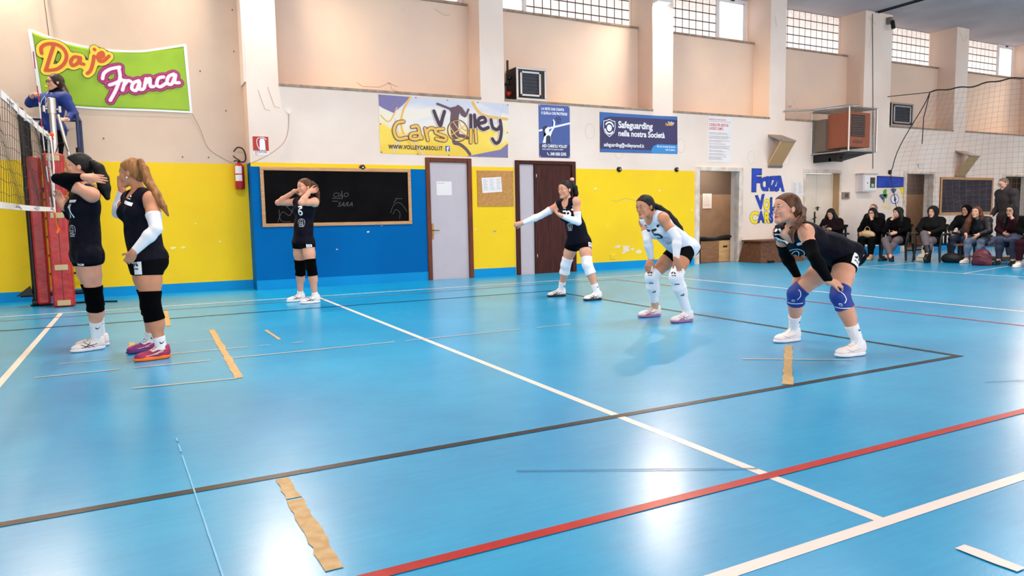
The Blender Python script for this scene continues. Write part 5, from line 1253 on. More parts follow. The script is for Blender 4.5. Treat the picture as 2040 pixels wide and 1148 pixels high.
# wide navy banner
t = empty('banner', (0, 0, 0), 'navy banner about safeguarding with shield mark, fourth from the left', 'banner')
NB = M('navy_banner', (44, 34, 96), .45, noise=.25, nscale=2, rgb2=(34, 30, 84)); cs = cloth_sheet('cloth', [(9.31, 3.195), (9.8, 3.19), (10.3, 3.18), (10.8, 3.19), (11.32, 3.20)], [(9.31, 2.395), (11.33, 2.41)], 40, 10, YW, NB, .004); cs.build('cloth', NB, t)
mb = MB(); BB1 = M('banner_mid_blue', (30, 96, 170), .45); BB2 = M('banner_light_blue', (28, 134, 204), .45)
wall2d(mb, ([(9.315, 3.19), (11.31, 3.19), (11.31, 3.13), (9.55, 3.115), (9.42, 3.08), (9.36, 3.0), (9.33, 2.9), (9.315, 2.9)], [tuple(range(8))]), 0, 0, 0.0115, 0)
wall2d(mb, ([(9.315, 2.40), (11.32, 2.412), (11.32, 2.47), (9.315, 2.46)], [(0, 1, 2, 3)]), 0, 0, 0.0115, 0)
wall2d(mb, ([(10.62, 2.41), (11.32, 2.415), (11.32, 2.60), (10.78, 2.60), (10.67, 2.56), (10.62, 2.49)], [tuple(range(6))]), 0, 0, 0.0123, 1)
mb.build('printed_bands', [BB1, BB2], t)
mb = MB()
wall2d(mb, ribbon([(9.40, 3.02), (9.47, 3.03), (9.54, 3.06), (9.61, 3.03), (9.68, 3.02), (9.685, 2.9), (9.65, 2.79), (9.54, 2.71), (9.43, 2.79), (9.395, 2.9), (9.40, 3.02)], .014, False), 0, 0, 0.0130, 0)
for a0, r_ in ((.3, .115), (3.4, .115)): wall2d(mb, ribbon([(9.54+r_*.9*math.cos(a), 2.885+r_*math.sin(a)) for a in np.linspace(a0, a0+2.2, 9)], .032), 0, 0, 0.0130, 0)
wall2d(mb, ([(9.54+.062*math.cos(a), 2.885+.068*math.sin(a)) for a in np.linspace(0, 2*PI, 17)[:-1]], [tuple(range(16))]), 0, 0, 0.0130, 0)
mb.build('shield_mark', WP, t)
mb = MB()
for s, sz, x, z, bo in [('Safeguarding', .190, 9.76, 2.90, .0055), ('nella nostra Società', .165, 9.76, 2.735, .005), ('safeguarding@volleycarsoli.it', .105, 9.40, 2.515, .0025)]: wall2d(mb, text_mesh(s, sz, bo, xs=.93 if sz > .15 else .83), x, z, 0.0130, 0)
wall2d(mb, text_mesh('Se non ti senti al sicuro\nnoi ci siamo.', .062, .001, 'RIGHT', xs=.85, shear=.2), 11.26, 2.535, 0.0130, 0)
mb.build('lettering', WP, t)
mb = MB(); wall2d(mb, text_mesh('Carsoli', .075, .003, xs=.9), 10.99, 3.0, 0.0130, 0); wall2d(mb, text_mesh('Volley', .075, .003, xs=.9), 11.06, 3.035, 0.0127, 1); mb.build('club_mark', [OR2, GRY], t)
# white list
t = empty('poster', (0, 0, 0), 'narrow white notice with red heading on the wall above the open doorway', 'poster')
mb = MB(); mb.box(12.19, 12.90, YW-.006, YW-.002, 2.265, 3.255); mb.build('panel', PAPER, t)
mb = MB(); RDP = M('red_print', (214, 52, 56), .5)
wall2d(mb, text_mesh('MANIFESTO DELLO SPORT EDUCATIVO', .045, .0008, xs=.62), 12.22, 3.175, .0066, 0)
wall2d(mb, text_mesh('CONSIGLI PER GENITORI\nA BORDO CAMPO', .085, .002, xs=.60, line=.95), 12.22, 3.045, .0066, 0)
mb.build('heading', RDP, t)
mb = MB(); wall2d(mb, ribbon([(12.22, 3.15), (12.87, 3.15)], .006, False), 0, 0, .0066, 0)
rr_ = random.Random(5); z = 2.90
for blk in (2, 3, 2, 1, 3, 2, 2, 3):
    for _ in range(blk): x1 = 12.22+rr_.uniform(.35, .64); wall2d(mb, ribbon([(12.22, z), (x1, z)], .007, False), 0, 0, .0066, 0); z -= .025
    z -= .022
mb.build('fine_print', M('grey_print', (130, 100, 116), .6), t)

# ---------------------------------------------------------------- blackboards, boards and signs
def blackboard(x0, x1, z0, z1, label, scrib, w=.055, bcol=(8, 6, 7)):
    t = empty('blackboard', ((x0+x1)/2, YW-.02, z0), label, 'blackboard'); ox, oy, oz = t.location
    mb = MB(); mb.box(x0-ox, x1-ox, -.005, .012, w*.5, z1-z0-w*.5); mb.build('slate', M('slate_%d' % bcol[0], bcol, .85, spec=.08, noise=.5, nscale=2.5, rgb2=tuple(c+9 for c in bcol)), t)
    mb = MB(); X0_, X1_, H_ = x0-ox, x1-ox, z1-z0
    mb.box(X0_, X1_, -.02, .018, 0, w); mb.box(X0_, X1_, -.02, .018, H_-w, H_); mb.box(X0_, X0_+w, -.02, .018, w, H_-w); mb.box(X1_-w, X1_, -.02, .018, w, H_-w)
    mb.build('frame', M('pale_wood', (214, 160, 110), .5, noise=.2, nscale=4, rgb2=(190, 134, 86), stretch=(1, 1, 8)), t, bevel=.004)
    mb = MB()
    for vf, x, z in scrib: wall2d(mb, vf, x-ox, z-oz, .0065, 0, 0)
    mb.build('chalk_marks', M('chalk', (92, 84, 86), .9), t)
    return t
rc = random.Random(11)
sc = [(text_mesh('CIAO', .11, -.001, shear=.2), 3.86, 1.50), (text_mesh('SARA', .11, -.0005, shear=.4), 3.93, 1.34), (ribbon([(3.85, 1.48), (4.02, 1.475)], .008), 0, 0), (ribbon([(3.85, 1.43), (3.95, 1.43)], .008), 0, 0), (ribbon([(4.02, 1.6), (4.02, 1.48)], .01), 0, 0)]
for pts in [[(4.86, 1.22), (4.92, 1.36), (5.02, 1.40), (5.1, 1.34), (5.16, 1.24)], [(4.9, 1.2), (4.96, 1.28), (5.03, 1.22), (5.02, 1.12)], [(4.95, 1.47), (5.08, 1.47)], [(4.92, 1.4), (4.98, 1.46)], [(2.95, 1.1), (3.03, 1.26), (3.14, 1.2), (3.2, 1.32)], [(2.98, 1.3), (3.0, 1.12), (3.15, 1.1)], [(3.05, 1.4), (3.2, 1.25)]]: sc.append((ribbon(pts, .007), 0, 0))
blackboard(2.71, 5.25, 1.02, 1.985, 'long black chalkboard in pale wood frame on the blue wall', sc)
sc = [(text_mesh('HC', .15, -.0005), 21.9, 1.62)]
for k in range(20):
    x, z = rc.uniform(21.0, 22.8), rc.uniform(1.15, 1.85); sc.append((ribbon([(x, z), (x+rc.uniform(.05, .25), z+rc.uniform(-.06, .06)), (x+rc.uniform(.1, .4), z+rc.uniform(-.05, .05))], .010), 0, 0))
blackboard(20.68, 23.22, .97, 2.02, 'smaller dark grey chalkboard behind the spectators', sc, .07, (62, 56, 64))
t = empty('notice_board', (6.93, YW-.01, 1.32), 'square tan cork board between the grey and brown doors', 'notice board')
mb = MB(); mb.box(-.375, .375, -.012, .008, 0, .665); mb.build('cork', M('cork', (206, 150, 84), .8, noise=.25, nscale=30, rgb2=(186, 128, 66)), t)
mb = MB(); mb.box(-.39, .39, -.016, -.008, .655, .668); mb.build('top_edge', M('pale_wood', (214, 160, 110), .5), t)
def paper(x0, x1, z0, z1, label, y=YW, tilt=0, lines=5, cols=1, off=.02):
    t = empty('paper_sheet', ((x0+x1)/2, y-off, z0), label, 'paper'); t.rotation_euler = (0, tilt, 0); w = (x1-x0)/2; h = z1-z0
    mb = MB(); mb.box(-w, w, -.0015, 0, 0, h); mb.build('sheet', PAPER, t)
    mb = MB()
    for c in range(cols):
        for i in range(lines):
            xa = -w*.85+c*2*w/cols; wall2d(mb, ribbon([(xa, h*.86-i*h*.75/lines), (xa+rc.uniform(.5, .85)*2*w/cols*.85, h*.86-i*h*.75/lines)], .006, False), 0, 0, .0022, 0, 0)
    mb.build('print', M('faint_print', (150, 140, 150), .7), t); return t
paper(6.65, 7.06, 1.58, 1.86, 'tilted white sheet pinned on the cork board', tilt=-.06, lines=7, cols=3, off=.026)
t = paper(5.75, 6.05, 1.53, 1.78, 'white sheet taped to the grey door', y=YW+.02, lines=1, off=.004)
paper(14.86, 15.24, 1.52, 1.86, 'white printed sheet pinned beside the cream double door', lines=10, cols=2, off=.006)
paper(19.66, 19.97, 2.26, 2.38, 'small white label over the dark doorway', lines=2, off=.035)
# safety sign
t = empty('safety_sign', (2.75, YW-.004, 2.17), 'red and white fire extinguisher sign on the white pillar', 'sign')
mb = MB(); mb.box(-.12, .12, -.003, .002, 0, .295); mb.build('plate', M('sign_white', (238, 230, 228), .5), t)
mb = MB(); wall2d(mb, ([(-.12, .07), (.12, .07), (.12, .295), (-.12, .295)], [(0, 1, 2, 3)]), 0, 0, .0036, 0, 0); mb.build('red_field', M('sign_red', (186, 26, 26), .5), t)
mb = MB(); wall2d(mb, ([(-.02, .08), (.07, .08), (.065, .235), (.045, .262), (.005, .262), (-.018, .235)], [tuple(range(6))]), 0, 0, .0042, 0, 0)
wall2d(mb, ribbon([(.01, .275), (-.04, .265), (-.06, .22), (-.05, .15), (-.028, .10)], .010), 0, 0, .0042, 0, 0); wall2d(mb, ribbon([(.0, .278), (.05, .275), (.085, .25)], .012), 0, 0, .0042, 0, 0)
mb.build('extinguisher_symbol', WP, t)
mb = MB(); wall2d(mb, text_mesh('ESTINTORE', .040, .0006, xs=.9), -.095, .036, .0036, 0, 0); wall2d(mb, text_mesh('N.1', .034, .0006), -.095, .006, .0036, 0, 0); mb.build('lettering', INK, t)
# extinguisher on the left wall
t = empty('fire_extinguisher', (2.44, YW+.29, 1.64), 'red fire extinguisher with black hose hanging at the wall corner', 'fire extinguisher')
mb = MB(); mb.tube([(0, 0, 0), (0, 0, .012), (0, 0, .36), (0, 0, .40), (0, 0, .425)], [.06, .075, .075, .055, .022], 20); mb.build('cylinder', M('extinguisher_red', (192, 24, 16), .3, coat=.3), t)
mb = MB(); mb.cyl((0, 0, .42), (0, 0, .46), .018); mb.tube([(.02, 0, .46), (-.05, -.01, .50), (-.085, -.02, .535)], .009, 8); mb.tube([(.02, 0, .45), (-.05, -.015, .46), (-.08, -.02, .445)], .008, 8); mb.build('valve', BLKM, t)
mb = MB(); mb.tube([tuple(p) for p in smooth3([(.02, 0, .44), (.09, 0, .45), (.11, 0, .54), (.07, 0, .65), (-.01, 0, .67), (-.07, -.01, .60)])], .011, 10); mb.build('hose', BLKM, t)
mb = MB()
mb.add([(.0765*math.sin(a), -.0765*math.cos(a), z) for z in (.13, .23) for a in np.linspace(-1.1, .4, 8)], [(i, i+1, i+9, i+8) for i in range(7)]); mb.add([(.0765*math.sin(a), -.0765*math.cos(a), z) for z in (.25, .37) for a in np.linspace(-1.1, .4, 8)], [(i, i+1, i+9, i+8) for i in range(7)])
mb.build('white_label', PAPER, t)
mb = MB(); mb.box(-.03, .03, .07, .105, .25, .33); mb.build('bracket', BLKM, t)
# thin cables on the wall

def cable(pts, label, r=.004, m=None):
    o = V3(pts[0]); mb = MB(); mb.tube([tuple(V3(p)-o) for p in smooth3(pts)], r, 6); return tag(mb.build('cable', m or M('cable_grey', (176, 150, 136), .6), None, loc=tuple(o)), label, 'cable')
cable([(1.78, YW+.385, 2.87), (1.90, YW+.39, 2.6), (2.0, YW+.39, 2.3), (2.2, YW+.39, 2.15), (2.37, YW+.36, 2.06)], 'thin cord trailing from the green banner to the extinguisher', .004)
cable([(3.21, YW-.01, 2.86), (3.19, YW-.01, 2.6), (3.12, YW-.01, 2.40), (2.95, YW-.01, 2.24), (2.75, YW-.01, 2.12), (2.6, YW-.01, 2.05)], 'thin grey cable looping down the wall above the long chalkboard', .005)
cable([(17.60, YW-.015, 6.05), (17.66, YW-.015, 5.0), (17.72, YW-.015, 3.9), (17.80, YW-.015, 2.2)], 'dark conduit running down the double pillar', .008, M('conduit', (70, 52, 46), .6))
cable([(-.12, YW+.39, 6.0), (-.08, YW+.39, 4.6), (-.02, YW+.38, 3.3)], 'thin dark wire hanging down the left wall over the green banner', .005, M('conduit', (70, 52, 46), .6))
mb = MB(); mb.cyl((0, 0, 0), (0, -.02, 0), .035); tag(mb.build('junction_box', FRW, loc=(3.21, YW, 2.88)), 'small round junction box high on the white wall', 'junction box')
for i, (x, z, r, lb) in enumerate([(9.78, 2.055, .055, 'black round ball hook on the yellow wall, left of the pair'), (11.30, 2.075, .05, 'black round ball hook on the yellow wall, right of the pair'), (18.49, 2.12, .06, 'black round hook holding the protective net near the blue painted strip'), (4.39, 2.0, .05, 'dark brown knob above the long chalkboard')]):
    t = empty('wall_hook', (x, YW, z), lb, 'hook'); mb = MB(); mb.tube([(0, 0, 0), (0, -.03, 0), (0, -.045, 0)], [r, r, r*.6], 18); mb.build('knob', BLKM, t); mb = MB(); mb.cyl((0, -.045, 0), (0, -.06, 0), .012); mb.build('screw', SILV, t)
t = empty('wall_socket', (9.62, YW, .21), 'yellow painted square socket low on the yellow wall', 'socket'); mb = MB(); mb.box(-.065, .065, -.02, .0, 0, .10); mb.build('plate', WYEL, t, bevel=.006); mb = MB(); mb.box(-.045, .045, -.022, -.018, .02, .08); mb.build('cover', M('socket_cover', (232, 200, 60), .4), t)
t = empty('light_switch', (16.76, YW, 1.43), 'grey square switch box beside the cream double door', 'switch'); mb = MB(); mb.box(-.13, .13, -.05, .0, 0, .17); mb.build('box', M('switch_grey', (150, 130, 118), .5), t, bevel=.006); mb = MB(); mb.box(-.06, .07, -.056, -.05, .03, .14); mb.build('button', M('switch_dark', (78, 70, 66), .4), t)
# white cabinet with small window
t = empty('wall_cabinet', (17.42, YW, 1.6), 'white wall cabinet with a small glass window right of the cream door', 'cabinet')
mb = MB(); mb.box(-.26, .26, -.22, 0, 0, .44); mb.build('body', M('cabinet_white', (226, 218, 218), .35), t, bevel=.012)
mb = MB(); mb.box(-.235, .235, -.235, -.22, .03, .41); dr = mb.build('door', M('cabinet_door', (236, 230, 230), .35), t, bevel=.006)
mb = MB(); mb.box(-.02, .17, -.2365, -.235, .10, .36); mb.build('window', M('cabinet_window', (60, 54, 58), .15), dr)
mb = MB(); mb.box(.03, .13, -.238, -.2362, .12, .20); mb.build('green_device', M('device_green', (150, 200, 150), .4), dr)
mb = MB(); mb.cyl((-.13, -.235, .22), (-.13, -.25, .22), .012); mb.build('lock', BLKM, dr)
mb = MB(); mb.box(-.28, .28, -.25, 0, .44, .47); mb.build('roof', M('cabinet_roof', (206, 198, 198), .35), t, bevel=.004)

# hand painted writing on the wall
BLU = M('poster_paint_blue', (24, 74, 196), .6, noise=.25, nscale=6, rgb2=(14, 52, 160)); YPT = M('poster_paint_yellow', (248, 222, 30), .6); BKL = M('marker_outline', (24, 30, 70), .6)
LO = [0]
def cutletter(ch, x, z, size, m, sx=1.0, rot=0.0, outline=None):
    LO[0] = (LO[0]+1) % 3
    v, f = text_mesh(ch, size, size*.055, xs=sx); c, s_ = math.cos(rot), math.sin(rot)
    v = [(a*c-b*s_, a*s_+b*c) for a, b in v]; mb = MB()
    if outline is not None:
        v2, f2 = text_mesh(ch, size, size*.075, xs=sx); v2 = [(a*c-b*s_, a*s_+b*c) for a, b in v2]; wall2d(mb, (v2, f2), 0, 0, .0032+.003*LO[0], 1, 0)
    wall2d(mb, (v, f), 0, 0, .0045+.003*LO[0], 0, 0)
    o = mb.build('cut_letter', [m, BKL], None, loc=(x, YW, z)); return o
for s, x, z, sz, sx, rt, m_, lb in [('F', 13.53, 1.64, 0.661, .95, .0, BLU, 'large blue cut out letter F starting the top word'), ('O', 13.82, 1.645, 0.401, .75, 0, BLU, 'blue letter O, second of the top word'), ('R', 13.99, 1.645, 0.425, .85, 0, BLU, 'blue letter R, third of the top word'), ('Z', 14.15, 1.65, 0.425, .95, .05, BLU, 'blue letter Z, fourth of the top word'), ('A', 14.33, 1.64, 0.448, .8, 0, BLU, 'blue letter A ending the top word'),
        ('V', 13.72, 1.21, 0.418, .95, .12, BLU, 'blue letter V starting the middle word'), ('O', 13.93, 1.19, 0.330, .75, 0, YPT, 'yellow letter O of the middle word'), ('L', 14.13, 1.18, 0.396, .8, 0, BLU, 'blue letter L of the middle word, beside the yellow O'), ('L', 14.33, 1.18, 0.374, .8, 0, YPT, 'yellow letter L behind the bending player'), ('E', 14.52, 1.18, 0.374, .8, 0, BLU, 'blue letter E behind the bending player'), ('Y', 14.70, 1.18, 0.374, .8, 0, BLU, 'blue letter Y behind the bending player'),
        ('C', 13.50, .885, 0.363, 1.05, 0, YPT, 'yellow letter C starting the bottom word'), ('A', 13.76, .90, 0.341, .8, 0, BLU, 'blue letter A of the bottom word'), ('R', 13.95, .89, 0.341, .8, 0, YPT, 'yellow letter R of the bottom word'), ('S', 14.12, .89, 0.341, .8, 0, BLU, 'blue letter S of the bottom word'), ('O', 14.30, .89, 0.341, .75, 0, YPT, 'yellow letter O of the bottom word'), ('L', 14.50, .89, 0.341, .8, 0, BLU, 'blue letter L of the bottom word'), ('I', 14.68, .89, 0.341, .8, 0, YPT, 'yellow letter I of the bottom word')]:
    tag(cutletter(s, x, z, sz, m_, sx, rt, True), lb, 'letter', 'painted letters spelling the team cheer')
t = empty('blue_poster', (18.55, YW-.003, 1.72), 'bright blue painted paper strip left of the dark doorway', 'poster')
mb = MB(); mb.add([(-.56, 0, .29), (-.56, 0, -.0), (.2, 0, .01), (.56, 0, .03), (.56, 0, .27), (0, 0, .285)], [tuple(range(6))]); mb.build('paper', BLU, t)
mb = MB(); wall2d(mb, ribbon([(-.56, .29), (-.56, 0), (.2, .01), (.56, .03), (.56, .27), (0, .285), (-.56, .29)], .02, False), 0, 0, .002, 0, 0); mb.build('dark_edge', BKL, t)
def blob(x, z, rx, rz, m, name, label, n=12, lob=.18, ring=None):
    mb = MB(); pts = [(rx*(1+lob*math.sin(3*a+x))*math.cos(a), rz*(1+lob*math.sin(3*a+x))*math.sin(a)) for a in np.linspace(0, 2*PI, n*2+1)[:-1]]
    wall2d(mb, (pts, [tuple(range(len(pts)))]), 0, 0, .002, 0, 0); return tag(mb.build(name, m, None, loc=(x, YW, z)), label, 'drawing')
blob(18.33, 1.58, .07, .11, M('leaf_green', (84, 160, 60), .6), 'painted_leaf', 'green painted leaf shape under the blue strip'); blob(18.38, 1.50, .06, .06, M('leaf_green2', (70, 140, 70), .6), 'painted_leaf', 'small green painted blob below the leaf'); blob(18.22, 1.49, .10, .07, M('slate_blue_paint', (70, 96, 130), .6), 'painted_blob', 'slate blue painted blob left of the green leaf'); blob(18.29, 1.40, .05, .07, M('grey_paint', (130, 130, 120), .6), 'painted_blob', 'grey painted drop under the slate blue blob'); blob(18.68, 1.645, .11, .06, M('slate_blue_paint', (70, 96, 150), .6), 'painted_cloud', 'blue painted cloud right of the green leaf')
t = empty('hand_print_drawing', (18.74, YW-.003, 1.42), 'white disc drawing with blue outline and blue hand print', 'drawing')
mb = MB(); wall2d(mb, ([(.16*math.cos(a), .12*math.sin(a)) for a in np.linspace(0, 2*PI, 17)[:-1]], [tuple(range(16))]), 0, 0, .001, 0, 0); mb.build('disc', WP, t)
mb = MB(); wall2d(mb, ribbon([(.16*math.cos(a), .12*math.sin(a)) for a in np.linspace(0, 2*PI, 17)], .018, False), 0, 0, .002, 0, 0); mb.build('outline', M('ink_blue', (44, 50, 120), .6), t)
mb = MB(); wall2d(mb, ([(-.03, -.06), (.04, -.06), (.05, 0), (-.03, 0)], [(0, 1, 2, 3)]), 0, 0, .002, 0, 0)
for k in range(4): wall2d(mb, ribbon([(-.02+.02*k, -.01), (-.03+.026*k, .06)], .014, False), 0, 0, .002, 0, 0)
wall2d(mb, ribbon([(.04, -.03), (.075, .0)], .014, False), 0, 0, .002, 0, 0); mb.build('hand_print', M('ink_blue', (44, 50, 120), .6), t)
mb = MB(); mb.add([(0, 0, .0), (.28, 0, .0), (.28, 0, -.32), (.2, 0, -.3)], [(0, 1, 2, 3)]); tag(mb.build('painted_sun', YPT, None, loc=(18.90, YW-.003, 1.73)), 'yellow painted corner shape under the blue strip', 'drawing')
mb = MB(); wall2d(mb, text_mesh('Carsoli', .13, .001, shear=.3), 0, 0, .003, 0, 0); o = mb.build('painted_word', YPT, None, loc=(18.2, YW, 1.19)); o.rotation_euler = (0, .12, 0); tag(o, 'small yellow painted word below the leaf drawings', 'lettering')

# ---------------------------------------------------------------- heaters, brackets, camera on the wall
def fan_heater(x0, x1, y0, y1, z0, z1, label):
    t = empty('fan_heater', ((x0+x1)/2, y0, z0), label, 'heater'); w = (x1-x0)/2; h = z1-z0; d = y1-y0
    mb = MB(); mb.box(-w, w, .02, d, .01, h-.01); mb.build('casing', M('dark_casing', (46, 34, 30), .6), t)
    mb = MB(); f = .045
    mb.box(-w, w, 0, .03, 0, f); mb.box(-w, w, 0, .03, h-f, h); mb.box(-w, -w+f, 0, .03, f, h-f); mb.box(w-f, w, 0, .03, f, h-f); mb.build('outer_frame', SILV, t, bevel=.005)
    mb = MB(); f2 = .04; g = .075
    mb.box(-w+g, w-g-.06, -.02, .01, g, g+f2); mb.box(-w+g, w-g-.06, -.02, .01, h-g-f2, h-g); mb.box(-w+g, -w+g+f2, -.02, .01, g, h-g); mb.box(w-g-.06-f2, w-g-.06, -.02, .01, g, h-g); mb.build('grille_frame', SILV, t, bevel=.005)
    for k in range(6):
        mb = MB(); z = g+f2+.035+k*(h-2*g-2*f2)/6; mb.cbox((-.03, .015, z), (2*w-2*g-2*f2-.05, .05, .008), 0, Matrix.Rotation(-.7, 3, 'X')); mb.build('louvre', M('louvre_grey', (112, 112, 124), .35, metal=.5), t)
    mb = MB(); mb.tube([(-w-.02, .2, .15), (-w-.12, .2, .15)], .03, 10); mb.ell((-w-.10, .15, .12), (.045, .045, .045)); mb.build('red_valve', M('valve_red', (170, 28, 30), .4), t)
    mb = MB(); mb.tube([(-w-.08, .2, h*.5), (-w-.08, .2, h+.08), (-w-.08, .2, h+.14)], .022, 8); mb.tube([(-w-.16, .22, h*.5), (-w-.02, .22, h*.55)], .025, 8); mb.ell((-w-.06, .18, h*.7), (.05, .05, .05)); mb.build('pipework', BLKM, t)
    return t
fan_heater(7.42, 8.08, YW+.0, YW+.42, ZL+.015, ZL+.63, 'dark louvred fan heater in the bay above the blue poster')
fan_heater(18.50, 19.42, YW+.0, YW+.42, ZL+.015, ZL+.62, 'distant louvred fan heater in the bay right of the double pillar')
# caged orange heater
cx0, cx1, cy0, cy1, cz0, cz1 = 15.5, 16.48, .55, YW, 2.50, 3.50
t = empty('caged_heater', (cx0, cy0, cz0), 'orange warm air heater inside a wire cage on the wall above the cream door', 'heater')
w, d, h = cx1-cx0, cy1-cy0, cz1-cz0
mb = MB(); q = .016
for z in (0, h):
    for (a, b) in [((0, 0), (w, 0)), ((0, d), (w, d)), ((0, 0), (0, d)), ((w, 0), (w, d))]: mb.tube([(a[0], a[1], z), (b[0], b[1], z)], q, 6)
for a in ((0, 0), (w, 0), (0, d), (w, d)): mb.tube([(a[0], a[1], 0), (a[0], a[1], h)], q*1.3, 6)
mb.build('cage_frame', SILV, t)
mb = MB(); r = .0022
for i in range(1, 24):
    x = w*i/24; y = d*i/24
    mb.tube([(x, 0, 0), (x, 0, h)], r, 3, caps=False); mb.tube([(0, y, 0), (0, y, h)], r, 3, caps=False); mb.tube([(w, y, 0), (w, y, h)], r, 3, caps=False); mb.tube([(x, 0, h), (x, d, h)], r, 3, caps=False)
    z = h*i/24
    mb.tube([(0, 0, z), (w, 0, z)], r, 3, caps=False); mb.tube([(0, 0, z), (0, d, z)], r, 3, caps=False); mb.tube([(w, 0, z), (w, d, z)], r, 3, caps=False); mb.tube([(0, y, h), (w, y, h)], r, 3, caps=False)
mb.build('wire_mesh', M('cage_wire', (120, 108, 100), .5, metal=.4), t)
OR3 = M('heater_orange', (168, 84, 50), .45)
mb = MB(); mb.box(.10, .82, .06, .66, .10, .90); hb = mb.build('heater_box', OR3, t, bevel=.01)
mb = MB(); mb.box(.16, .62, .045, .06, .34, .84); mb.build('front_grille', M('grille_dark', (44, 34, 34), .5), hb)
mb = MB()
for k in range(9): mb.box(.16, .62, .035, .048, .36+k*.053, .372+k*.053)
mb.build('grille_bars', M('grille_bar', (110, 84, 74), .5), hb)
mb = MB(); wall2d(mb, text_mesh('ROBUR', .10, .001, shear=.2), .22, .19, .002, 0, .06); mb.build('lettering', M('grille_dark', (44, 34, 34), .5), hb)
mb = MB(); mb.box(.02, .55, .64, .95, .05, .80); mb.build('rear_duct', M('duct_grey', (120, 104, 90), .6), t)
mb = MB(); mb.box(.05, w-.05, .05, d-.1, -.03, .0); mb.prism([(.30, .3, -.03), (.90, .15, -.03), (.75, .7, -.16), (.35, .7, -.16)], (0, .0, .02)); mb.build('drip_tray', M('tray_dark', (52, 44, 42), .6), t)
mb = MB(); mb.box(.08, .16, .35, d, -.20, -.03); mb.box(.08, .50, d-.5, d-.44, -.20, -.12); mb.build('wall_bracket', BLKM, t)
mb = MB(); mb.tube([(-.15, .85, 1.02), (.05, .5, 1.04), (.45, .1, 1.06)], .03, 10); mb.tube([(.0, .95, 1.05), (.4, .25, 1.10)], .022, 10); mb.build('flue_pipes', SILV, t)
mb = MB(); mb.tube([(-1.0, d-.05, .98), (-.1, d-.2, 1.03)], .018, 8); mb.build('support_rod', SILV, t)
# sloping bracket boards
def bracket(x0, x1, zt, zb, yo, label):
    t = empty('slanted_wall_bracket', ((x0+x1)/2, YW, zb), label, 'bracket'); w = (x1-x0)/2; h = zt-zb
    mb = MB(); mb.prism([(-w, 0, h), (w, 0, h), (w, -yo, h-.17), (-w, -yo, h-.17)], (0, 0, -.03)); mb.build('top_plate', M('bracket_grey', (150, 134, 124), .5, metal=.3), t)
    mb = MB(); mb.prism([(-w, 0, 0), (w, 0, 0), (w, -yo, h-.17), (-w, -yo, h-.17)], (0, .035, .0)); mb.build('sloping_board', M('bracket_tan', (190, 150, 104), .55), t)
    mb = MB(); mb.prism([(-w, 0, 0), (w, 0, 0), (w, -.035, .05), (-w, -.035, .05)], (0, -.015, -.04)); mb.build('foot_rail', M('bracket_grey', (150, 134, 124), .5, metal=.3), t)
bracket(14.04, 14.49, 2.93, 2.20, .42, 'tan sloping bracket board on the wall left of the caged heater')
bracket(21.33, 21.80, 2.76, 2.02, .42, 'tan sloping bracket board on the wall above the grey chalkboard')
t = empty('security_camera', (18.2, YW, 5.85), 'small dark camera high on the double pillar', 'camera'); mb = MB(); mb.box(-.05, .05, -.12, 0, 0, .16); mb.build('mount', M('cam_grey', (120, 110, 108), .5), t); mb = MB(); mb.tube([(0, -.14, .06), (0, -.18, -.14)], .05, 12); mb.build('lens_housing', BLKM, t)

# ---------------------------------------------------------------- crates
PLY = M('plywood_face', (220, 172, 118), .6, noise=.18, nscale=3, rgb2=(196, 146, 94), stretch=(1, 1, 6)); PLYD = M('plywood_side', (158, 110, 72), .6, noise=.25, nscale=3, rgb2=(132, 88, 54), stretch=(1, 1, 5))
t = empty('wooden_crate', (12.745, 2.15, 0), 'plywood crate with a hand hole standing in the open doorway', 'crate')
mb = MB(); mb.box(-.475, .075, -.3, .3, 0, .49); mb.build('side_board', PLYD, t, bevel=.004)
mb = MB(); mb.box(.075, .475, -.3, .3, 0, .49); fb = mb.build('front_board', PLY, t, bevel=.004)
mb = MB(); mb.box(.20, .33, -.303, -.299, .33, .37); mb.build('hand_hole', M('hole_black', (10, 8, 8), .9), fb)
mb = MB(); V = []; 
for i in range(9): V.append((11.98+.17*i, 1.72, .52+.02*math.sin(i*1.3)+.02*(i > 4)))
mb.tube([tuple(V3(v)-V3((12.6, 1.9, .5))+V3((0, .1, .03))) for v in V], .035, 8); mb.box(-.62, .62, .0, .55, .0, .05)
tag(mb.build('gym_mat', BLKM, None, loc=(12.6, 1.9, .502)), 'black rolled mat lying on top of the crate in the doorway', 'mat')
paper(13.45, 13.75, 1.25, 1.62, 'pale sheet on the far wall inside the open doorway', y=3.1, lines=8, off=.01)
WICK = M('dark_rattan', (120, 70, 36), .6, noise=.5, nscale=14, rgb2=(62, 34, 18), stretch=(1, 1, 7), bump=.5, bscale=40)
t = empty('wooden_gym_box', (13.68, 1.13, 0), 'old brown vaulting box with worn panels by the wall left of the nearest player', 'gym box')
mb = MB()
mb.add([(-.58, -.28, 0), (-.02, -.36, 0), (-.02, .40, 0), (-.58, .40, 0), (-.46, -.16, .46), (-.04, -.20, .47), (-.04, .36, .47), (-.46, .36, .46)], [(0, 3, 2, 1), (4, 5, 6, 7), (0, 1, 5, 4), (2, 3, 7, 6), (0, 4, 7, 3), (1, 2, 6, 5)]); mb.build('left_section', WICK, t, bevel=.01)
mb = MB()
mb.add([(.0, -.36, 0), (.78, -.30, 0), (.78, .40, 0), (.0, .40, 0), (-.02, -.20, .47), (.70, -.16, .48), (.70, .36, .48), (-.02, .36, .47)], [(0, 3, 2, 1), (4, 5, 6, 7), (0, 1, 5, 4), (2, 3, 7, 6), (0, 4, 7, 3), (1, 2, 6, 5)]); mb.build('right_section', M('worn_chestnut', (138, 84, 44), .55, noise=.4, nscale=6, rgb2=(92, 52, 26), stretch=(6, 1, 1)), t, bevel=.01)
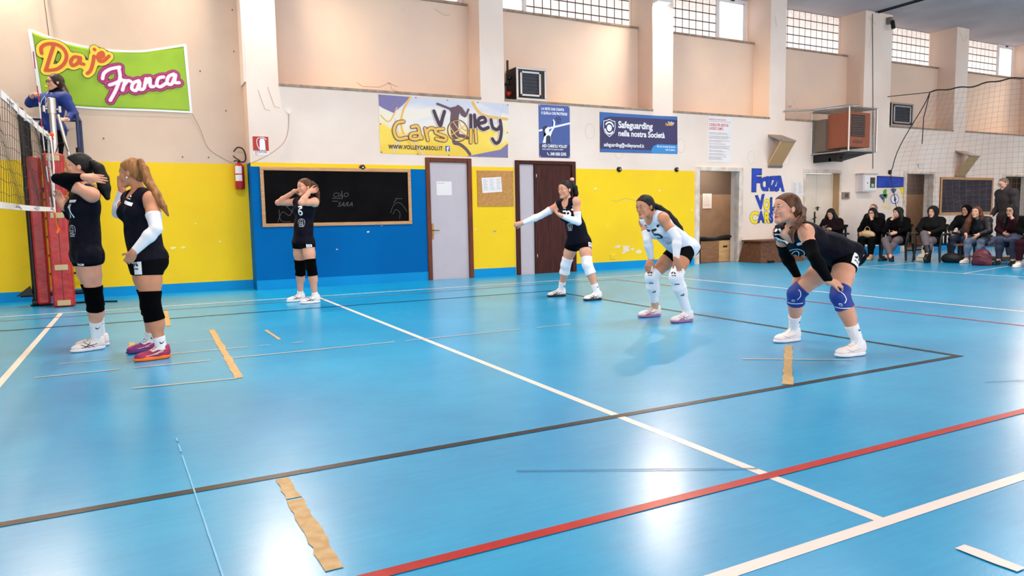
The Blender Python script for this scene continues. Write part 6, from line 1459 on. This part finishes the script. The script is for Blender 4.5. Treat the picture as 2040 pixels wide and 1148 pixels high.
mb = MB(); mb.box(-.50, .74, -.21, .38, .462, .50); mb.build('lid', M('worn_lid', (98, 58, 32), .6), t, bevel=.006)
mb = MB(); mb.box(-.40, -.24, -.352, -.30, .0, .05); mb.build('foot_slot', M('hole_black', (10, 8, 8), .9), t)
# ---------------------------------------------------------------- net, post, referee stand
def net_strip(name, P, nu, nv, m, r, parent, sag=0.0, noise=0.0, n=3):
    """P(u,v)->point; grid of cords"""
    mb = MB()
    for i in range(nu+1): mb.tube([P(i/nu, k/8) for k in range(9)], r, n, caps=False)
    for k in range(nv+1): mb.tube([P(i/24, k/nv) for i in range(25)], r, n, caps=False)
    return mb.build(name, m, parent)
NCORD = M('net_cord', (40, 32, 30), .7)
t = empty('volleyball_net', (0, 0, 1.3), 'volleyball net with white bands hung along the left edge of the picture', 'net')
oz = 1.3; yA, yB = .30, -8.9
def PN(u, v):
    y = yA+(yB-yA)*u; z = 2.22-.92*v-.05*math.sin(PI*u)
    return (.012*math.sin(40*u+6*v), y-.03*v*(1-u), z-oz)
mb = MB(); r = .0022; ny = 92
for i in range(ny+1): mb.tube([PN(i/ny, k/6) for k in range(7)], r, 3, caps=False)
for k in range(10): mb.tube([(p[0]+.004*math.sin(i), p[1], p[2]+.012*math.sin(i*1.7+k)) for i, p in ((i, PN(i/60, k/9)) for i in range(61))], r, 3, caps=False)
tag(mb.build('mesh', NCORD, t), kind=None)
def band(name, v0, v1, m, off=0, t_=.006):
    mb = MB(); N_ = 40
    for s in (-1, 1):
        V = []; F = []
        for i in range(N_+1):
            for v in (v0, v1): p = PN(i/N_, v); V.append((p[0]*.3+s*t_, p[1], p[2]))
        for i in range(N_): F.append((2*i, 2*i+1, 2*i+3, 2*i+2))
        mb.add(V, F, 0, True)
    return mb.build(name, m, t)
TAPE = M('net_tape_white', (236, 228, 224), .6, bump=.3, bscale=18)
band('top_band', -.035, .04, TAPE); band('bottom_band', .965, 1.02, TAPE)
mb = MB(); mb.tube([(-.006, .30, .95), (-.02, .27, .6), (.0, .24, .3), (0, .22, -.03)], .014, 6); mb.tube([(.015, .29, .93), (.03, .22, .55), (.015, .18, .25), (0, .20, -.03)], .010, 6); mb.build('side_cord', TAPE, t)
for k in range(12):
    mb = MB(); y = .05-.5*k; p = PN((.30-y)/9.2, 0); mb.box(-.012, .012, y-.02, y+.02, p[2]-.05, p[2]+.052); mb.build('lacing', M('net_tape_grey', (190, 180, 176), .7), t)
OS = M('orange_strap', (246, 92, 20), .6)
mb = MB(); mb.tube([(.0, .28, .96), (.0, .5, .95), (.0, .80, .95)], .010, 6); mb.ell((0, .48, .95), (.03, .05, .03)); mb.ell((.02, .42, .965), (.025, .03, .03)); mb.build('upper_strap', OS, t)
mb = MB(); mb.tube([(0, .20, -.04), (.0, .25, -.14), (.01, .34, -.24), (.0, .30, -.30)], .012, 6); mb.ell((.01, .36, -.26), (.022, .03, .04)); mb.build('lower_strap', OS, t)
# antenna
AX = [(0, -.25, 1.75), (0, -.37, 2.16), (0, -.60, 2.74), (0, -.73, 3.06)]
t = empty('net_antenna', (0, -.25, 1.3), 'thin red and white striped antenna standing above the net', 'antenna')
for k in range(10):
    a = V3((0, -.16, 1.27)); b = V3((0, -.73, 3.06)); p = a+(b-a)*k/10; q = a+(b-a)*(k+1)/10; o = V3(t.location)
    mb = MB(); mb.cyl(tuple(p-o), tuple(q-o), .006, 8); mb.build('red_stripe' if k % 2 else 'white_stripe', M('antenna_red', (196, 44, 40), .4) if k % 2 else M('antenna_white', (236, 226, 220), .4), t)
# post with pads
t = empty('net_post', (0, .95, 0), 'silver net post wrapped in tall red padding', 'post')
mb = MB(); mb.cyl((0, 0, 0), (0, 0, 2.72), .038, 20); mb.build('pole', SILV, t)
mb = MB(); mb.tube([(0, 0, 2.60), (0, 0, 2.80)], .052, 20); mb.ell((0, 0, 2.80), (.05, .05, .012)); mb.tube([(-.09, 0, 2.66), (.09, 0, 2.66)], .012, 8); mb.tube([(-.09, 0, 2.62), (-.09, 0, 2.70)], .02, 8); mb.tube([(.09, 0, 2.62), (.09, 0, 2.70)], .02, 8); mb.build('top_pulley', SILV, t)
mb = MB(); mb.tube([(.06, .05, 2.60), (.16, .12, 2.0), (.20, .15, 1.2)], .022, 10); mb.build('brace', SILV, t)
mb = MB(); mb.tube([(.0, -.05, 2.05), (.05, -.06, 2.2), (.12, -.04, 2.22), (.15, 0, 2.1)], .006, 6); mb.build('winch_cable', BLKM, t)
REDP = M('red_vinyl', (196, 18, 22), .4, noise=.2, nscale=5, rgb2=(168, 12, 18), bump=.4, bscale=7, coat=.2)
mb = MB(); mb.box(-.15, .10, -.17, .12, .0, 2.06); pd = mb.build('front_pad', REDP, t, bevel=.03, seg=3)
mb = MB(); mb.box(-.024, -.018, -.172, -.168, .02, 2.02); mb.build('seam', M('dark_seam', (80, 8, 12), .6), pd)
for z in (.02, .50, 1.20, 1.96):
    mb = MB(); mb.box(-.10, .055, -.185, -.165, z, z+.075); mb.build('strap', M('beige_strap', (206, 178, 132), .7), pd, bevel=.008)
mb = MB(); mb.box(-.36, -.20, .14, .34, .02, 2.04); mb.build('rear_pad', REDP, t, bevel=.03, seg=3)
mb = MB(); mb.tube([(-.45, .25, .012), (.3, .25, .012), (.6, .1, .012)], .012, 6); mb.build('base_plate', BLKM, t)
# referee stand
ZPL = 1.626
t = empty('referee_stand', (0, 1.45, 0), 'blue and black raised referee stand behind the net post', 'referee stand')
o = V3(t.location)
def stube(name, segs, r, m):
    mb = MB()
    for s in segs: mb.tube([tuple(V3(p)-o) for p in s], r, 8)
    return mb.build(name, m, t)
BFR = M('dark_blue_tube', (26, 40, 84), .4)
for x, y in ((-.38, 1.16), (.27, 1.16), (-.38, 1.78), (.27, 1.78)): stube('upright', [[(x, y, .04), (x, y, ZPL+1.0 if x > 0 or y > 1.2 else ZPL+1.05)]], .022 if x > 0 else .035, BLKM if x < 0 else BFR)
stube('hand_rail', [[(.27, 1.16, ZPL+1.0), (.27, 1.78, ZPL+1.0)], [(-.38, 1.16, ZPL+1.05), (-.38, 1.78, ZPL+1.0)], [(-.38, 1.78, ZPL+1.0), (.27, 1.78, ZPL+1.0)]], .022, BFR)
stube('base_bar', [[(-.55, 1.16, .16), (.35, 1.16, .16)], [(-.38, 1.16, .16), (-.38, 1.78, .16)], [(.27, 1.16, .16), (.27, 1.78, .16)]], .028, BLKM)
for k in range(5): stube('ladder_rung', [[(-.38, 1.78, .4+.27*k), (.27, 1.78, .4+.27*k)]], .016, BLKM)
mb = MB(); mb.box(-.40, .29, -.32, .36, ZPL-.04, ZPL-.002); mb.build('platform', M('stand_plate', (44, 40, 44), .6), t, bevel=.004)
mb = MB(); mb.tube([(-.42, -.30, .05), (-.36, -.30, .05)], .05, 16); mb.build('wheel', BLKM, t)
mb = MB(); mb.prism([(-.60, -.34, .15), (-.44, -.34, .28), (-.40, -.34, .16)], (0, .12, 0)); mb.build('foot_lever', BLKM, t)
mb = MB(); mb.tube([(.26, -.28, ZPL+.0), (.26, -.28, ZPL+.55)], .035, 10); mb.build('grip_sleeve', BLKM, t)

# ---------------------------------------------------------------- protective net on the right
t = empty('protective_net', (18.3, 0, 0), 'wide square mesh protective net hung across the right side', 'net')
def PR(u, v):
    # u along the rope towards the hall, v downwards
    y = .45-6.0*u; ztop = 3.98-.02*u+.015*math.sin(30*u)
    z = ztop*(1-v)+.05*v
    if u < .35:       # left edge is gathered back to a hook on the wall
        pull = (1-u/.35)**2; k = math.sin(PI*min(1, v*1.0))**1.3
        y += pull*k*.95
    return (18.3+.03*math.sin(9*u+3*v), min(y, YW-.03), z)
mb = MB(); r = .0018; NU, NVV = 52, 34
for i in range(NU+1): mb.tube([tuple(V3(PR(i/NU, k/20))-(18.3, 0, 0)) for k in range(21)], r, 3, caps=False)
for k in range(NVV+1): mb.tube([tuple(V3(PR(i/44, k/NVV))-(18.3, 0, 0)) for i in range(45)], r, 3, caps=False)
mb.build('mesh', M('tan_net_cord', (140, 110, 88), .8), t)
mb = MB(); mb.tube([(0, YW-.01, 4.05), (0, .45, 3.98)], .010, 6); mb.tube([tuple(V3(PR(i/60, 0))-(18.3, 0, 0)+V3((0, 0, .02*math.sin(i*1.1)))) for i in range(61)], .016, 6); mb.build('head_rope', NCORD, t)
mb = MB(); mb.tube([tuple(V3(PR(0, k/20))-(18.3, 0, 0)) for k in range(10)]+[(.15, YW-.05, 2.12)], .012, 6); mb.tube([(.15, YW-.05, 2.12), (.2, YW-.15, 1.5), (.25, YW-.3, .7)], .010, 6); mb.tube([(0, .45, 3.96), (.03, .60, 3.4), (.03, .62, 2.75)], .012, 6); mb.build('edge_rope', NCORD, t)

# ---------------------------------------------------------------- seats
PLB = M('dark_plastic', (18, 18, 22), .5)
def plastic_chair(x, y, a, label, m=None, group='dark plastic armchairs of the spectators'):
    m = m or PLB
    t = empty('plastic_chair', (x, y, 0), label, 'chair', group, rz=a)
    mb = MB(); mb.box(-.23, .23, -.22, .22, .345, .375); mb.build('seat', m, t, bevel=.01)
    mb = MB(); 
    for k in range(5): mb.box(-.19+.085*k, -.14+.085*k, .22, .245, .375, .76, 0)
    mb.box(-.23, .23, .215, .25, .74, .80); mb.build('backrest', m, t, bevel=.008)
    for sx in (-1, 1):
        mb = MB(); mb.tube([(sx*.25, .24, .58), (sx*.27, .0, .59), (sx*.27, -.2, .57), (sx*.25, -.22, .36)], [.02, .028, .028, .022], 8); mb.build('armrest', m, t)
        for sy in (-1, 1):
            mb = MB(); mb.tube([(sx*.24, sy*.21, .37), (sx*.27, sy*.25, 0)], [.03, .022], 8); mb.build('leg', m, t)
    return t
# ---------------------------------------------------------------- the spectators
FX = nz((-1, -.12, 0))
def seated(pos, yaw=0.0, seat=.40, lean=.08, armL='lap', armR='lap', legs='flat', label='', headyaw=0, headpitch=0, tall=1.0, fat=1.0, hdz=0, **kw):
    """local frame: front towards the court, left = towards the camera"""
    f = nz(FX*math.cos(yaw)+np.cross((0, 0, 1), FX)*math.sin(yaw)); u = V3((0, 0, 1)); l = np.cross(u, f); O = V3(pos)
    def w(x, y, z): return O+l*x+f*y+u*z
    sl = lambda z: lean*(z-seat-.06)/.5
    J = dict(pelvis=w(0, 0, seat+.08), waist=w(0, .0+sl(seat+.23), seat+.23), chest=w(0, sl(seat+.38), seat+.38), neck=w(0, sl(seat+.52)+.01, seat+.52), head=w(0, sl(seat+.65)+.035+max(0, -headpitch)*.04, seat+.655+hdz))
    s_ = seat+.465
    for d, sg in (('L', 1), ('R', -1)):
        J[d+'h'] = w(sg*.085, .03, seat+.05); J[d+'s'] = w(sg*.158, sl(s_), s_)
        J[d+'k'] = w(sg*.12, .42, seat+.05); J[d+'a'] = w(sg*.12, .44, .10); J[d+'heel'] = w(sg*.12, .38, 0); J[d+'toe'] = w(sg*.15, .65, 0)
        arm = armL if d == 'L' else armR
        e, wr, ti = {'lap': ((.24, .10, .30), (.07, .30, .22), (-.02, .42, .19)), 'phone': ((.25, .10, .32), (.08, .28, .30), (.02, .40, .34)),
                     'mouth': ((.20, .26, .26), (.06, .23, .51), (.0, .15, .62)), 'knees': ((.24, .26, .26), (.12, .46, .20), (.05, .58, .10)), 'down': ((.22, .0, .28), (.2, .12, .08), (.19, .16, -.06)), 'away': ((.28, .12, .28), (.20, .30, .20), (.16, .42, .16))}[arm]
        for nme, q in (('e', e), ('w', wr), ('t', ti)): J[d+nme] = w(sg*q[0], q[1]+sl(seat+q[2])*.8, seat+q[2])
    if legs == 'crossR':    # right leg over the left
        J['Rk'] = w(.02, .44, seat+.20); J['Ra'] = w(.16, .58, seat-.16); J['Rheel'] = w(.18, .56, seat-.25); J['Rtoe'] = w(.20, .80, seat-.34)
    if legs == 'crossL':
        J['Lk'] = w(-.02, .44, seat+.20); J['La'] = w(-.14, .60, seat-.16); J['Lheel'] = w(-.16, .56, seat-.25); J['Ltoe'] = w(-.18, .80, seat-.34)
    if legs == 'ankles':
        J['La'] = w(-.05, .50, .10); J['Lheel'] = w(-.06, .45, 0); J['Ltoe'] = w(-.12, .70, 0); J['Ra'] = w(.06, .56, .12); J['Rheel'] = w(.08, .52, .0); J['Rtoe'] = w(.16, .76, .0)
    hf = nz(f*math.cos(headyaw)+l*math.sin(headyaw)+u*headpitch)
    root = empty('person', tuple(O), label, 'person')
    fg = Figure({k: v for k, v in J.items()}, hf, fat=fat, h=.010, fine=.0045, **kw); fg.w = w
    return root, fg
SKP = M('skin_pale', (222, 168, 142), .5, spec=.3)
DK = M('black_wool', (7, 6, 8), .85, spec=.1, bump=.4, bscale=14); DKB = M('dark_brown_wool', (26, 13, 17), .85, spec=.1, bump=.4, bscale=14); CHAR = M('charcoal_coat', (10, 10, 12), .7, spec=.15, bump=.4, bscale=10)
GREYT = M('grey_trouser', (104, 92, 98), .75, bump=.2, bscale=20); JEAN = M('blue_jeans', (112, 128, 152), .8, noise=.3, nscale=14, rgb2=(82, 98, 124)); DJEAN = M('dark_jeans', (36, 44, 70), .8); MAR = M('maroon_cloth', (46, 16, 24), .8, spec=.1, bump=.3, bscale=14)
WSN = M('white_sneaker', (232, 222, 212), .55); TAN = M('tan_shoe', (196, 164, 120), .6); BSH = M('black_leather', (7, 6, 7), .45)
def dress(root, fg, coat, tr, shoe, sole, hem=.16, boot=0, d=.030, skin=None, iris=IRIS, brow=BROWD, glasses=None, cname='coat'):
    fg.body(root, skin or SKP, LIP); fg.coat(root, coat, d, hem=hem, name=cname, cuffs=.97); fg.trousers(root, tr, .014)
    for dd in 'LR':
        if fg.J[dd+'heel'][2] > .05: raised(fg, root, shoe, sole, dd, boot)
        else: fg.shoe(root, shoe, sole, None, dd, boot=boot)
    fg.face(root, iris, brow, glasses=glasses)
def raised(fg, root, up, sole, d, boot):
    J = fg.J; H, T = J[d+'heel'], J[d+'toe']; f = nz(T-H); a = J[d+'a']; z = nz(a-H-f*.06)
    ps = [(C(H+f*.05+z*.05, H+f*.12+z*.04, .042, .044), .02), (C(H+f*.12+z*.04, H+f*.23+z*.03, .044, .036), .02), (C(a, H+f*.06+z*.05, .045+.01*(boot > 0), .044), .02)]
    if boot: ps.append((C(a, a+(J[d+'k']-a)*boot*2.2, .05, .058), .02))
    lo, hi = pbounds(ps, .02); g = Grid(lo, hi, .006); vs, q = snet(field(g, ps), g); so = mesh_np('shoe', vs, q, [up], root, None, self_origin(root))
    ps = [(C(H+f*.05+z*.012, H+f*.22+z*.008, .040, .042), .0)]; lo, hi = pbounds(ps, .02); g = Grid(lo, hi, .006); F = np.maximum(field(g, ps), half(g, H+z*.022, z)); vs, q = snet(F, g); mesh_np('sole', vs, q, [sole], so, None, self_origin(root))
SP = []
# hidden one behind the nearest player
root, fg = seated((14.72, 1.22, 0), -.1, label='fair haired spectator in dark jacket half hidden behind the nearest player', headyaw=.2)
dress(root, fg, CHAR, DJEAN, BSH, BSH); fg.hair(root, H_BLOND, .016, full=True, h=.007, back=(.0, -.08), tails=[[(fg.hp(.06, -.01, .0), .035), (fg.hp(.085, .0, -.10), .035), (fg.hp(.085, .02, -.17), .02)], [(fg.hp(-.06, -.01, .0), .035), (fg.hp(-.085, .0, -.10), .035), (fg.hp(-.085, .02, -.17), .02)]])
SP.append((14.72, 1.22, -.1))
# woman with phone and dark shawl of hair
root, fg = seated((15.65, 1.0, 0), .1, lean=.10, armL='phone', armR='phone', label='woman in dark brown sweater with long black hair looking down at her phone', headpitch=-.35, headyaw=.1, fat=1.18)
dress(root, fg, DKB, DK, BSH, BSH, cname='sweater'); fg.hair(root, H_BLACK, .020, full=True, h=.007, line=(.085, .07), back=(.02, -.08), tails=[[(fg.hp(.055, -.01, .03), .045), (fg.hp(.095, -.01, -.08), .055), (fg.hp(.12, .01, -.17), .05)], [(fg.hp(-.055, -.01, .03), .045), (fg.hp(-.095, -.01, -.08), .055), (fg.hp(-.12, .01, -.17), .05)], [(fg.hp(0, -.08, 0), .06), (fg.hp(0, -.09, -.15), .08)]])
mb = MB(); mb.cbox((0, 0, 0), (.075, .012, .15)); p = (fg.J['Lt']+fg.J['Rt'])/2+V3((0, 0, .02)); o_ = mb.build('phone', M('phone_black', (18, 18, 22), .2), None, loc=tuple(p)); o_.rotation_euler = (1.1, 0, 1.4); tag(o_, 'phone held by the woman in dark brown sweater', 'phone')
SP.append((15.65, 1.0, .1))
# grey haired man at the back
root, fg = seated((16.9, .80, 0), .0, seat=.50, label='grey haired man in dark jacket sitting behind the woman with the beige bag', headyaw=-.1, male=True, fat=1.1)
dress(root, fg, CHAR, DJEAN, BSH, BSH); fg.hair(root, H_GREY, .008, h=.007, line=(.07, .10))
SP.append((16.9, .80, 0))
# woman with beige bag
root, fg = seated((16.15, .26, 0), .05, lean=.12, armL='mouth', armR='away', label='woman in black coat and glasses covering her mouth, beige handbag on her lap', fat=1.15)
dress(root, fg, DK, DK, TAN, TAN, glasses=M('black_glasses', (12, 12, 14), .3)); fg.hair(root, H_BLACK, .020, full=True, h=.007, line=(.085, .06), back=(.01, -.08), tails=[[(fg.hp(.055, -.01, .03), .04), (fg.hp(.09, -.01, -.09), .045)], [(fg.hp(-.055, -.01, .03), .04), (fg.hp(-.09, -.01, -.09), .045)]])
SP.append((16.15, .26, .05)); W_ = fg.w
BEIGE = M('beige_leather', (206, 176, 130), .5)
t = empty('handbag', tuple(W_(-.05, .30, .50)), 'beige handbag with looped handle on the lap of the woman in glasses', 'handbag', rz=-.12)
ps = [(E_((0, 0, .085), np.eye(3), (.10, .19, .085)), .02), (C((0, -.15, .06), (0, .15, .06), .06, .06), .03)]; lo, hi = pbounds(ps); g = Grid(lo, hi, .008); vs, q = snet(field(g, ps), g); mesh_np('body', vs, q, [BEIGE], t)
mb = MB(); mb.tube([(0, .08*math.cos(a), .15+.10*math.sin(a)) for a in np.linspace(0, PI, 11)], .007, 6); mb.build('handle', BEIGE, t)
# woman hand to mouth, grey trousers
root, fg = seated((16.15, -.30, 0), .12, lean=.02, armR='mouth', armL='lap', legs='ankles', label='woman in black coat and grey trousers with ankles crossed, hand at her mouth', headyaw=-.5, fat=1.12)
dress(root, fg, DK, GREYT, BSH, BSH); fg.hair(root, H_BLACK, .024, full=True, h=.007, line=(.085, .065), back=(.0, -.08), tails=[[(fg.hp(.055, -.02, .03), .045), (fg.hp(.09, -.02, -.09), .05), (fg.hp(.10, -.01, -.18), .04)], [(fg.hp(-.055, -.02, .03), .045), (fg.hp(-.09, -.02, -.09), .045)]])
strands(fg, root, M('silver_piping', (170, 166, 160), .4), [[fg.hp(.07, .02, -.15), fg.J['chest']+fg.Cf[1]*.15+fg.Cf[0]*.09, fg.J['waist']+fg.Wf[1]*.15+fg.Wf[0]*.08]], .006).name = 'coat_piping'
SP.append((16.15, -.30, .12))
# woman in black fur hood, legs crossed, boots
root, fg = seated((16.15, -1.08, 0), .05, lean=-.02, armL='lap', armR='lap', legs='crossR', label='woman in black hooded coat and tall boots with one leg crossed over', headyaw=-.05, fat=1.1)
dress(root, fg, CHAR, GREYT, BSH, BSH, boot=.14); fg.hair(root, H_BLOND, .010, h=.007, full=True, back=(.02, -.07)); fg.hood(root, M('black_fur', (5, 4, 5), .95, bump=.8, bscale=60), .030)
SP.append((16.15, -1.08, .05))
WB = M('white_leather', (226, 214, 196), .55)
t = empty('tote_bag', (15.83, -1.12, 0), 'white tote bag standing on the floor beneath the crossed legs', 'bag', rz=.1)
ps = [(E_((0, 0, .09), np.eye(3), (.08, .15, .10)), .02), (C((0, -.09, .05), (0, .09, .05), .07, .07), .03), (C((0, -.03, .16), (0, .03, .24), .05, .03), .03)]; lo, hi = pbounds(ps); g = Grid(lo, hi, .008); vs, q = snet(np.maximum(field(g, ps), half(g, (0, 0, .001), (0, 0, -1))), g); mesh_np('body', vs, q, [WB], t)
mb = MB(); mb.tube([(0, .05*math.cos(a), .24+.11*math.sin(a)) for a in np.linspace(-.3, PI+.3, 12)], .010, 6); mb.build('handle', WB, t)
mb = MB(); mb.tube([(-.085, -.12, .10), (-.095, 0, .10), (-.085, .12, .10)], .006, 6); mb.build('seam_band', M('bag_seam', (180, 160, 140), .6), t)
# hooded man
root, fg = seated((17.0, -1.33, 0), .0, lean=.05, armL='lap', armR='away', label='bearded man in black hooded coat behind the woman with long auburn hair', headyaw=-.15, male=True, fat=1.15, seat=.42)
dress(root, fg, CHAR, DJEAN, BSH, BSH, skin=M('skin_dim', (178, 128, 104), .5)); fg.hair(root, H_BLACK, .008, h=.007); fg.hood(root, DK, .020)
SP.append((17.0, -1.33, 0))
# auburn haired woman leaning forward
root, fg = seated((16.45, -1.98, 0), .0, lean=.30, armL='knees', armR='knees', label='smiling woman with long auburn hair in dark puffer jacket and ripped jeans', headyaw=.0, headpitch=.12, hdz=-.02)
dress(root, fg, M('puffer_dark', (16, 11, 18), .55, bump=.8, bscale=3), JEAN, WSN, WSN, cname='puffer_jacket'); fg.hair(root, H_RED, .014, full=True, h=.007, line=(.085, .085), back=(.0, -.07), tails=[[(fg.hp(-.045, -.02, .05), .04), (fg.hp(-.08, .0, -.05), .045), (fg.hp(-.12, .02, -.18), .06), (fg.hp(-.15, .0, -.34), .05), (fg.hp(-.14, -.02, -.46), .02)], [(fg.hp(.045, -.03, .05), .045), (fg.hp(.08, -.04, -.05), .04), (fg.hp(.09, -.06, -.14), .03)]])
decal(fg.body_obj, fg.body_obj.parent, 'ripped_knee', [M('skin_pale', (222, 168, 142), .5)], [], (0, 0, 0), (1, 0, 0), (0, 0, 1), (0, -1, 0))
SPB = (16.3, -2.40)
# woman with glasses and denim jacket on her lap
root, fg = seated((16.40, -2.60, 0), .05, lean=.20, armL='mouth', armR='lap', label='woman in maroon sweater and dark glasses resting chin on hand, long black hair', headyaw=-.15, fat=1.1)
dress(root, fg, MAR, DJEAN, BSH, BSH, glasses=M('black_glasses', (12, 12, 14), .3), cname='sweater'); fg.hair(root, H_BLACK, .016, full=True, h=.007, line=(.085, .075), back=(.0, -.07), tails=[[(fg.hp(-.05, -.01, .04), .04), (fg.hp(-.085, .0, -.08), .045), (fg.hp(-.10, .01, -.22), .045), (fg.hp(-.11, .01, -.34), .025)], [(fg.hp(.05, -.01, .04), .04), (fg.hp(.085, .0, -.08), .045), (fg.hp(.10, .01, -.22), .045), (fg.hp(.11, .01, -.34), .025)]])
W_ = fg.w
t = empty('denim_jacket', tuple(W_(0, .28, .53)), 'grey blue denim jacket folded over the lap of the woman in maroon', 'jacket')
ps = [(C((-.03, -.30, 0), (.0, -.1, .02), .06, .075), .03), (C((0, -.1, .02), (.02, .12, .0), .075, .06), .03), (C((.02, .12, .0), (-.02, .30, -.03), .06, .05), .03), (C((-.10, .15, -.02), (-.12, .28, -.10), .05, .045), .03), (C((-.08, -.2, -.03), (-.1, .1, -.03), .05, .05), .03)]
lo, hi = pbounds(ps); g = Grid(lo, hi, .009); vs, q = snet(field(g, ps), g); mesh_np('cloth', vs, q, [M('denim', (84, 92, 116), .85, noise=.3, nscale=9, rgb2=(60, 66, 92), bump=.8, bscale=9)], t)
mb = MB(); mb.tube([(-.11, .26, -.09), (-.13, .31, -.13)], .042, 10); mb.build('cuff', M('denim_cuff', (70, 76, 100), .85), t)
# person at the right border
root, fg = seated((16.0, -3.15, 0), .1, lean=.1, armL='phone', armR='lap', label='spectator in black top and maroon trousers at the right border', headyaw=0, fat=1.1)
dress(root, fg, DK, MAR, WSN, WSN, cname='top'); fg.hair(root, H_BLACK, .018, full=True, h=.007, back=(.0, -.07), tails=[[(fg.hp(.05, -.02, .04), .045), (fg.hp(.08, -.02, -.12), .045)], [(fg.hp(-.05, -.02, .04), .045), (fg.hp(-.08, -.02, -.12), .045)]])
SPC = (16.6, -3.62)
# standing man
pos = V3((17.3, -1.95, 0)); f = nz((-.80, .35, 0)); u = V3((0, 0, 1)); l = np.cross(u, f); w = lambda x, y, z: pos+l*x+f*y+u*z
J = dict(pelvis=w(0, 0, .95), waist=w(0, .0, 1.13), chest=w(0, .02, 1.31), neck=w(0, .05, 1.49), head=w(0, .10, 1.63))
for d, sg in (('L', 1), ('R', -1)):
    J[d+'h'] = w(sg*.09, 0, .90); J[d+'s'] = w(sg*.19, .02, 1.43); J[d+'k'] = w(sg*.12, .02, .50); J[d+'a'] = w(sg*.13, 0, .10); J[d+'heel'] = w(sg*.13, -.06, 0); J[d+'toe'] = w(sg*.16, .21, 0)
    J[d+'e'] = w(sg*.25, .0, 1.14); J[d+'w'] = w(sg*.22, .16, .96); J[d+'t'] = w(sg*.2, .24, .84)
root = empty('person', tuple(pos), 'standing grey haired man in dark jacket with glasses looking down', 'person')
fg = Figure(J, nz(f+V3((0, 0, -.45))), male=True, fat=1.15, h=.010, fine=.0045)
dress(root, fg, M('grey_brown_jacket', (54, 44, 46), .8, noise=.3, nscale=3, rgb2=(34, 28, 32)), DJEAN, BSH, BSH, cname='jacket', glasses=M('silver', (230, 225, 215), .15, metal=1)); fg.hair(root, H_GREY, .008, h=.007, line=(.07, .10))
for i, (x, y, a) in enumerate(SP):
    f = nz(FX*math.cos(a)+np.cross((0, 0, 1), FX)*math.sin(a)); ang = math.atan2(f[0], -f[1])*-1
    ang = math.atan2(-f[1], -f[0])-PI/2   # chair front is local -Y
    lb = ['dark plastic armchair under the half hidden fair haired spectator', 'dark plastic armchair of the woman with the phone', 'dark plastic armchair of the grey haired man at the back', 'dark plastic armchair of the woman with the beige handbag', 'dark plastic armchair of the woman with grey trousers', 'dark plastic armchair of the woman in the fur hood', 'dark plastic armchair of the hooded man'][i]
    plastic_chair(x, y, math.atan2(f[1], f[0])+PI/2, lb)
WOODT = M('bench_wood', (176, 112, 62), .45, noise=.25, nscale=3, rgb2=(140, 82, 42), stretch=(6, 1, 1))
t = empty('wooden_bench', (16.45, -2.35, 0), 'low wooden bench with black legs under the women on the right', 'bench')
mb = MB(); mb.box(-.22, .22, -.95, .85, .345, .38); mb.build('seat', WOODT, t, bevel=.006)
for y in (-.85, .75):
    for sx in (-1, 1): mb = MB(); mb.tube([(sx*.15, y, .345), (sx*.19, y, 0)], [.028, .022], 8); mb.build('leg', BLKM, t)
mb = MB(); mb.box(-.03, .03, -.85, .75, .10, .135); mb.build('stretcher', WOODT, t)
def lumpbag(name, loc, ps, m, label, cat, extra=None):
    t = empty(name, loc, label, cat); lo, hi = pbounds(ps); g = Grid(lo, hi, .009); vs, q = snet(np.maximum(field(g, ps), half(g, (0, 0, .001), (0, 0, -1))), g); mesh_np('body', vs, q, [m], t); return t
t = lumpbag('backpack', (15.62, -2.42, 0), [(E_((0, 0, .16), np.eye(3), (.12, .17, .17)), .02), (E_((-.08, 0, .10), np.eye(3), (.07, .13, .10)), .03), (C((0, -.1, .05), (0, .1, .05), .09, .09), .03)], M('maroon_nylon', (92, 24, 44), .5, bump=.6, bscale=8), 'maroon backpack on the floor before the woman in glasses', 'backpack')
mb = MB(); mb.tube([(.05, -.04, .31), (.03, 0, .37), (.05, .04, .31)], .009, 6); mb.build('grab_loop', M('maroon_strap', (60, 16, 30), .6), t)
mb = MB(); mb.tube([(-.10, -.12, .14), (-.15, 0, .19), (-.10, .12, .14)], .007, 6); mb.build('zip', BLKM, t)
t = lumpbag('holdall', (15.98, -1.62, 0), [(E_((0, 0, .10), np.eye(3), (.13, .20, .11)), .02), (C((0, -.14, .07), (0, .14, .07), .07, .07), .03)], M('black_nylon', (14, 13, 16), .6, bump=.5, bscale=9), 'black bag lying on the floor under the bench', 'bag')
mb = MB(); mb.tube([(0, -.08, .18), (0, 0, .26), (0, .08, .18)], .010, 6); mb.build('handle', BLKM, t)
